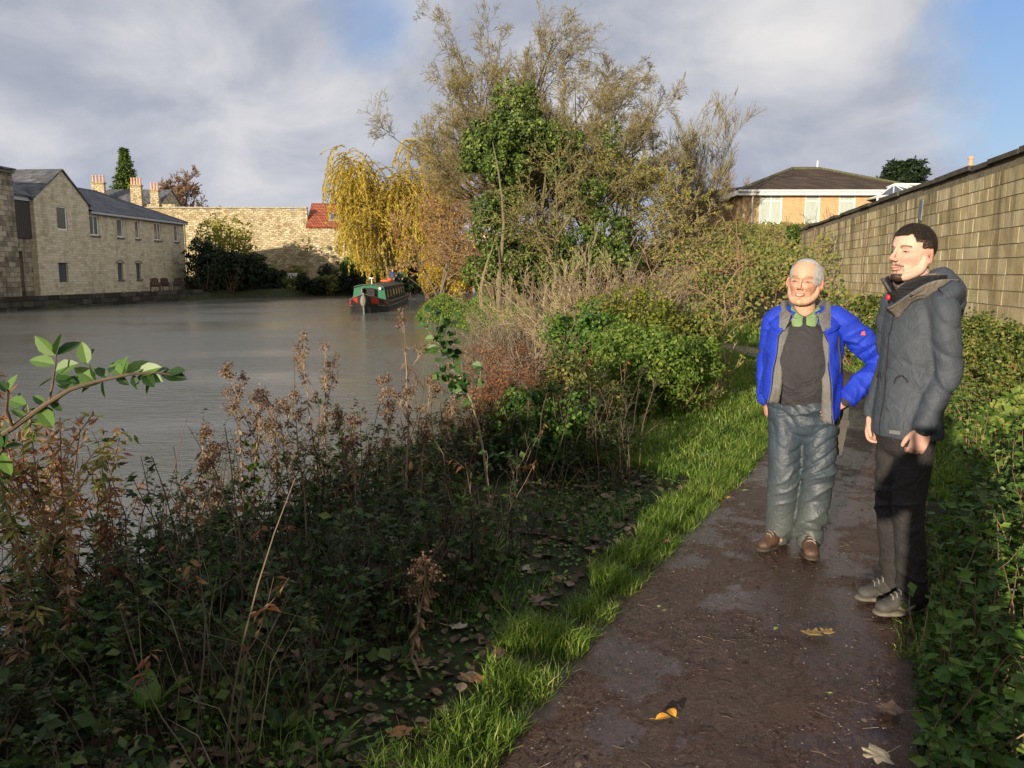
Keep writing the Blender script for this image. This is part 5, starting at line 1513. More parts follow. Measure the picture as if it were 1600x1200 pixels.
bush('weed_clump', at(850, 700, 6.2)[0], 6.2, .5, .62, 326, 'low green weed clump at the edge of the undergrowth', GREENL, .04, 4500, 7)
bush('rusty_shrub', at(790, 640, 6.6)[0], 6.6, .5, .95, 327, 'rust coloured withered shrub over the water', RUST, .03, 4500, 7, asp=.35)
bush('rusty_shrub', at(850, 640, 7.4)[0] - .1, 7.4, .5, .8, 328, 'withered brown shrub beside the rust coloured one', DRY, .03, 3500, 7, asp=.4)
for i, u in enumerate((1098, 1110, 1122)):
    p = at(u, 600, 9.3 + i * .3); fountain('dead_weed', p[0], 9.3 + i * .3, 330 + i, ('dead brown weed stalks right of the elder bush, left clump', 'dead brown weed stalks right of the elder bush, middle clump', 'dead brown weed stalks right of the elder bush, right clump')[i], H=.72, n=9, spread=.10, twig=TWIG_P, leaf=YELG, leafn=120, side=5, r=.006, lsz=.06, base=.08)

# ------------------------------------------------------------ dead flower stalks on the near bank
def stalk(u, v, Y, seed, label, lean=0.0, branches=7, H=None, col=TWIG_P, green=0, base_r=.0065):
    rg = np.random.default_rng(seed); top = at(u, v, Y); x = top[0] - lean; z0 = gh_(x, Y) - .05
    root = empty('flower_stalk', (x, Y, z0), 0, label, 'dead plant', 'dead flower stalks on the near bank')
    H = top[2] - z0; K = 9; t = np.linspace(0, 1, K); S = np.stack([lean * t ** 1.5 + rg.normal() * .02 * np.sin(t * 5), rg.normal() * .03 * t, H * t], 1) + rg.normal(size=(K, 3)) * .006
    mb = MB(); mb.tubes(S[None], base_r * np.linspace(1.1, .5, K)[None], 5)
    Cv, Rd, LL = children(rg, S[None], np.full((1, K), base_r), branches, .45, 1.0, 26, .22, np.array([H]), .55, 5, (0, 0, .35), .18, taper=.2); mb.tubes(Cv, np.maximum(Rd, .0018), 4, v=rg.random(len(Cv)))
    C2, R2, L2 = children(rg, Cv, Rd, 6, .45, 1.0, 34, .38, LL, .7, 4, (0, 0, .4), .2); mb.tubes(C2, .0013, 3, v=rg.random(len(C2)))
    mb.build('stem', col, root)
    lb = MB(); tips = np.concatenate([C2[:, -1], Cv[:, -1], S[-1:]]); n = 34; k = rg.integers(0, len(tips), n * 22); P = tips[k] + rg.normal(size=(len(k), 3)) * .011
    leaf_from(rg, P, runit(rg, len(P)), .014, mb=lb, asp=.7, spread=1)
    n = 60; t_ = rg.uniform(.25, .95, n) * (K - 1.01); i = t_.astype(int); Q = S[i] + (S[i + 1] - S[i]) * (t_ - i)[:, None]; a = rg.uniform(0, 6.28, n)
    leaves(lb, Q, np.stack([np.cos(a), np.sin(a), rg.uniform(-1.6, -.4, n)], 1), runit(rg, n), rg.uniform(.03, .075, n), asp=.28, nice=False)
    lb.build('seed_heads', DRY, root)
    if green:
        gb = MB(); n = green; k = rg.integers(1, K - 2, n); P = S[k] + rg.normal(size=(n, 3)) * .02; leaf_from(rg, P, np.tile([[-.3, -.6, .6]], (n, 1)), .05, mb=gb, asp=.7, nice=True); gb.build('climbing_leaves', BRIGHT, root)


ST = [(368, 598, 4.5, -.04, 'bent brown flower stalk left of the tallest group'), (398, 632, 4.3, .02, 'stalk with bright climbing leaves on its stem'), (428, 636, 4.7, .0, 'thick pale stalk with a broad ragged head'), (452, 640, 4.5, .03, 'thin dark stalk right of the thick pale one'),
      (478, 574, 4.9, -.05, 'tall forked flower stalk against the open water, left of the pair'), (506, 578, 5.1, .04, 'tall forked flower stalk against the open water, right of the pair'), (540, 640, 5.0, .06, 'short leaning stalk right of the forked pair'), (556, 664, 4.7, .04, 'small ragged stalk low over the water'),
      (632, 545, 4.7, -.02, 'single tallest flower stalk standing clear in the middle'), (600, 610, 5.1, -.04, 'slim stalk just left of the single tallest one'), (668, 622, 5.0, .05, 'stalk with scattered heads right of the tallest one'), (705, 630, 5.6, .06, 'stalk leaning right towards the leafy sapling'),
      (312, 690, 3.9, .0, 'low ragged stalk above the left undergrowth'), (340, 700, 4.1, .02, 'second low stalk above the left undergrowth'), (655, 870, 2.9, 0, 'short dead seed head in the shade by the leaf litter'), (735, 640, 5.9, 0, 'dry stalk below the leafy sapling')]
for i, (u, v, Y, ln, lab) in enumerate(ST):
    stalk(u, v, Y, 400 + i, lab, ln, branches=8 if i % 2 else 6, green=26 if i == 1 else 0, base_r=.008 if i in (2, 8) else .0055)

DRYPINK = mat_leaf('pink_withered_leaf', [(.16, .08, .05), (.30, .17, .10), (.42, .28, .17), (.30, .30, .10)], rough=.6, spec=.2, trans=.3)
# rosebay stems with russet and pink leaves at the left edge
for i, (u, v, Y) in enumerate(((18, 575, 3.0), (52, 610, 3.1), (80, 640, 2.9), (112, 655, 3.2), (138, 665, 3.3), (10, 640, 2.6), (165, 740, 3.3), (60, 700, 2.7), (35, 655, 3.4), (100, 700, 3.0))):
    rg = np.random.default_rng(450 + i); p = at(u, v, Y); z0 = gh_(p[0], Y) - .05; H = p[2] - z0
    root = empty('willowherb', (p[0], Y, z0), 0, 'russet leaved willowherb stem at the left edge of the picture', 'weed', 'russet willowherb stems at the left edge')
    a, b2 = MB(), MB(); weeds(np.array([[0, 0, 0.]]), np.array([H]), rg, a, b2, 170, .055, .28, r=.005, K=8, lean=.05, droop=.35, wander=.12, t0=.1)
    C2 = curves(rg, np.array([[0, 0, H * .55]] * 4), nrm(rg.normal(size=(4, 3)) * [.5, .5, 0] + [0, 0, 1]), H * .4, 5, (0, 0, .2), .2); a.tubes(C2, .0025, 3)
    k = rg.integers(0, 4, 70); j = rg.integers(1, 5, 70); leaf_from(rg, C2[k, j] + rg.normal(size=(70, 3)) * .012, runit(rg, 70), .05, mb=b2, asp=.3)
    a.build('stem', TWIG_B, root); b2.build('foliage', (RUST, BRAMB, DRYPINK)[i % 3], root)

# leafy sapling in the middle
LEAF_N = mat_leaf('near_leaf', [(.022, .055, .014), (.045, .105, .024), (.085, .165, .036), (.14, .23, .06)], rough=.42, spec=.4, trans=.22)
rg = np.random.default_rng(470); b0 = at(765, 705, 5.2); b1 = at(655, 500, 5.0); z0 = gh_(b0[0], 5.2)
root = empty('leafy_sapling', (b0[0], 5.2, z0), 0, 'young alder sapling with round grey green leaves leaning over the water', 'sapling'); o = np.array(root.location)
K = 9; t = np.linspace(0, 1, K)[:, None]; S = (np.array([b0[0], 5.2, z0 - .05]) - o) * (1 - t) + (b1 - o) * t + np.array([[.10, 0, .12]]) * np.sin(t * 3.14)
mb = MB(); mb.tubes(S[None], .009 * np.linspace(1.1, .35, K)[None], 6)
Cv, Rd, LL = children(rg, S[None], np.full((1, K), .006), 12, .45, 1, 48, .16, np.array([1.5]), .6, 5, (0, 0, .2), .2, taper=.3); mb.tubes(Cv, .0025, 4); mb.build('stem', TWIG_P, root)
lb = MB(); allp = np.concatenate([Cv.reshape(-1, 3), S[6:], S[5:]]); n = 125; k = rg.integers(0, len(allp), n); a = rg.uniform(0, 6.28, n)
leaves(lb, allp[k], np.stack([np.cos(a), np.sin(a), rg.uniform(-.5, .5, n)], 1), nrm(np.array([-.4, -.7, .5]) + runit(rg, n) * .8), rg.uniform(.045, .075, n), asp=.8, nice=True, v=rg.random(n) * .8); lb.build('foliage', LEAF_N, root)

# leafy branch reaching in from the left, close to the camera
rg = np.random.default_rng(480); root = empty('leafy_branch', (-1.75, 1.35, gh_(-1.75, 1.35)), 0, 'leafy green branch arching in from the left edge close to the camera', 'branch'); o = np.array(root.location)
stem = np.array([o + [0, 0, -.1], [-1.66, 1.4, .6], at(-60, 720, 1.62), at(20, 668, 1.62), at(70, 632, 1.63), at(110, 608, 1.64), at(150, 596, 1.65), at(200, 585, 1.66), at(245, 582, 1.68), at(282, 588, 1.70)]) - o
tw2 = np.array([at(76, 630, 1.63), at(82, 600, 1.63), at(86, 572, 1.62), at(87, 553, 1.62)]) - o
tw3 = np.array([at(20, 668, 1.62), at(10, 640, 1.58), at(12, 610, 1.55)]) - o
tw4 = np.array([at(-60, 720, 1.62), at(-20, 735, 1.45), at(5, 700, 1.40)]) - o
mb = MB(); mb.tubes([stem], .0052 * np.linspace(1.6, .35, 10)[None], 8); mb.tubes([tw2], .0028 * np.linspace(1, .6, 4)[None], 6); mb.tubes([tw3], .0028, 6); mb.tubes([tw4], .003, 6); mb.build('stem', mat_plain('young_bark', (.13, .085, .05), (.07, .05, .03), rough=.7), root)
lb = MB()
def lf(u0, v0, u1, v1, Y, n=(-.3, -.8, .5), s=1.0, vv=None, asp=.46, dY=0.0):
    a = at(u0, v0, Y) - o; b_ = at(u1, v1, Y + dY) - o; L = np.linalg.norm(b_ - a)
    leaves(lb, a[None], (b_ - a)[None], nrm(np.array([n])), np.array([L * s * 1.08]), asp=.56, fold=.35, v=np.array([rg.random() if vv is None else vv]), nice=True, droop=.06)
for q_ in [(87, 556, 56, 524, .8), (87, 556, 96, 520, .6), (88, 555, 126, 534, .1), (86, 570, 48, 561, .9), (86, 580, 120, 566, .7), (84, 592, 118, 596, .3), (84, 590, 62, 602, .2), (110, 608, 92, 582, .6), (112, 608, 90, 600, .5),
           (120, 604, 154, 597, .7), (150, 596, 118, 574, .9), (152, 595, 140, 568, .6), (168, 590, 148, 574, .4), (136, 570, 128, 534, .9), (137, 560, 146, 544, .1), (160, 592, 164, 618, .2), (190, 586, 172, 570, .9), (192, 586, 200, 556, .8), (196, 585, 232, 564, 1.), (205, 584, 176, 566, .6),
           (215, 583, 250, 572, .8), (222, 584, 252, 594, .9), (230, 583, 210, 600, .1), (240, 583, 230, 612, .3), (236, 584, 262, 574, .5), (250, 584, 290, 590, .05), (262, 585, 288, 578, .1), (225, 584, 240, 602, .05), (208, 586, 214, 606, .1), (180, 588, 200, 600, .15), (60, 640, 82, 664, .8), (66, 636, 84, 650, .1),
           (12, 612, 26, 585, .9), (12, 614, -4, 594, .2), (14, 625, 40, 632, .7), (16, 640, 38, 650, .6), (40, 652, 22, 640, .3), (44, 650, 64, 640, .8), (100, 612, 86, 634, .1), (5, 700, 10, 664, .1), (0, 704, 16, 738, .9), (6, 700, 34, 694, .05), (2, 700, -14, 672, .4), (130, 602, 112, 588, .3), (146, 598, 128, 612, .2), (72, 632, 52, 618, .5), (78, 626, 96, 640, .3)]:
    u0, v0, u1, v1, vv = q_; lf(u0, v0, u1, v1, 1.62 + .0003 * u0, n=(-.3 + rg.normal() * .35, -.6 + rg.normal() * .2, .6), vv=vv, dY=rg.uniform(-.03, .03))
lb.build('foliage', LEAF_N, root)

# strap leaved tuft and docks at the bottom of the frame
def tuft(u, v, Y, seed, label, n=16, H=.3, w=.016, mat=GREENL):
    rg = np.random.default_rng(seed); p = at(u, v, Y); z = gh_(p[0], Y); root_o = MB(); a = rg.uniform(0, 6.28, n); D = np.stack([np.cos(a) * .7, np.sin(a) * .7, rg.uniform(.5, 1.4, n)], 1)
    leaves(root_o, np.zeros((n, 3)), D, nrm(D * [-1, -1, .5] + [0, 0, .6]), H * rg.uniform(.5, 1.1, n), asp=2 * w / H, nice=True, droop=.25, fold=.3)
    o_ = root_o.build('leaf_tuft', mat); o_.location = (p[0], Y, z); tag(o_, label, 'plant')
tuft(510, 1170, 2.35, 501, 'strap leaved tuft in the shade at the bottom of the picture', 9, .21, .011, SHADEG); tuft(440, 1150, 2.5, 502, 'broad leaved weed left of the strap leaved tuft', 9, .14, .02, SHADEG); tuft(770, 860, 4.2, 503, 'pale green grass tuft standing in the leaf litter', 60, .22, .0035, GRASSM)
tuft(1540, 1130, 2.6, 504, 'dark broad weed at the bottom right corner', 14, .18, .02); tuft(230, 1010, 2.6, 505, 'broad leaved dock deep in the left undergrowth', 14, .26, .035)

# ------------------------------------------------------------ unseen bushes added behind the photographer to throw the foreground shade
for i, (x, y, r_, h_, lab) in enumerate(((-3.75, -1.7, .95, 1.75, 'unseen bush added for shade on the bank left of the photographer'), (-5.1, -1.3, 1.2, 1.95, 'tall unseen bush added for shade further left of the photographer'), (-6.8, -.7, 1.3, 1.95, 'unseen bush added for shade at the far left behind the camera'), (-4.6, -3.4, 1.3, 2.1, 'unseen bush added for shade behind the others on the bank'), (.35, -1.9, .6, 1.75, 'unseen bush added for shade on the verge close behind the photographer'), (1.4, -2.0, .7, 1.8, 'unseen bush added for shade on the verge right of the photographer'))):
    bush('added_shade_bush', x, y, r_, h_, 520 + i, lab, GREENL, .12, 22000, 14)

# ------------------------------------------------------------ fallen leaves
def maple(size, seed, curl=.3):
    rg = np.random.default_rng(seed); V = [(0, 0, 0)]; lob = [(-155, .5), (-122, .48), (-92, .9), (-80, .72), (-60, .56), (-42, .92), (-32, .80), (-18, .62), (-6, .9), (0, 1.05)]
    pts = []; angs = [(a, r) for a, r in lob] + [(-a, r) for a, r in lob[-2::-1]]
    for a, r in angs: r *= rg.uniform(.9, 1.1); pts.append((math.sin(R(a)) * r * .5 * size, (math.cos(R(a)) * r * .5 + .0) * size))
    n = len(pts); Vs = [(0, 0, .006)] + [(x, y, .003 + curl * (x * x + y * y) / size * rg.uniform(.3, 1.5)) for x, y in pts] + [(x * .5, y * .5, .007 + curl * .2 * size * rg.uniform(0, .2)) for x, y in pts]
    F = []
    for i in range(n):
        j = (i + 1) % n
        F += [(0, 1 + n + i, 1 + n + j)]
    mb = MB().add(Vs, F); mb.F.append((np.array([(1 + n + i, 1 + i, 1 + (i + 1) % n, 1 + n + (i + 1) % n) for i in range(n)]), 0))
    mb.tubes([[(0, -.02 * size, .004), (.05 * size, -.4 * size, .006), (.12 * size, -.7 * size, .012)]], .012 * size, 4)
    return mb


def oval(size, curl=.35, w=.6):
    mb = MB(); ts = np.linspace(0, 1, 6); rows = []
    for t in ts:
        ww_ = math.sin(t * 3.14) ** .8 * w * .5 * size; z = .004 + curl * size * .25 * math.sin(t * 3.1)
        rows += [(ww_, (t - .5) * size, z + ww_ * curl), (0, (t - .5) * size, z), (-ww_, (t - .5) * size, z + ww_ * curl * .6)]
    mb.add(rows, [(i * 3 + k, i * 3 + k + 1, i * 3 + k + 4, i * 3 + k + 3) for i in range(5) for k in (0, 1)]); mb.tubes([[(0, -.5 * size, .006), (.03 * size, -.85 * size, .012)]], .014 * size, 4)
    return mb


def lmat(name, a, b_): return MATS.get(name) or mat_plain(name, a, b_, rough=.45, scale=30, bump=.4, bscale=80)
YL = lmat('yellow_fallen_leaf', (.80, .42, .03), (.70, .27, .02)); BL = lmat('brown_fallen_leaf', (.20, .12, .075), (.11, .06, .04)); OL = lmat('orange_fallen_leaf', (.40, .17, .06), (.24, .09, .035)); PLm = lmat('pale_fallen_leaf', (.42, .36, .25), (.30, .24, .16)); ML = lmat('mottled_leaf', (.45, .30, .07), (.16, .09, .04)); GL = lmat('green_fallen_leaf', (.35, .42, .08), (.25, .33, .06))
def put(u, v, kind, size, m_, label, group=None, rz=None, tilt=0, z=None):
    seed = int(u * 7 + v); rg = np.random.default_rng(seed); q = at(u, v, 5.0); d = q - np.array([0, 0, 1.6]); z = .0 if z is None else z; t = (z - 1.6) / d[2]; x, y = d[0] * t, d[1] * t
    zz = max(gh_(x, y), 0.0) if abs(float(path_d(np.array([x]), np.array([y]))[0])) > PW else .012
    mb = maple(size, seed) if kind == 'm' else oval(size); o_ = mb.build('fallen_leaf', m_); o_.location = (x, y, zz + .008); o_.rotation_euler = (R(tilt), R(rg.uniform(-8, 8)), rg.uniform(0, 6.28) if rz is None else R(rz)); tag(o_, label, 'leaf', group)
put(1036, 1132, 'o', .062, YL, 'bright yellow fallen leaf on the path, left half of a pair', rz=-75); put(1050, 1124, 'o', .055, YL, 'bright yellow fallen leaf on the path, right half of a pair', rz=15)
put(1268, 998, 'm', .11, ML, 'mottled yellow maple leaf in the middle of the path'); put(1292, 996, 'm', .085, ML, 'smaller mottled maple leaf touching the larger one')
put(1395, 1118, 'm', .14, BL, 'large grey brown dead leaf at the right edge of the path'); put(1375, 1190, 'm', .13, PLm, 'pale dead leaf at the bottom edge of the picture'); put(714, 1000, 'm', .11, PLm, 'pale cream sycamore leaf lying in the dark litter')
put(752, 913, 'o', .085, OL, 'orange brown leaf in the litter beyond the pale sycamore leaf', tilt=20); put(862, 858, 'o', .075, OL, 'small orange leaf high in the litter strip', tilt=20); put(820, 905, 'm', .13, PLm, 'grey curled leaf among the litter')
put(740, 1075, 'm', .13, OL, 'red brown leaf below the pale sycamore leaf'); put(655, 1058, 'm', .12, BL, 'brown leaf at the left of the litter strip'); put(625, 1165, 'm', .12, OL, 'russet leaf at the bottom of the litter strip'); put(840, 955, 'm', .11, BL, 'dull brown leaf under the edge of the grass')
put(1018, 727, 'm', .14, BL, 'brown leaf lying on the sunlit grass verge'); put(990, 795, 'm', .13, BL, 'brown leaf at the top of the litter strip'); put(1080, 735, 'm', .10, OL, 'orange leaf on the verge near the path'); put(1043, 853, 'o', .06, OL, 'orange leaf where grass meets path')
put(1165, 772, 'o', .05, GL, 'small green leaf on the wet path beside the older man'); put(1140, 783, 'o', .05, YL, 'small yellow leaf on the wet path left of the older man'); put(1213, 990, 'o', .035, GL, 'thin green leaf on the middle of the path'); put(1297, 1093, 'o', .022, GL, 'tiny green leaf low on the path'); put(1125, 786, 'o', .04, YL, 'tiny yellow leaf near the grass edge')
put(1560, 1110, 'm', .13, BL, 'dark brown leaf in the shaded bank at the lower right'); put(1500, 1175, 'm', .12, OL, 'russet leaf at the bottom right of the path'); put(1195, 868, 'o', .05, ML, 'dull leaf by the older man boot'); put(1440, 935, 'o', .05, ML, 'yellowish leaf behind the younger man boot'); put(1030, 955, 'o', .03, GL, 'tiny green leaf at the path centre left'); put(1040, 962, 'o', .028, GL, 'second tiny green leaf at the path centre left')

# grit and twig fragments trodden into the path
rg = np.random.default_rng(600); mb = MB(); P2, d = along(rg, 2200, .8, 12, -.78, .78, 1.5); P = np.c_[P2, np.full(len(P2), .008) + rg.random(len(P2)) * .005]; a = rg.uniform(0, 6.28, len(P)); D = np.stack([np.cos(a), np.sin(a), rg.normal(size=len(P)) * .12], 1); L = rg.uniform(.012, .06, len(P))
mb.tubes(np.stack([P, P + D * L[:, None] * .5 + rg.normal(size=P.shape) * .002, P + D * L[:, None]], 1), .0009, 3, v=rg.random(len(P)))
tag(mb.build('path_debris', mat_leaf('debris', [(.03, .018, .012), (.08, .05, .035), (.20, .14, .09)], trans=0)), 'bits of twig and straw trodden into the muddy path', kind='stuff')

# grit standing proud of the mud, and leaves trodden into it
rg = np.random.default_rng(610); P2, d = along(rg, 7500, .8, 10, -.80, .80, 1.6); n = len(P2); P = np.c_[P2, np.full(n, .007)]; r_ = rg.uniform(.0018, .0055, n)[:, None]
oc = np.array([(1, 0, 0), (0, 1, 0), (-1, 0, 0), (0, -1, 0), (0, 0, .7), (0, 0, -.7)]); Q = P[:, None, :] + oc[None] * r_[:, None] * rg.uniform(.6, 1.4, (n, 6, 1)); b_ = np.arange(n)[:, None] * 6
mb = MB().add(Q, np.concatenate([b_ + f for f in ([0, 1, 4], [1, 2, 4], [2, 3, 4], [3, 0, 4], [1, 0, 5], [2, 1, 5], [3, 2, 5], [0, 3, 5])]), np.repeat(rg.random(n), 6))
tag(mb.build('path_grit', mat_leaf('wet_grit', [(.02, .014, .012), (.07, .05, .042), (.22, .18, .15)], rough=.25, spec=.6, trans=0)), 'wet grit on the surface of the muddy path', kind='stuff')
mb = MB(); P2, d = along(rg, 260, .8, 12, -.84, .84, 1.4); P2 = P2[(np.abs(d) > .25) | (rg.random(len(d)) > .6)]; P = np.c_[P2, np.full(len(P2), .011)]
leaf_from(rg, P, np.tile([[0, 0, 1.]], (len(P), 1)), .032, mb=mb, asp=.7, spread=.10, nice=True, fold=.1)
tag(mb.build('trodden_leaves', LITTER), 'small brown leaves trodden into the path', kind='stuff')

# ================================================================== people
def ell(c, r, Rm=None, nu=24, nv=16):
    u = np.linspace(0, 2 * np.pi, nu, endpoint=False); w = np.linspace(0, np.pi, nv)[1:-1]
    P = np.stack([np.outer(np.sin(w), np.cos(u)), np.outer(np.sin(w), np.sin(u)), np.outer(np.cos(w), np.ones(nu))], -1).reshape(-1, 3)
    V = np.vstack([P, [0, 0, 1], [0, 0, -1]]) * np.array(r); V = V @ (np.array(Rm).T if Rm is not None else np.eye(3)) + np.array(c)
    n = nv - 2; F = [(i * nu + j, (i + 1) * nu + j, (i + 1) * nu + (j + 1) % nu, i * nu + (j + 1) % nu) for i in range(n - 1) for j in range(nu)]
    T = [(n * nu, j, (j + 1) % nu) for j in range(nu)] + [(n * nu + 1, (n - 1) * nu + (j + 1) % nu, (n - 1) * nu + j) for j in range(nu)]
    return V, [F, T]


def limb(pts, rad, n=16, sub=4, flat=1.0, up=None):
    """closed tapering limb through pts with rounded ends; rad single or (a, b) pairs"""
    P = catmull3(pts, sub); r = np.array(rad, float); r = r if r.ndim == 2 else np.stack([r, r], 1)
    x = np.linspace(0, len(r) - 1, len(P)); r = np.stack([np.interp(x, np.arange(len(r)), r[:, k]) for k in (0, 1)], 1)
    T = nrm(np.gradient(P, axis=0)); ref = np.array(up if up is not None else (0, 1, 0.001)); U = nrm(np.cross(T, ref)); W = np.cross(T, U)
    # rounded end caps
    rows = [(P[0] - T[0] * r[0].mean() * .8, r[0] * .45, 0), (P[0] - T[0] * r[0].mean() * .45, r[0] * .85, 0)] + [(P[i], r[i], i) for i in range(len(P))] + [(P[-1] + T[-1] * r[-1].mean() * .45, r[-1] * .85, -1), (P[-1] + T[-1] * r[-1].mean() * .8, r[-1] * .45, -1)]
    th = np.arange(n) * 2 * np.pi / n; V = []
    for c, q, i in rows: V.append(c + np.outer(np.cos(th) * q[0], U[i]) + np.outer(np.sin(th) * q[1], W[i]))
    V = np.vstack(V + [[rows[0][0] - T[0] * r[0].mean() * .18], [rows[-1][0] + T[-1] * r[-1].mean() * .18]]); K = len(rows)
    F = [(i * n + j, i * n + (j + 1) % n, (i + 1) * n + (j + 1) % n, (i + 1) * n + j) for i in range(K - 1) for j in range(n)]
    return V, [F, [(K * n, (j + 1) % n, j) for j in range(n)] + [(K * n + 1, (K - 1) * n + j, (K - 1) * n + (j + 1) % n) for j in range(n)]]


def catmull3(pts, k):
    P = np.array(pts, float)
    if len(P) < 3: return np.linspace(P[0], P[-1], k * 2)
    P = np.vstack([2 * P[0] - P[1], P, 2 * P[-1] - P[-2]]); out = []
    for i in range(1, len(P) - 2):
        t = np.linspace(0, 1, k, endpoint=False)[:, None]; a, b, c, d = P[i - 1], P[i], P[i + 1], P[i + 2]
        out.append(.5 * ((2 * b) + (-a + c) * t + (2 * a - 5 * b + 4 * c - d) * t ** 2 + (-a + 3 * b - 3 * c + d) * t ** 3))
    return np.vstack(out + [P[-2][None]])


def fuse(parts, voxel, it=3):
    """one continuous closed surface from overlapping closed shapes"""
    me = bpy.data.meshes.new('tmp'); V = []; F = []; n = 0
    for v, fs in parts:
        V.append(v)
        for f in fs: F += [tuple(int(q) + n for q in ff) for ff in f]
        n += len(v)
    me.from_pydata(np.vstack(V).tolist(), [], F); o = bpy.data.objects.new('tmp', me); C.objects.link(o)
    md = o.modifiers.new('r', 'REMESH'); md.mode = 'VOXEL'; md.voxel_size = voxel; md.adaptivity = 0
    dg = bpy.context.evaluated_depsgraph_get(); ev = o.evaluated_get(dg); m2 = ev.to_mesh()
    V = np.empty(len(m2.vertices) * 3); m2.vertices.foreach_get('co', V); V = V.reshape(-1, 3)
    F = np.array([tuple(p.vertices) if len(p.vertices) == 4 else (*p.vertices, p.vertices[2]) for p in m2.polygons]); E = np.empty(len(m2.edges) * 2, int); m2.edges.foreach_get('vertices', E); E = E.reshape(-1, 2)
    ev.to_mesh_clear(); bpy.data.objects.remove(o); bpy.data.meshes.remove(me)
    for _ in range(it): V = lap(V, E)
    return V, F, E


def lap(V, E, f=.6):
    S = np.zeros_like(V); c = np.zeros(len(V))
    for a, b in ((0, 1), (1, 0)):
        for k in range(3): S[:, k] += np.bincount(E[:, a], V[E[:, b], k], len(V))
        c += np.bincount(E[:, a], minlength=len(V))
    return V * (1 - f) + f * S / np.maximum(c, 1)[:, None]


def vnorm(V, F):
    n = np.cross(V[F[:, 2]] - V[F[:, 0]], V[F[:, 3]] - V[F[:, 1]]); N = np.zeros_like(V)
    for i in range(4):
        for k in range(3): N[:, k] += np.bincount(F[:, i], n[:, k], len(V))
    return nrm(N)


def ga(x, s): return np.exp(-(x / s) ** 2)


def wrinkle(V, F, amp, f=(8, 8, 22), seed=1, warp=.6, mask=1.0):
    """cloth folds: broad swells plus sparse sharp creases running diagonally"""
    N = vnorm(V, F); rg = np.random.default_rng(seed); k0 = np.array(f) ; out = sn(V * k0 * .55, seed, n=8) * .22
    for i in range(5):
        d = nrm(np.array([rg.choice([-1, 1]) * rg.uniform(.4, .9), rg.uniform(-.5, .5), rg.uniform(.6, 1.2)])); wl_ = rg.uniform(.55, 1.0) * 1.25 / np.mean(k0)
        ph = V @ d / wl_ * 3.14 + warp * 1.6 * sn(V, seed * 7 + i, f=4.0) + rg.uniform(0, 6)
        on = smooth(sn(V, seed * 5 + i + 50, f=2.6), .05, .75)
        out = out + (1 - np.abs(np.sin(ph))) ** 2.2 * on * rg.choice([1.3, 1.3, -1.3])
    return V + N * (out * amp * mask)[:, None]


def part(name, V, F, mat_, parent, col=None, smooth=True):
    mb = MB().add(V, F); return mb.build(name, mat_, parent, smooth=smooth, col=col)


def rot(yaw=0, pitch=0, roll=0):
    return np.array((Matrix.Rotation(R(yaw), 3, 'Z') @ Matrix.Rotation(R(pitch), 3, 'X') @ Matrix.Rotation(R(roll), 3, 'Y')))


def hand_parts(w, d, side, palm_n, curl=.5, s=1.0, spread=.12):
    """w wrist point, d direction of the hand, palm_n where the palm faces; thumb on 'side' of cross(d, palm_n)"""
    d = nrm(np.array(d, float)); pn = nrm(np.array(palm_n, float) - d * np.dot(palm_n, d)); sd_ = np.cross(d, pn) * side; w = np.array(w, float)
    P = [limb([w - d * .05, w, w + d * .045 * s, w + d * .085 * s], [(.026, .021), (.028, .018), (.040, .016), (.039, .014)], up=pn)]
    for k, (o, L, r) in enumerate(((.028, .072, .0088), (.0095, .080, .0092), (-.0095, .074, .0088), (-.028, .058, .0078))):
        b = w + d * .088 * s + sd_ * o * s; a = spread * (o / .028); dd = nrm(d + sd_ * a); q = [b - dd * .012]; p_ = b; an = 0
        for seg_, fr in enumerate((.45, .32, .23)):
            an += curl * (.5, .9, .7)[seg_] * (1 + .12 * k); dr = dd * math.cos(an) + pn * math.sin(an); q.append(p_); p_ = p_ + dr * L * fr * s
        q.append(p_); P.append(limb(q, [r * 1.05, r * 1.05, r, r * .92, r * .8], n=10))
    b = w + d * .025 * s + sd_ * .026 * s; t1 = b + (d * .70 + sd_ * .42 + pn * .30) * .042 * s; t2 = t1 + (d * .85 + sd_ * .22 + pn * .35) * .034 * s; t3 = t2 + (d * .9 + pn * .45) * .024 * s
    P.append(limb([b, t1, t2, t3], [.014, .0115, .0105, .0085], n=10))
    return P


def head_parts(s, old=False):
    jw = 1.06 if old else 1.0
    P = [ell((0, .014, .032), (.0765, .096, .086)), ell((0, -.018, -.018), (.064 * jw, .066, .074)), ell((0, -.026, -.062), (.050 * jw, .052, .05))]
    for sx in (-1, 1):
        P.append(limb([(sx * .062 * jw, .012, -.028), (sx * .056 * jw, -.005, -.070), (sx * .034, -.048, -.098), (0, -.070, -.104)], [.018, .019, .019, .019], n=12))
        Rm = rot(sx * 32, 0, 0); P.append(ell((sx * .084, .022, -.012), (.0065, .0185, .032), Rm)); P.append(ell((sx * .0775, .012, -.036), (.006, .009, .011)))
        P.append(ell((sx * .0115, -.096, -.034), (.0072, .011, .0075)))
    P.append(limb([(0, -.082, .016), (0, -.096, -.008), (0, -.1095, -.027)], [.0070, .0082, .0108], n=12))
    P.append(limb([(-.023, -.079, -.064), (-.010, -.088, -.0605), (0, -.090, -.062), (.010, -.088, -.0605), (.023, -.079, -.064)], [.0045, .0068, .0065, .0068, .0045], n=10))
    P.append(limb([(-.020, -.078, -.069), (0, -.0885, -.0715), (.020, -.078, -.069)], [.0045, .0075, .0045], n=10))
    P.append(ell((0, -.074, -.102), (.022, .017, .017)))
    return [(v * s, f) for v, f in P]


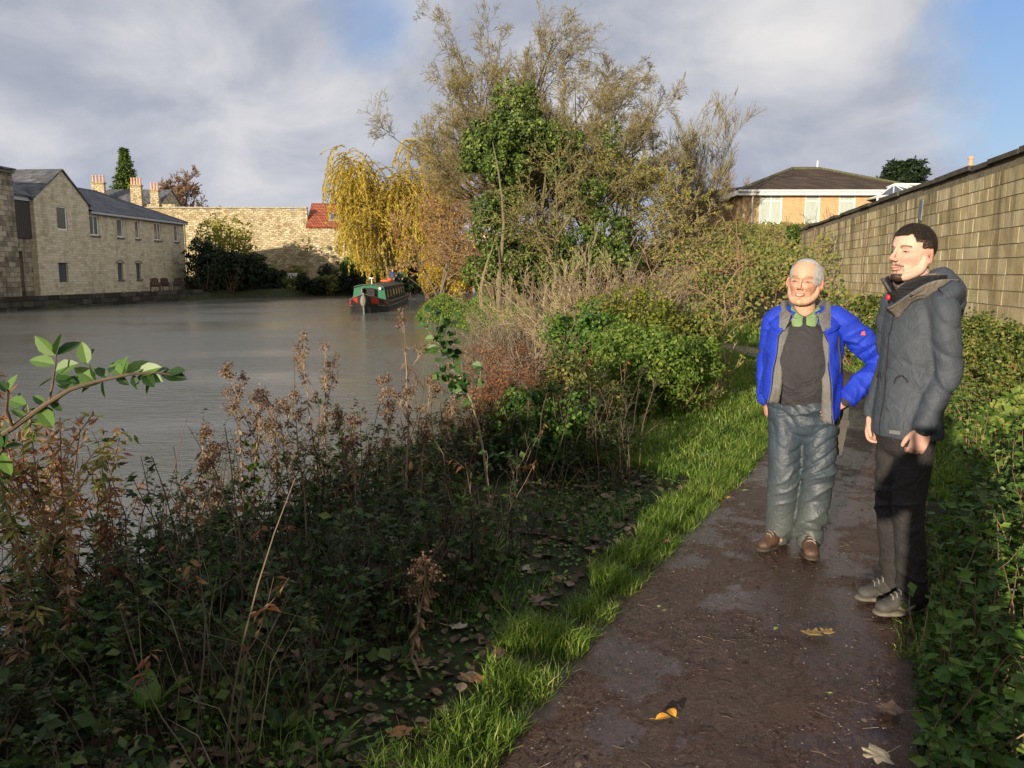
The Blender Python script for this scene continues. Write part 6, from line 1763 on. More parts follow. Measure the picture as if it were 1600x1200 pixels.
def make_person(name, x, y, rz, label, cfg):
    root = empty(name, (x, y, .012), rz, label, 'person'); s = cfg['hs']; Hc = np.array(cfg['head']); Rh = rot(*cfg['hrot']); old = cfg['old']
    tw_ = lambda P: [(v @ Rh.T + Hc, f) for v, f in P]
    body = tw_(head_parts(s, old))
    nb = Hc + Rh @ np.array([0, .018, -.07]) * s; ch = np.array(cfg['chest'])
    body.append(limb([nb, (nb + ch) / 2 + [0, .01, .02], ch + [0, .02, .0]], [.056 * s, .055, .062], n=18))
    # torso, arms and legs under the clothes
    hip = np.array(cfg['hip']); body.append(limb([hip + [0, 0, -.05], hip + [0, 0, .12], (hip + ch) / 2 + [0, 0, .05], ch + [0, .01, -.08], ch + [0, .02, -.01]], [(.13, .10), (.13, .095), (.13, .095), (.14, .095), (.09, .07)], n=20))
    for a in cfg['arms']:
        A = [np.array(q, float) for q in a['j']]; body.append(limb([ch + [np.sign(A[0][0] - ch[0]) * .06, .02, -.04], A[0], (A[0] + A[1]) / 2, A[1], (A[1] + A[2]) / 2, A[2]], [.05, .05, .044, .038, .034, .024], n=12))
        if a.get('hand') is not None: body += hand_parts(A[2], **a['hand'])
        else: body += hand_parts(A[2], A[2] - A[1], 1, (0, 1, 0), .6, .95)
    for l in cfg['legs']:
        Lg = [np.array(q, float) for q in l]; body.append(limb([Lg[0], (Lg[0] + Lg[1]) / 2, Lg[1], (Lg[1] + Lg[2]) / 2, Lg[2]], [.075, .068, .052, .048, .034], n=12)); body.append(limb([Lg[2] + [0, .01, -.03], Lg[2] + [0, -.05, -.045]], [.030, .024], n=10))
    V, F, E = fuse(body, cfg.get('vox', .0028), 5)
    Q = (V - Hc) @ Rh / s; near = (np.abs(Q[:, 0]) < .12) & (np.abs(Q[:, 1]) < .14) & (Q[:, 2] > -.135) & (Q[:, 2] < .15); fr = near & (Q[:, 1] < -.03); X, Y, Z = Q.T; D = np.zeros_like(Q)
    for sx in (-1, 1):
        D[:, 1] -= fr * (.0055 * ga(Z - .024, .011) * ga(X - sx * .026, .024) + (.0075 if old else .005) * ga(X - sx * .038, .018) * ga(Z + .026, .016))
        D[:, 1] += fr * (.0085 * ga(X - sx * .033, .014) * ga(Z - .004, .009) + .006 * ga(X - sx * .016, .008) * ga(Z - .006, .010)); D[:, 1] -= fr * .0050 * ga(X - sx * .033, .011) * ga(Z - .0015, .0065)
        D[:, 1] += fr * .0035 * ga((np.abs(X - sx * .030) - (.016 + (-.03 - Z) * .25)), .004) * ga(Z + .046, .016) * (1.5 if old else .6)
        D[:, 0] -= near * sx * .0045 * ga(Y - .014, .010) * ga(Z + .008, .016) * (np.abs(X) > .079)
    D[:, 1] += fr * (.004 * ga(X, .02) * ga(Z + .082, .006)); D[:, 1] += fr * .0028 * ga(X, .02) * ga(Z + .0665, .0022)
    V = V + (D * s) @ Rh.T
    # colours
    base = np.array(cfg['skin']); col = np.tile(base, (len(V), 1)); redc = np.array(cfg['red'])
    def tint(m_, c, k): nonlocal col; m_ = np.clip(m_ * k, 0, 1)[:, None]; col = col * (1 - m_) + np.array(c) * m_
    wv = sn(Q, 9, f=30) * .15 + 1
    for sx in (-1, 1):
        tint(near * ga(X - sx * .040, .022) * ga(Z + .028, .020) * fr, redc, .65); tint(near * (np.abs(X) > .074) * ga(Z + .008, .04) * (Y > -.01) * (Y < .05), redc, .6)
        ez = .0015 + .10 * (np.abs(X - sx * .033)) * (-1 if old else -.4)
        tint(fr * ga(X - sx * .033, .0145) ** .6 * ga(Z - ez, .0030), (.035, .02, .015), .95)
        tint(fr * (np.abs(X - sx * .033) < .017) * ga(Z - ez - .004, .0035), redc * .7, .5); tint(fr * ga(X - sx * .033, .018) * ga(Z - ez + .008, .005), redc * .75, .4)  # first tint darkens the upper lid as painted shading
        bz_ = (.0235 if old else .0205) + .004 * (1 - ((np.abs(X) - .032) / .02) ** 2).clip(-1, 1) + (-.004 * (np.abs(X) < .018) if not old else 0)
        tint(fr * (np.abs(X - sx * .034) < .018) * ga(Z - bz_, .0058 if old else .0042) * wv, cfg['brow'], cfg['browk'])
        tint(fr * ga(X - sx * .008, .004) * ga(Z + .043, .0028) * (Y < -.085), (.08, .03, .02), .8)
    tint(fr * ga(X, .018) * ga(Z + .030, .016) * (Y < -.088), redc, .5)
    lz = .018 * (np.abs(X) / .026) ** 2 * (.45 if old else .15); mw = .026 if old else .021
    tint(fr * (np.abs(X) < mw) * ga(Z + .067 - lz, .0072), cfg['lip'], .75)
    if old:
        tint(fr * (np.abs(X) < .018) * ga(Z + .0660 - lz, .0034), (.60, .54, .45), 1.1); tint(fr * (np.abs(X) < .026) * (ga(Z + .0608 - lz, .0012) + ga(Z + .0712 - lz, .0012)), (.12, .03, .02), .8)
        tint(fr * ga(np.abs(X) - .031, .003) * ga(Z + .05, .016), redc * .55, .5); tint(fr * (ga(Z - .047, .0012) + ga(Z - .058, .0012)) * ga(X, .03), redc * .7, .3)
    else:
        tint(fr * (np.abs(X) < .021) * ga(Z + .0663 - lz * .5, .0014), (.10, .025, .02), .9)
        bd = np.array(cfg['beard']); tint(fr * (np.abs(X) < .030) * ga(Z + .0515 + np.abs(X) * .30, .0042) * wv, bd, .95)
        tint(near * (Y < -.02) * ga(np.abs(X) - .027, .004) * ga(Z + .070, .014) * wv, bd, .45)
        tint(near * (Y < -.005) * smooth(-Z, .086, .094) * (np.abs(X) < .030) * wv, bd, 1.2); tint(fr * ga(X, .006) * ga(Z + .080, .005), bd, .55)
        tint(near * (Y < .03) * smooth(-Z, .055, .09) * (np.abs(X) > .02), bd, .16)
    for a in cfg['arms']:
        d_ = np.linalg.norm(V - np.array(a['j'][2]), axis=1); tint((d_ < .24) * (V[:, 2] < a['j'][2][2] + .02) * (sn(V, 4, f=14) * .3 + .6), redc, .55)
    tint(near * cfg['hairmask'](X, Y, Z) * 1.0, cfg['scalp'], .8)
    part('body', V, F, SKIN, root, col)
    for sx in (-1, 1):     # narrowed eyes: a dark sliver between the lids, with the white at its outer corner
        ez = .0015 + .10 * .033 * (-1 if old else -.4) * .3; i = np.argmin((X - sx * .033) ** 2 + (Z - ez) ** 2 + (Y > -.03) * 9)
        ce = np.array([sx * .033, Y[i] + .0026, ez]); mb = MB()
        for c_, r_, mi in ((ce, (.0130, .0044, .0031), 0), (ce + [sx * .008, .0002, -.0004], (.0045, .0042, .0024), 1), (ce + [-sx * .007, .0002, -.0004], (.0035, .0042, .0020), 1)):
            v_, f_ = ell(c_, r_, rot(0, 0, sx * (8 if old else 4)), 14, 8); v_ = (v_ * s) @ Rh.T + Hc; mb.add(v_, f_[0], .5, mi); mb.add(v_, f_[1], .5, mi)
        mb.build('eye', [EYED, EYEW], root, smooth=True)
    # hair
    N = vnorm(V, F); hairm = cfg['hairmask'](X, Y, Z) & near; fm = hairm[F].all(1)
    full = np.unique(F[fm]); fm = fm & cfg['cap'](X, Y, Z)[F].all(1); idx = np.unique(F[fm]); mp = -np.ones(len(V), int); mp[idx] = np.arange(len(idx)); off = cfg['hairoff']
    edge = np.clip(cfg['hairdepth'](X, Y, Z), .15, 1)
    hv = V[idx] + N[idx] * (off * edge[idx] * (1 + .25 * sn(Q[idx], 3, f=16)))[:, None]
    hb = MB().add(hv, mp[F[fm]], .35); rg = np.random.default_rng(3)
    n = cfg['strands']; k = rg.choice(full, n); comb = Rh @ np.array(cfg['comb']); dirs = nrm(N[k] * cfg['lift'] + comb + runit(rg, n) * cfg.get('fuzz', .3)); dirs = dirs - N[k] * np.minimum((dirs * N[k]).sum(1), 0)[:, None] * .8
    L = cfg['hlen'] * rg.uniform(.6, 1.3, n) * (.4 + .6 * edge[k]); p0 = V[k] + N[k] * (off * edge[k] * .6)[:, None]; pm = p0 + dirs * L[:, None] * .5 + N[k] * .001; pe = p0 + dirs * L[:, None] - N[k] * .002
    hb.tubes(np.stack([p0, pm, pe], 1), np.array([[.0011, .0009, .0003]]), 3, v=rg.random(n)); hb.build('hair', cfg['hairmat'], root, smooth=True)
    return root, Hc, Rh


SKIN = mat_attr('skin', rough=.55, spec=.35, sss=.10, bump=.35, bscale=160)
EYED = mat_plain('eye_dark', (.022, .013, .010), rough=.25, bump=0)
EYEW = mat_plain('eye_white', (.38, .30, .26), rough=.3, bump=0)
HAIR_D = mat_leaf('dark_hair', [(.008, .006, .005), (.020, .014, .011), (.075, .052, .040)], rough=.42, spec=.35, trans=0, cl_amt=0)
HAIR_W = mat_leaf('grey_hair', [(.30, .29, .28), (.48, .47, .46), (.66, .65, .64)], rough=.55, spec=.3, trans=0, cl_amt=0)


def fabric(name, c1, c2, rough=.6, weave=900, spec=.3, wet=None, sheen=0.0, bs=.7):
    m, g = new_mat(name); tc = g.n('ShaderNodeTexCoord'); ob = (tc, 'Object')
    col = g.ramp(g.noise(ob, 5, 6, .65, .4), [(.35, c2), (.65, c1)])
    if wet is not None:
        sp = g.n('ShaderNodeSeparateXYZ', None, i0=ob); zz = g.math('ADD', (sp, 2), g.math('MULTIPLY', g.math('SUBTRACT', g.noise(ob, 7, 6, .75), .5), .55))
        col = g.mix(g.ramp(zz, [(.10, 1.0), (.62, .0)]), col, wet)
    b = g.n('ShaderNodeBsdfPrincipled', None, Base_Color=col, Roughness=rough); g.set(b, 'Specular IOR Level', spec); g.set(b, 'Sheen Weight', sheen)
    cr = g.math('ABSOLUTE', g.math('SUBTRACT', g.noise(ob, 11, 4, .55, 1.2), .5))
    h = g.math('ADD', g.math('ADD', g.math('MULTIPLY', g.noise(ob, 28, 5, .6, 1.5), .8), g.math('MULTIPLY', cr, 4.0)), g.math('MULTIPLY', g.noise(ob, weave, 2), .08))
    g.set(b, 'Normal', g.n('ShaderNodeBump', None, Strength=bs, Distance=.009, Height=h)); finish(g, b); return m


NAVY = fabric('charcoal_shell', (.060, .070, .088), (.042, .050, .064), rough=.62, bs=.38)
NAVY_IN = fabric('charcoal_lining', (.024, .022, .026), (.016, .015, .018), rough=.8)
TAUPE = fabric('taupe_lining', (.20, .175, .145), (.15, .13, .11), rough=.85)
BLUE = fabric('blue_shell', (.020, .055, .52), (.012, .032, .38), rough=.6, spec=.25, bs=.45)
GREY_L = fabric('grey_lining', (.17, .165, .155), (.12, .115, .11), rough=.7)
SWEAT = fabric('dark_jumper', (.050, .048, .052), (.034, .033, .037), rough=.9, weave=500)
POLO = fabric('green_polo', (.20, .30, .135), (.16, .25, .11), rough=.85)
OVERT = fabric('waterproof_trousers', (.048, .066, .088), (.030, .042, .060), rough=.5, spec=.5, bs=.38, wet=(.070, .082, .080))
BLACKT = fabric('black_trousers', (.036, .033, .032), (.024, .022, .022), rough=.8)
BLACKW = mat_plain('black_webbing', (.02, .02, .02), (.012, .012, .012), rough=.7)
STRAPG = mat_plain('grey_strap', (.09, .08, .07), (.06, .055, .05), rough=.8)
BROWNB = mat_plain('brown_leather', (.13, .07, .045), (.055, .032, .022), rough=.45, scale=14, bump=.5, bscale=60)
SOLEB = mat_plain('boot_sole', (.035, .028, .022), (.06, .045, .035), rough=.7)
GREYB = mat_plain('grey_suede', (.075, .070, .060), (.022, .021, .020), rough=.7, scale=9, bump=.4)
SOLEG = mat_plain('muddy_sole', (.20, .175, .13), (.06, .05, .04), rough=.6, scale=12)
LACE = mat_plain('pale_lace', (.35, .33, .28), (.2, .19, .16), rough=.8)
REDT = mat_plain('red_toggle', (.75, .03, .04), (.6, .02, .03), rough=.4, bump=0)
METALP = mat_plain('small_metal', (.5, .5, .48), (.35, .35, .33), rough=.35, metal=.8, bump=0)


def boot(root, ankle, yaw, up, sole, high=.12, size=.285, lace=True, panel=None):
    """boot whose heel is under the ankle, toe along local -y turned by yaw"""
    Rz = rot(yaw); T = lambda P: [(v @ Rz.T + np.array([ankle[0], ankle[1], 0]), f) for v, f in P]; L = size
    U = [limb([(0, .045, .055), (0, -.02, .06), (0, -L * .36, .055), (0, -L * .60, .045)], [(.036, .040), (.042, .042), (.047, .036), (.040, .028)], n=18, up=(0, 0, 1)),
         limb([(0, .02, .06), (0, .018, .11), (0, .022, high)], [.046, .045, .047], n=18), ell((0, -L * .60, .042), (.042, .045, .030)), limb([(0, -.02, .09), (0, -.10, .075)], [.036, .030], n=12)]
    V, F, E = fuse(T(U), .005, 2); V[:, 2] = np.maximum(V[:, 2], .022); V = wrinkle(V, F, .0012, (20, 20, 20), 5)
    b = part('boot', V, F, up, root)
    S = [limb([(0, .055, .016), (0, -.03, .014), (0, -L * .38, .014), (0, -L * .66, .018)], [(.040, .016), (.038, .016), (.052, .016), (.042, .016)], n=18, up=(0, 0, 1)), ell((0, -L * .62, .017), (.045, .052, .016)), ell((0, .045, .016), (.042, .042, .017))]
    V, F, E = fuse(T(S), .005, 1); V[:, 2] = np.maximum(V[:, 2], -.004); part('sole', V, F, sole, b)
    if lace:
        mb = MB()
        for i in range(5):
            t = i / 4; y_ = -.035 - .085 * t; z_ = .132 - .040 * t; w = .024
            q = np.array([(-w, y_ + .01, z_ - .010), (-w * .4, y_, z_ + .003), (w * .4, y_ - .004, z_ + .003), (w, y_ - .012, z_ - .010)]) @ Rz.T + np.array([ankle[0], ankle[1], 0]); mb.tubes(q[None], .0028, 5)
        mb.build('laces', LACE, b)
    if panel:
        mb = MB(); 
        for sx in (-1, 1):
            t = np.linspace(0, 1, 10); q = np.stack([sx * (.049 - .004 * np.abs(t - .5)), .02 - t * L * .55, .05 + .014 * np.sin(t * 7)], 1) @ Rz.T + np.array([ankle[0], ankle[1], 0]); mb.tubes(q[None], [.0075], 6)
        mb.build('side_stripe', panel, b)


def trousers(root, hip, legs, m_, waist=(.165, .125), thigh=.098, knee=.078, hem=.075, amp=.006, seed=1, wz=.14, baggy=1.0, f=(9, 9, 20)):
    hip = np.array(hip); P = [limb([hip + [0, 0, -.10], hip + [0, 0, 0.0], hip + [0, 0, wz]], [(waist[0] * .95, waist[1]), (waist[0] * 1.04, waist[1] * 1.05), waist], n=26)]
    for l in legs:
        a, k, n_ = [np.array(q, float) for q in l]; P.append(limb([a + [0, 0, .03], a * .5 + k * .5, k, k * .5 + n_ * .5, n_ + [0, .005, -.035]], [thigh * 1.05, thigh * .95, knee, knee * .98 * baggy, hem * baggy], n=20))
    V, F, E = fuse(P, .0065, 4); low = smooth(-V[:, 2], -.35, -.08); mid = ga(V[:, 2] - .48, .12); cro = ga(V[:, 2] - hip[2] + .04, .12)
    V = wrinkle(V, F, amp, f, seed, 1.2, .45 + .9 * low + .7 * mid + .6 * cro); V = lap(V, E, .25); return part('trousers', V, F, m_, root)


def frame_from(theta): return np.cos(theta), np.sin(theta)


# ------------------------------------------------------------ younger man
def young_mask(X, Y, Z):
    hl = .070 + .006 * np.cos(X * 60) - 1.2 * np.maximum(np.abs(X) - .055, 0) * 0; front = Z > .066 + .012 * (ga(np.abs(X) - .048, .012)) + 1.1 * np.maximum(-.02 - Y, 0) * .0
    side = (Y > -.040 - .25 * (Z - .03)) & (Z > -.018 + .0 * Y) & (np.abs(X) > .03); side &= ~((Y < .045) & (Y > .0) & (Z < .018) & (np.abs(X) > .070)); back = (Y > .035) & (Z > -.062); side &= ~((Z < .04) & (Y < -.020)); side &= ~((Z < .016) & (Y < .046))
    return front | (side & (Z > -.018)) | back
hip_y = (0, .0, .93)
cfgY = dict(hs=1.065, head=(-.005, -.035, 1.672), hrot=(8, -3, 0), old=False, chest=(0, .02, 1.46), hip=hip_y, toe=(0, -.15, 0), skin=(.60, .39, .30), red=(.58, .22, .17), lip=(.50, .17, .14), brow=(.035, .02, .015), browk=1.0, beard=(.045, .026, .018),
            arms=[dict(j=[(.158, .01, 1.44), (.178, .03, 1.155), (.165, -.05, .905)], hand=dict(d=(-.10, -.25, -1), side=-1, palm_n=(-.9, .5, 0), curl=1.0, s=1.0, spread=.03)),
                  dict(j=[(-.158, .01, 1.44), (-.178, .03, 1.155), (-.160, -.060, .915)], hand=dict(d=(.05, -.16, -1), side=1, palm_n=(.9, .4, 0), curl=.75, s=1.0, spread=.04))],
            legs=[[(.066, 0, .90), (.066, -.015, .50), (.070, .035, .10)], [(-.066, 0, .90), (-.070, .0, .50), (-.075, .065, .10)]],
            hairmask=young_mask, hairdepth=lambda X, Y, Z: .22 + 8 * (Z - .06), hairoff=.008, strands=14000, comb=(0, -.6, .25), lift=.42, fuzz=.3, hlen=.012, hairmat=HAIR_D, scalp=(.03, .021, .017), cap=lambda X, Y, Z: (Z > .050) | ((Y > .035) & (Z > .015)))
YX, YY = 1.83, 3.63
young, Hc, Rh = make_person('person', YX, YY, R(-76), 'dark haired man with goatee in a charcoal waterproof jacket, standing nearest the wall', cfgY)
for (l, yw) in zip(cfgY['legs'], (0, -8)): boot(young, (l[2][0], l[2][1] + .01), yw, GREYB, SOLEG, panel=SOLEG, size=.262)
trousers(young, hip_y, cfgY['legs'], BLACKT, waist=(.145, .115), thigh=.084, knee=.068, hem=.068, amp=.007, seed=21, f=(9, 9, 11))
# jacket
JP = [limb([(0, .0, .845), (0, 0, .90), (0, .0, 1.02), (0, .0, 1.16), (0, .0, 1.30), (0, .01, 1.40), (0, .02, 1.475), (0, .02, 1.53)], [(.172, .140), (.170, .138), (.158, .126), (.150, .120), (.154, .118), (.150, .108), (.118, .090), (.082, .078)], n=30)]
for a in cfgY['arms']:
    A = [np.array(q, float) for q in a['j']]; sg = np.sign(A[0][0])
    JP.append(limb([(sg * .07, .02, 1.46), A[0] + [0, .005, -.01], A[0] * .5 + A[1] * .5 + [sg * .012, 0, 0], A[1] + [sg * .01, .01, 0], A[1] * .5 + A[2] * .5, A[2] * 1.0 + A[2] * 0 + (A[2] - A[1]) * -.02], [.058, .064, .060, .056, .053, .048], n=20))
JP.append(limb([(.0, .10, 1.52), (0, .155, 1.46), (0, .185, 1.385)], [(.115, .055), (.125, .060), (.085, .035)], n=20, up=(1, 0, 0)))
JP.append(ell((0, .135, 1.455), (.135, .075, .075)))
V, F, E = fuse(JP, .0075, 5)
arm = smooth(np.abs(V[:, 0]), .16, .22); V = wrinkle(V, F, .006, (7, 7, 10), 31, 1.0, .5 + .7 * arm + .4 * ga(V[:, 2] - 1.05, .15)); V = lap(V, E, .4)
# cut the hem and cuffs flat
V[:, 2] = np.where((V[:, 2] < .842) & (np.abs(V[:, 0]) < .175), .842, V[:, 2])
jk = part('jacket', V, F, NAVY, young)
mb = MB()    # pocket flap, seams, hem label
t = np.linspace(0, 1, 14)
def surf_pts(pts, V=V, N=None, lift=.004):
    out = []
    for p in pts: i = np.argmin(((V - p) ** 2).sum(1)); q = V[i]; out.append(q + nrm(q - np.array([0, .0, q[2]])) * lift)
    return np.array(out)
for sx in (-1, 1):
    a = surf_pts([(sx * (.05 + .09 * u), -.16, 1.10 + .03 * math.sin(u * 3.1)) for u in t]); mb.tubes(a[None], .0035, 5)
a = surf_pts([(-.01, -.2, 1.44 - .60 * u) for u in t], lift=.003); mb.tubes(a[None], .003, 5)
mb.build('seams', NAVY_IN, jk)
mb = MB(); c = surf_pts([(.10, -.2, .885)])[0]; M = Matrix.Translation(c) @ Matrix.Rotation(R(28), 4, 'Z'); mb.box(-.024, .024, -.003, .002, -.008, .008, M=M); mb.build('hem_badge', METALP, jk)
mb = MB(); c = surf_pts([(-.19, -.12, .90)])[0]; mb.add(*[ell(c, (.008, .008, .008))[0], ell(c, (.008, .008, .008))[1][0]]); mb.build('hem_toggle', BLACKW, jk)


def band(parent, name, m_, fn, ths, ts, thick=.005, m2=None):
    """sheet of cloth given by fn(theta, t) with thickness; inner face may take another material"""
    G = np.array([[fn(a, t) for t in ts] for a in ths]); na, nt = G.shape[:2]; V = G.reshape(-1, 3); ii = np.arange(na * nt).reshape(na, nt)
    F = np.stack([ii[:-1, :-1], ii[1:, :-1], ii[1:, 1:], ii[:-1, 1:]], -1).reshape(-1, 4); N = vnorm(V, F); V2 = V + N * thick
    mb = MB(); mb.add(V, F[:, ::-1], .5, 0); mb.add(V2, F, .5, 1 if m2 else 0)
    ed = np.concatenate([ii[:, 0], ii[-1, 1:], ii[::-1, -1][1:], ii[0, ::-1][1:-1]]); k = len(ed); o_ = na * nt
    mb.F.append((np.stack([ed, np.roll(ed, -1), np.roll(ed, -1) + o_, ed + o_], 1), 0)); return mb.build(name, [m_, m2] if m2 else m_, parent, smooth=True)


# theta 0 = front (-y), positive to his left
def ring(a, r, ry, c): return np.array([c[0] + math.sin(a) * r, c[1] - math.cos(a) * ry, c[2]])
def collar_in(a, t):
    r = .074 + .020 * t; return ring(a, r, r * 1.02, (0, .012 - .012 * t, 1.515 + .065 * t - .05 * math.exp(-(a / .7) ** 2) + .004 * math.sin(a * 5)))
band(young, 'fleece_collar', TAUPE, collar_in, np.linspace(-2.9, 2.9, 40), np.linspace(0, 1, 8), .006)
def collar_mid(a, t):
    r = .088 + .030 * t; return ring(a, r, r * 1.05, (0, .012 - .02 * t, 1.495 + .080 * t - .075 * math.exp(-(a / .6) ** 2)))
band(young, 'inner_collar', NAVY_IN, collar_mid, np.linspace(-2.9, 2.9, 44), np.linspace(0, 1, 8), .006)
def collar_out(a, t):
    k = math.exp(-((abs(a) - .55) / .55) ** 2); r = .102 + .026 * t + .016 * k * t; return ring(a, r, r * 1.08, (0, .014 - .035 * t * math.cos(a), 1.475 + .085 * t * (1 - .75 * k) - .095 * math.exp(-(a / .5) ** 2)))
band(young, 'storm_collar', NAVY, collar_out, np.linspace(.10, 2 * math.pi - .10, 60), np.linspace(0, 1, 9), .007, TAUPE)
mb = MB(); V_, F_ = ell((-.012, -.135, 1.475), (.010, .009, .013)); mb.add(V_, F_[0]); mb.add(V_, F_[1]); mb.build('zip_toggle', REDT, young, smooth=True)
for sx in (1,):
    mb = MB(); V_, F_ = ell((sx * .105, -.115, 1.487), (.006, .006, .006)); mb.add(V_, F_[0]); mb.add(V_, F_[1]); mb.build('press_stud', BLACKW, young)
def hood(a, t):
    r = .135 + .055 * math.sin(t * 3.14); return np.array([math.sin(a) * r, .03 - math.cos(a) * (.10 + .10 * t), 1.535 - .13 * t ** 1.5 + .02 * math.cos(a * 3)])
band(young, 'hood', NAVY, hood, np.linspace(1.25, 5.03, 44), np.linspace(0, 1, 12), .010)

# ------------------------------------------------------------ older man
def old_mask(X, Y, Z):
    top = (Z > .082 + .25 * np.maximum(.03 - Y, 0)) & (Y > -.040) ; side = (np.abs(X) > .052) & (Y > -.052) & (Z > -.005); side &= ~((Y < .045) & (Y > .004) & (Z < .018) & (np.abs(X) > .074)); back = (Y > .035) & (Z > -.066); fr_ = (Z > .078) & (np.abs(X) > .038) & (Y > -.075)
    return top | side | back
hip_o = (.014, .0, .86)
cfgO = dict(hs=1.045, head=(-.012, -.045, 1.538), hrot=(-12, 2, 4), old=True, chest=(0, .015, 1.335), hip=hip_o, toe=(0, -.15, 0), skin=(.56, .33, .225), red=(.55, .20, .135), lip=(.46, .17, .13), brow=(.26, .17, .12), browk=.9, beard=(.3, .3, .3),
            arms=[dict(j=[(.168, .02, 1.32), (.400, .11, 1.09), (.225, -.075, .885)], hand=dict(d=(-.85, -.30, -.25), side=-1, palm_n=(.1, .9, -.3), curl=.35, s=1.0)),
                  dict(j=[(-.165, .02, 1.32), (-.195, .09, 1.08), (-.19, .07, .86)], hand=dict(d=(.1, .1, -1), side=1, palm_n=(.9, .3, 0), curl=.6, s=1.0))],
            legs=[[(.105, 0, .84), (.118, -.03, .47), (.080, .0, .10)], [(-.075, 0, .84), (-.070, -.02, .47), (-.080, .03, .10)]],
            hairmask=old_mask, hairdepth=lambda X, Y, Z: .5 + 3 * (np.abs(X) - .045) + 2 * Y, hairoff=.005, strands=15000, comb=(0.2, .6, -.55), lift=.12, fuzz=.18, hlen=.034, hairmat=HAIR_W, scalp=(.42, .40, .38), cap=lambda X, Y, Z: Z > -9)
OX, OY = 1.63, 4.44
old, HcO, RhO = make_person('person', OX, OY, R(-20), 'smiling grey haired man in an open bright blue jacket with one hand on his hip', cfgO)
for (l, yw) in zip(cfgO['legs'], (6, -28)): boot(old, (l[2][0], l[2][1] + .01), yw, BROWNB, SOLEB, high=.10, size=.27)
tr_ = trousers(old, hip_o, cfgO['legs'], OVERT, waist=(.160, .13), thigh=.100, knee=.088, hem=.082, amp=.010, seed=41, baggy=1.0, f=(9, 9, 11))
# jumper with belly
JP = [limb([(0, -.005, .875), (0, -.02, .95), (0, -.045, 1.05), (0, -.035, 1.17), (0, -.008, 1.235), (0, .014, 1.270), (0, .045, 1.275)], [(.160, .125), (.172, .145), (.168, .155), (.165, .140), (.165, .118), (.130, .092), (.080, .050)], n=30)]
for a in cfgO['arms']:
    A = [np.array(q, float) for q in a['j']]; sg = np.sign(A[0][0]); JP.append(limb([(sg * .06, .02, 1.30), A[0] + [0, 0, -.02], A[1], A[2]], [.045, .055, .05, .034], n=16))
V, F, E = fuse(JP, .008, 5); V = wrinkle(V, F, .003, (9, 9, 11), 51); jm = part('jumper', V, F, SWEAT, old)
# polo shirt collar, open at the throat
def polo(a, t):
    k = math.exp(-((abs(a) - .42) / .38) ** 2); fr_ = math.exp(-(a / 1.0) ** 2); r = .061 + (.030 + .022 * k) * t ** .8; dz = .030 + .050 * k
    return ring(a, r, r * 1.02, (-.002, .012 - .012 * t * k, 1.405 - .055 * fr_ + .010 * math.sin(t * 3.1) - dz * t))
for sg in (-1, 1): band(old, 'polo_collar', POLO, polo, np.linspace(.10, 3.15, 44) if sg > 0 else np.linspace(-3.15, -.10, 44), np.linspace(0, 1, 8), .0035)
def placket(a, t): return np.array([a * .030 * (1 - .7 * t) - .002, -.072 - .036 * t, 1.312 - .042 * t])
band(old, 'shirt_front', POLO, placket, np.linspace(-1, 1, 8), np.linspace(0, 1, 6), .004)
# open blue jacket: body as one wrapped sheet, sleeves closed tubes
def jk_sheet(a, t):
    z = 1.395 - t * (.50 + .05 * math.sin(a * 2)) ; ope = abs(a); side = math.sin(a); k = smooth(np.array(t), 0, .28)
    r = .085 + (.190 - .085) * float(k) + .022 * t; ry = .082 + (.165 - .082) * float(k) + .045 * max(0, math.cos(a)) * float(smooth(np.array(t), .2, .8)) + .012 * t
    fl = max(0, 1 - (ope - .45) / .8) if ope < 1.25 else 0
    w = .006 * math.sin(a * 9 + t * 4) * t + .005 * math.sin(t * 17 + a * 5)
    return np.array([side * (r + w) + np.sign(a) * fl * .055 * t * 1.0, .018 - math.cos(a) * (ry + w) - fl * .045 * t, z - fl * .055 * t - (.03 * max(0, math.cos(a)) if t < .3 else .03 * max(0, math.cos(a)))])
th_l = np.linspace(.62, math.pi, 60); 
for nm, ths in (('jacket', np.concatenate([np.linspace(-math.pi - .0, -.60, 70)])), ('jacket', np.linspace(.66, math.pi, 70))):
    pass
ths = np.concatenate([np.linspace(.58, math.pi, 56), np.linspace(math.pi, 2 * math.pi - .62, 56)[1:]])
jacket_o = band(old, 'jacket', GREY_L, lambda a, t: jk_sheet(a if a <= math.pi else a - 2 * math.pi, t), ths, np.linspace(0, 1, 44), -.007, BLUE)
for a, nm in ((cfgO['arms'][0], 'l'), (cfgO['arms'][1], 'r')):
    A = [np.array(q, float) for q in a['j']]; sg = np.sign(A[0][0]); e_ = A[2] + (A[1] - A[2]) * .10
    if sg > 0: pts = [(.09, .02, 1.35), A[0] + [.01, 0, .005], A[0] * .5 + A[1] * .5 + [.01, 0, .01], A[1] + [.015, .01, 0], A[1] * .5 + A[2] * .5 + [0, 0, -.005], e_]; rr_ = [.055, .068, .072, .072, .062, .048]
    else: pts = [(-.09, .02, 1.35), A[0] + [0, 0, -.0], A[0] * .5 + A[1] * .5, A[1], A[1] * .5 + A[2] * .5, e_ + [0, 0, -.02]]; rr_ = [.052, .062, .060, .058, .056, .050]
    V, F, E = fuse([limb(pts, rr_, n=22)], .007, 3); V = wrinkle(V, F, .007, (8, 8, 9), 61 + int(sg), 1.2); V = lap(V, E, .4); part('sleeve', V, F, BLUE, jacket_o)
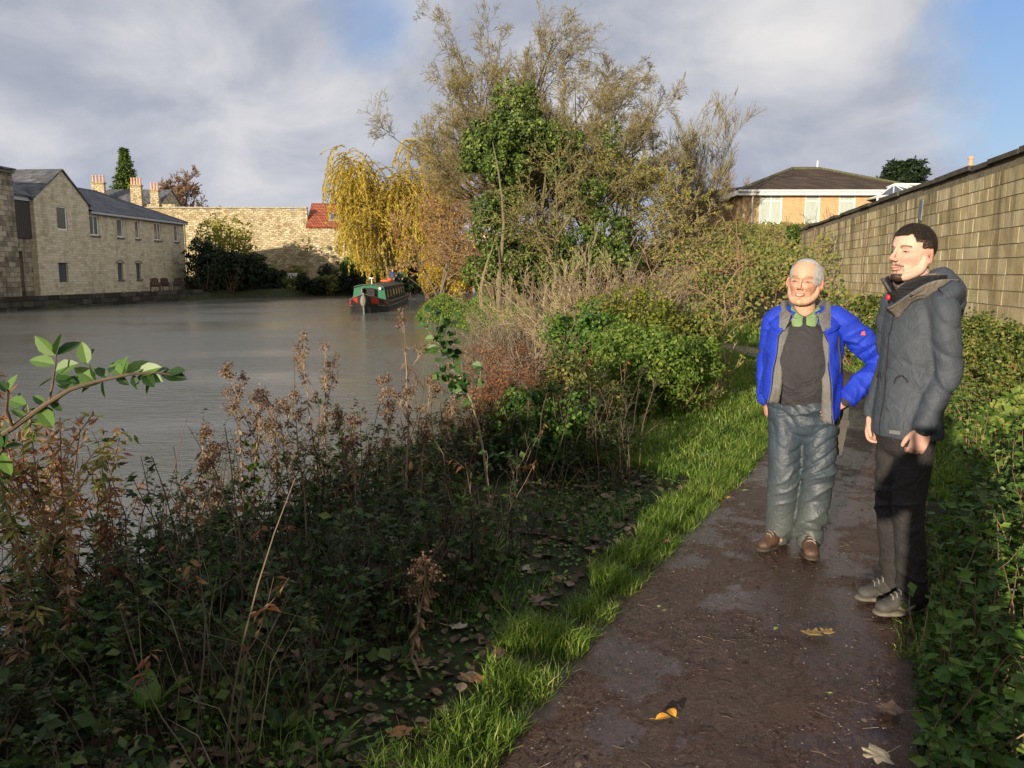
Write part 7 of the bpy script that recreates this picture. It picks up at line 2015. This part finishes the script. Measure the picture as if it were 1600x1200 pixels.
# collar of the jacket turned back, grey lining outside
def jcol(a, t):
    k = math.exp(-((abs(a) - .9) / .7) ** 2); r = .088 + .075 * t + .02 * k * t; return ring(a, r, r * 1.0, (0, .020, 1.392 + .050 * math.sin(min(1, t * 1.5) * 2.6) - .075 * t * t - .085 * max(0, math.cos(a)) ))
for sg in (-1, 1): band(jacket_o, 'collar', GREY_L, jcol, (np.linspace(.55, 3.14, 34) if sg > 0 else np.linspace(-3.14, -.60, 34)), np.linspace(0, 1, 10), .006)
def jcol2(a, t):
    r = .108 + .082 * t; return ring(a, r + .01, r * 1.0, (0, .022, 1.405 + .018 * math.sin(t * 3) - .080 * t - .085 * max(0, math.cos(a))))
band(jacket_o, 'yoke', BLUE, jcol2, np.concatenate([np.linspace(.62, 5.64, 70)]), np.linspace(0, 1, 8), .006)
# lining turned outwards along both front edges
for sg in (1, -1):
    band(jacket_o, 'lining_facing', GREY_L, lambda a, t, sg=sg: jk_sheet(sg * .60, t) + np.array([-sg * .034 * a * (1 + .5 * t), -.004 + .016 * a + .008 * math.sin(t * 13 + a), -.004 * a]), np.linspace(0, 1, 5), np.linspace(.16, .99, 26), .004)
# zip edges, pocket zip, emblem on the sleeve, straps
mb = MB(); mb.tubes([[jk_sheet(.585, t) + [0, -.006, 0] for t in np.linspace(.12, 1, 20)]], .0035, 5); mb.build('zip', BLACKW, jacket_o)
mb = MB(); mb.tubes([[jk_sheet(-.625, t) + [0, -.006, 0] for t in np.linspace(.12, 1, 20)]], .0035, 5); mb.build('zip', BLACKW, jacket_o)
mb = MB(); mb.tubes([[jk_sheet(1.12, t) + [.004, -.010, 0] for t in np.linspace(.26, .62, 12)]], .0075, 6); mb.build('pocket_zip', BLACKW, jacket_o)
c = np.array([.300, -.035, 1.262]); mb = MB(); mb.box(-.011, .011, -.004, .003, -.012, -.004, M=Matrix.Translation(c)); mb.add(np.array([(-.010, -.004, -.003), (.010, -.004, -.003), (.004, -.004, .012), (-.001, -.004, .004), (-.006, -.004, .009)]) + c, [(0, 1, 2), (0, 2, 3), (0, 3, 4)]); mb.build('sleeve_emblem', REDT, jacket_o)
mb = MB(); mb.tubes([[(.225, .02, .80), (.222, .04, .70), (.215, .045, .60)]], [[.004, .004, .004]], 4)
q0 = np.array([(.235, .05, .86), (.232, .055, .72), (.212, .055, .56)]); w_ = np.array([.022, .004, 0])
sb = MB(); 
for i in range(2): sb.poly([q0[i] - w_, q0[i] + w_, q0[i + 1] + w_, q0[i + 1] - w_]); sb.poly([q0[i] - w_ + [0, .004, 0], q0[i + 1] - w_ + [0, .004, 0], q0[i + 1] + w_ + [0, .004, 0], q0[i] + w_ + [0, .004, 0]])
sb.box(.205, .262, .045, .062, .73, .765); sb.build('strap', STRAPG, old)
# rucksack on his back, seen between arm and body
rk = [limb([(0, .19, .92), (0, .21, 1.05), (0, .21, 1.2), (0, .18, 1.33)], [(.13, .06), (.15, .08), (.145, .08), (.10, .05)], n=22)]
V, F, E = fuse(rk, .01, 3); V = wrinkle(V, F, .004, (8, 8, 10), 71); V = V @ rot(-20).T + [OX, OY, .012]
o_ = part('rucksack', V, F, fabric('rucksack_cloth', (.028, .028, .032), (.018, .018, .02), rough=.7), None); tag(o_, 'black rucksack on the back of the man in the blue jacket', 'rucksack')

# ------------------------------------------------------------ the photographer, behind the lens: throws the shadow on the path
cfgP = dict(hs=1.05, head=(0, -.03, 1.63), hrot=(0, 0, 0), old=False, chest=(0, .015, 1.42), hip=(0, 0, .91), toe=(0, -.15, 0), skin=(.6, .37, .27), red=(.58, .22, .15), lip=(.46, .17, .13), brow=(.05, .03, .02), browk=.7, beard=(.3, .2, .15),
            arms=[dict(j=[(.19, .01, 1.41), (.30, -.12, 1.22), (.065, -.255, 1.50)], hand=dict(d=(-.15, -.55, .8), side=1, palm_n=(-1, 0, .2), curl=.8, s=.9)), dict(j=[(-.19, .01, 1.41), (-.30, -.12, 1.22), (-.065, -.255, 1.50)], hand=dict(d=(.15, -.55, .8), side=-1, palm_n=(1, 0, .2), curl=.8, s=.9))],
            legs=[[(.09, 0, .88), (.10, -.03, .49), (.11, .02, .10)], [(-.09, 0, .88), (-.10, -.03, .49), (-.11, .02, .10)]], vox=.005, hairmask=young_mask, hairdepth=lambda X, Y, Z: .35 + 9 * (Z - .05), hairoff=.01, strands=1500, comb=(0, .2, 0), lift=.8, hlen=.02, hairmat=HAIR_D, scalp=(.03, .021, .017), cap=lambda X, Y, Z: (Z > .050) | ((Y > .035) & (Z > .015)))
ph_, _, _ = make_person('person', -.10, -.47, R(180), 'photographer in a dark coat raising a compact camera with both hands', cfgP)
for l in cfgP['legs']: boot(ph_, (l[2][0], l[2][1]), 0, BLACKW, SOLEB, lace=False)
trousers(ph_, (0, 0, .91), cfgP['legs'], BLACKT, seed=81)
JP = [limb([(0, 0, .84), (0, 0, 1.0), (0, 0, 1.2), (0, .01, 1.36), (0, .02, 1.44), (0, .02, 1.49)], [(.21, .16), (.20, .15), (.20, .145), (.19, .13), (.13, .10), (.08, .08)], n=26)]
for a in cfgP['arms']:
    A = [np.array(q, float) for q in a['j']]; sg = np.sign(A[0][0]); JP.append(limb([(sg * .07, .02, 1.42), A[0], A[0] * .5 + A[1] * .5, A[1], A[1] * .5 + A[2] * .5, A[2] + (A[1] - A[2]) * .15], [.066, .08, .072, .064, .056, .046], n=18))
V, F, E = fuse(JP, .01, 4); V = wrinkle(V, F, .004, (8, 8, 12), 91); part('coat', V, F, NAVY, ph_)
cm = MB(); cm.box(-.05, .05, -.075, -.05, 1.545, 1.588); cm.tubes([[(0, -.05, 1.566), (0, -.035, 1.566), (0, -.022, 1.566)]], .02, 12, cap=True); o_ = cm.build('compact_camera', BLACKW); tag(o_, 'black compact camera held up by the photographer', 'camera')

# ------------------------------------------------------------ two people at the stern of the green boat
def small_person(x, y, z, rz, label, top, trous, skin=(.55, .30, .22), hair=(.08, .05, .03)):
    root = empty('person', (x, y, z), rz, label, 'person'); B = [ell((0, 0, 1.60), (.078, .09, .115)), limb([(0, 0, 1.55), (0, .01, 1.40)], [.05, .06], n=10), limb([(0, 0, .9), (0, 0, 1.1), (0, 0, 1.35), (0, 0, 1.43)], [(.14, .1), (.13, .09), (.16, .1), (.08, .06)], n=16), ell((0, -.09, 1.59), (.015, .02, .02))]
    AJ = [[(sx * .18, 0, 1.40), (sx * .24, .02, 1.15), (sx * .14, -.2, 1.05)] for sx in (-1, 1)]; LJ = [[(sx * .08, 0, .9), (sx * .09, -.02, .5), (sx * .09, .02, .08)] for sx in (-1, 1)]
    for A in AJ: B.append(limb(A, [.045, .036, .026], n=10)); B += hand_parts(A[2], np.array(A[2]) - np.array(A[1]), 1, (0, 0, -1), .5)
    for L in LJ: B.append(limb(L, [.07, .05, .035], n=10)); B.append(limb([L[2], (L[2][0], -.15, .04)], [.035, .03], n=8))
    V, F, E = fuse(B, .007, 2); col = np.tile(np.array(skin), (len(V), 1)); part('body', V, F, SKIN, root, col)
    T = [limb([(0, 0, .86), (0, 0, 1.1), (0, 0, 1.36), (0, .01, 1.47)], [(.17, .13), (.165, .12), (.185, .12), (.08, .07)], n=18)] + [limb([(np.sign(A[0][0]) * .08, 0, 1.41), A[0], A[1], (np.array(A[1]) * .15 + np.array(A[2]) * .85)], [.06, .065, .055, .04], n=12) for A in AJ]
    V, F, E = fuse(T, .012, 3); part('coat', V, F, top, root)
    T = [limb([(0, 0, .84), (0, 0, .98)], [(.14, .11), (.14, .1)], n=14)] + [limb([L[0], L[1], L[2]], [.09, .07, .065], n=12) for L in LJ]; V, F, E = fuse(T, .012, 3); part('trousers', V, F, trous, root)
    V, F = ell((0, .015, 1.635), (.084, .092, .09)); V[:, 2] = np.maximum(V[:, 2], 1.60 - .5 * np.minimum(V[:, 1], .05)); mb = MB(); mb.add(V, F[0]); mb.add(V, F[1]); mb.build('hair', mat_plain('hair_' + str(len(MATS)), hair, rough=.7), root, smooth=True)
small_person(-8.35, 56.3, WATER_Z + .62, R(-5), 'person in a dark blue coat steering at the stern of the green boat', fabric('dark_blue_coat', (.03, .05, .12), (.02, .035, .09)), BLACKT)
small_person(-7.9, 57.0, WATER_Z + .62, R(8), 'person in a green coat standing at the stern beside the steerer', fabric('green_coat', (.05, .14, .07), (.04, .11, .05)), BLACKT, hair=(.3, .2, .12))
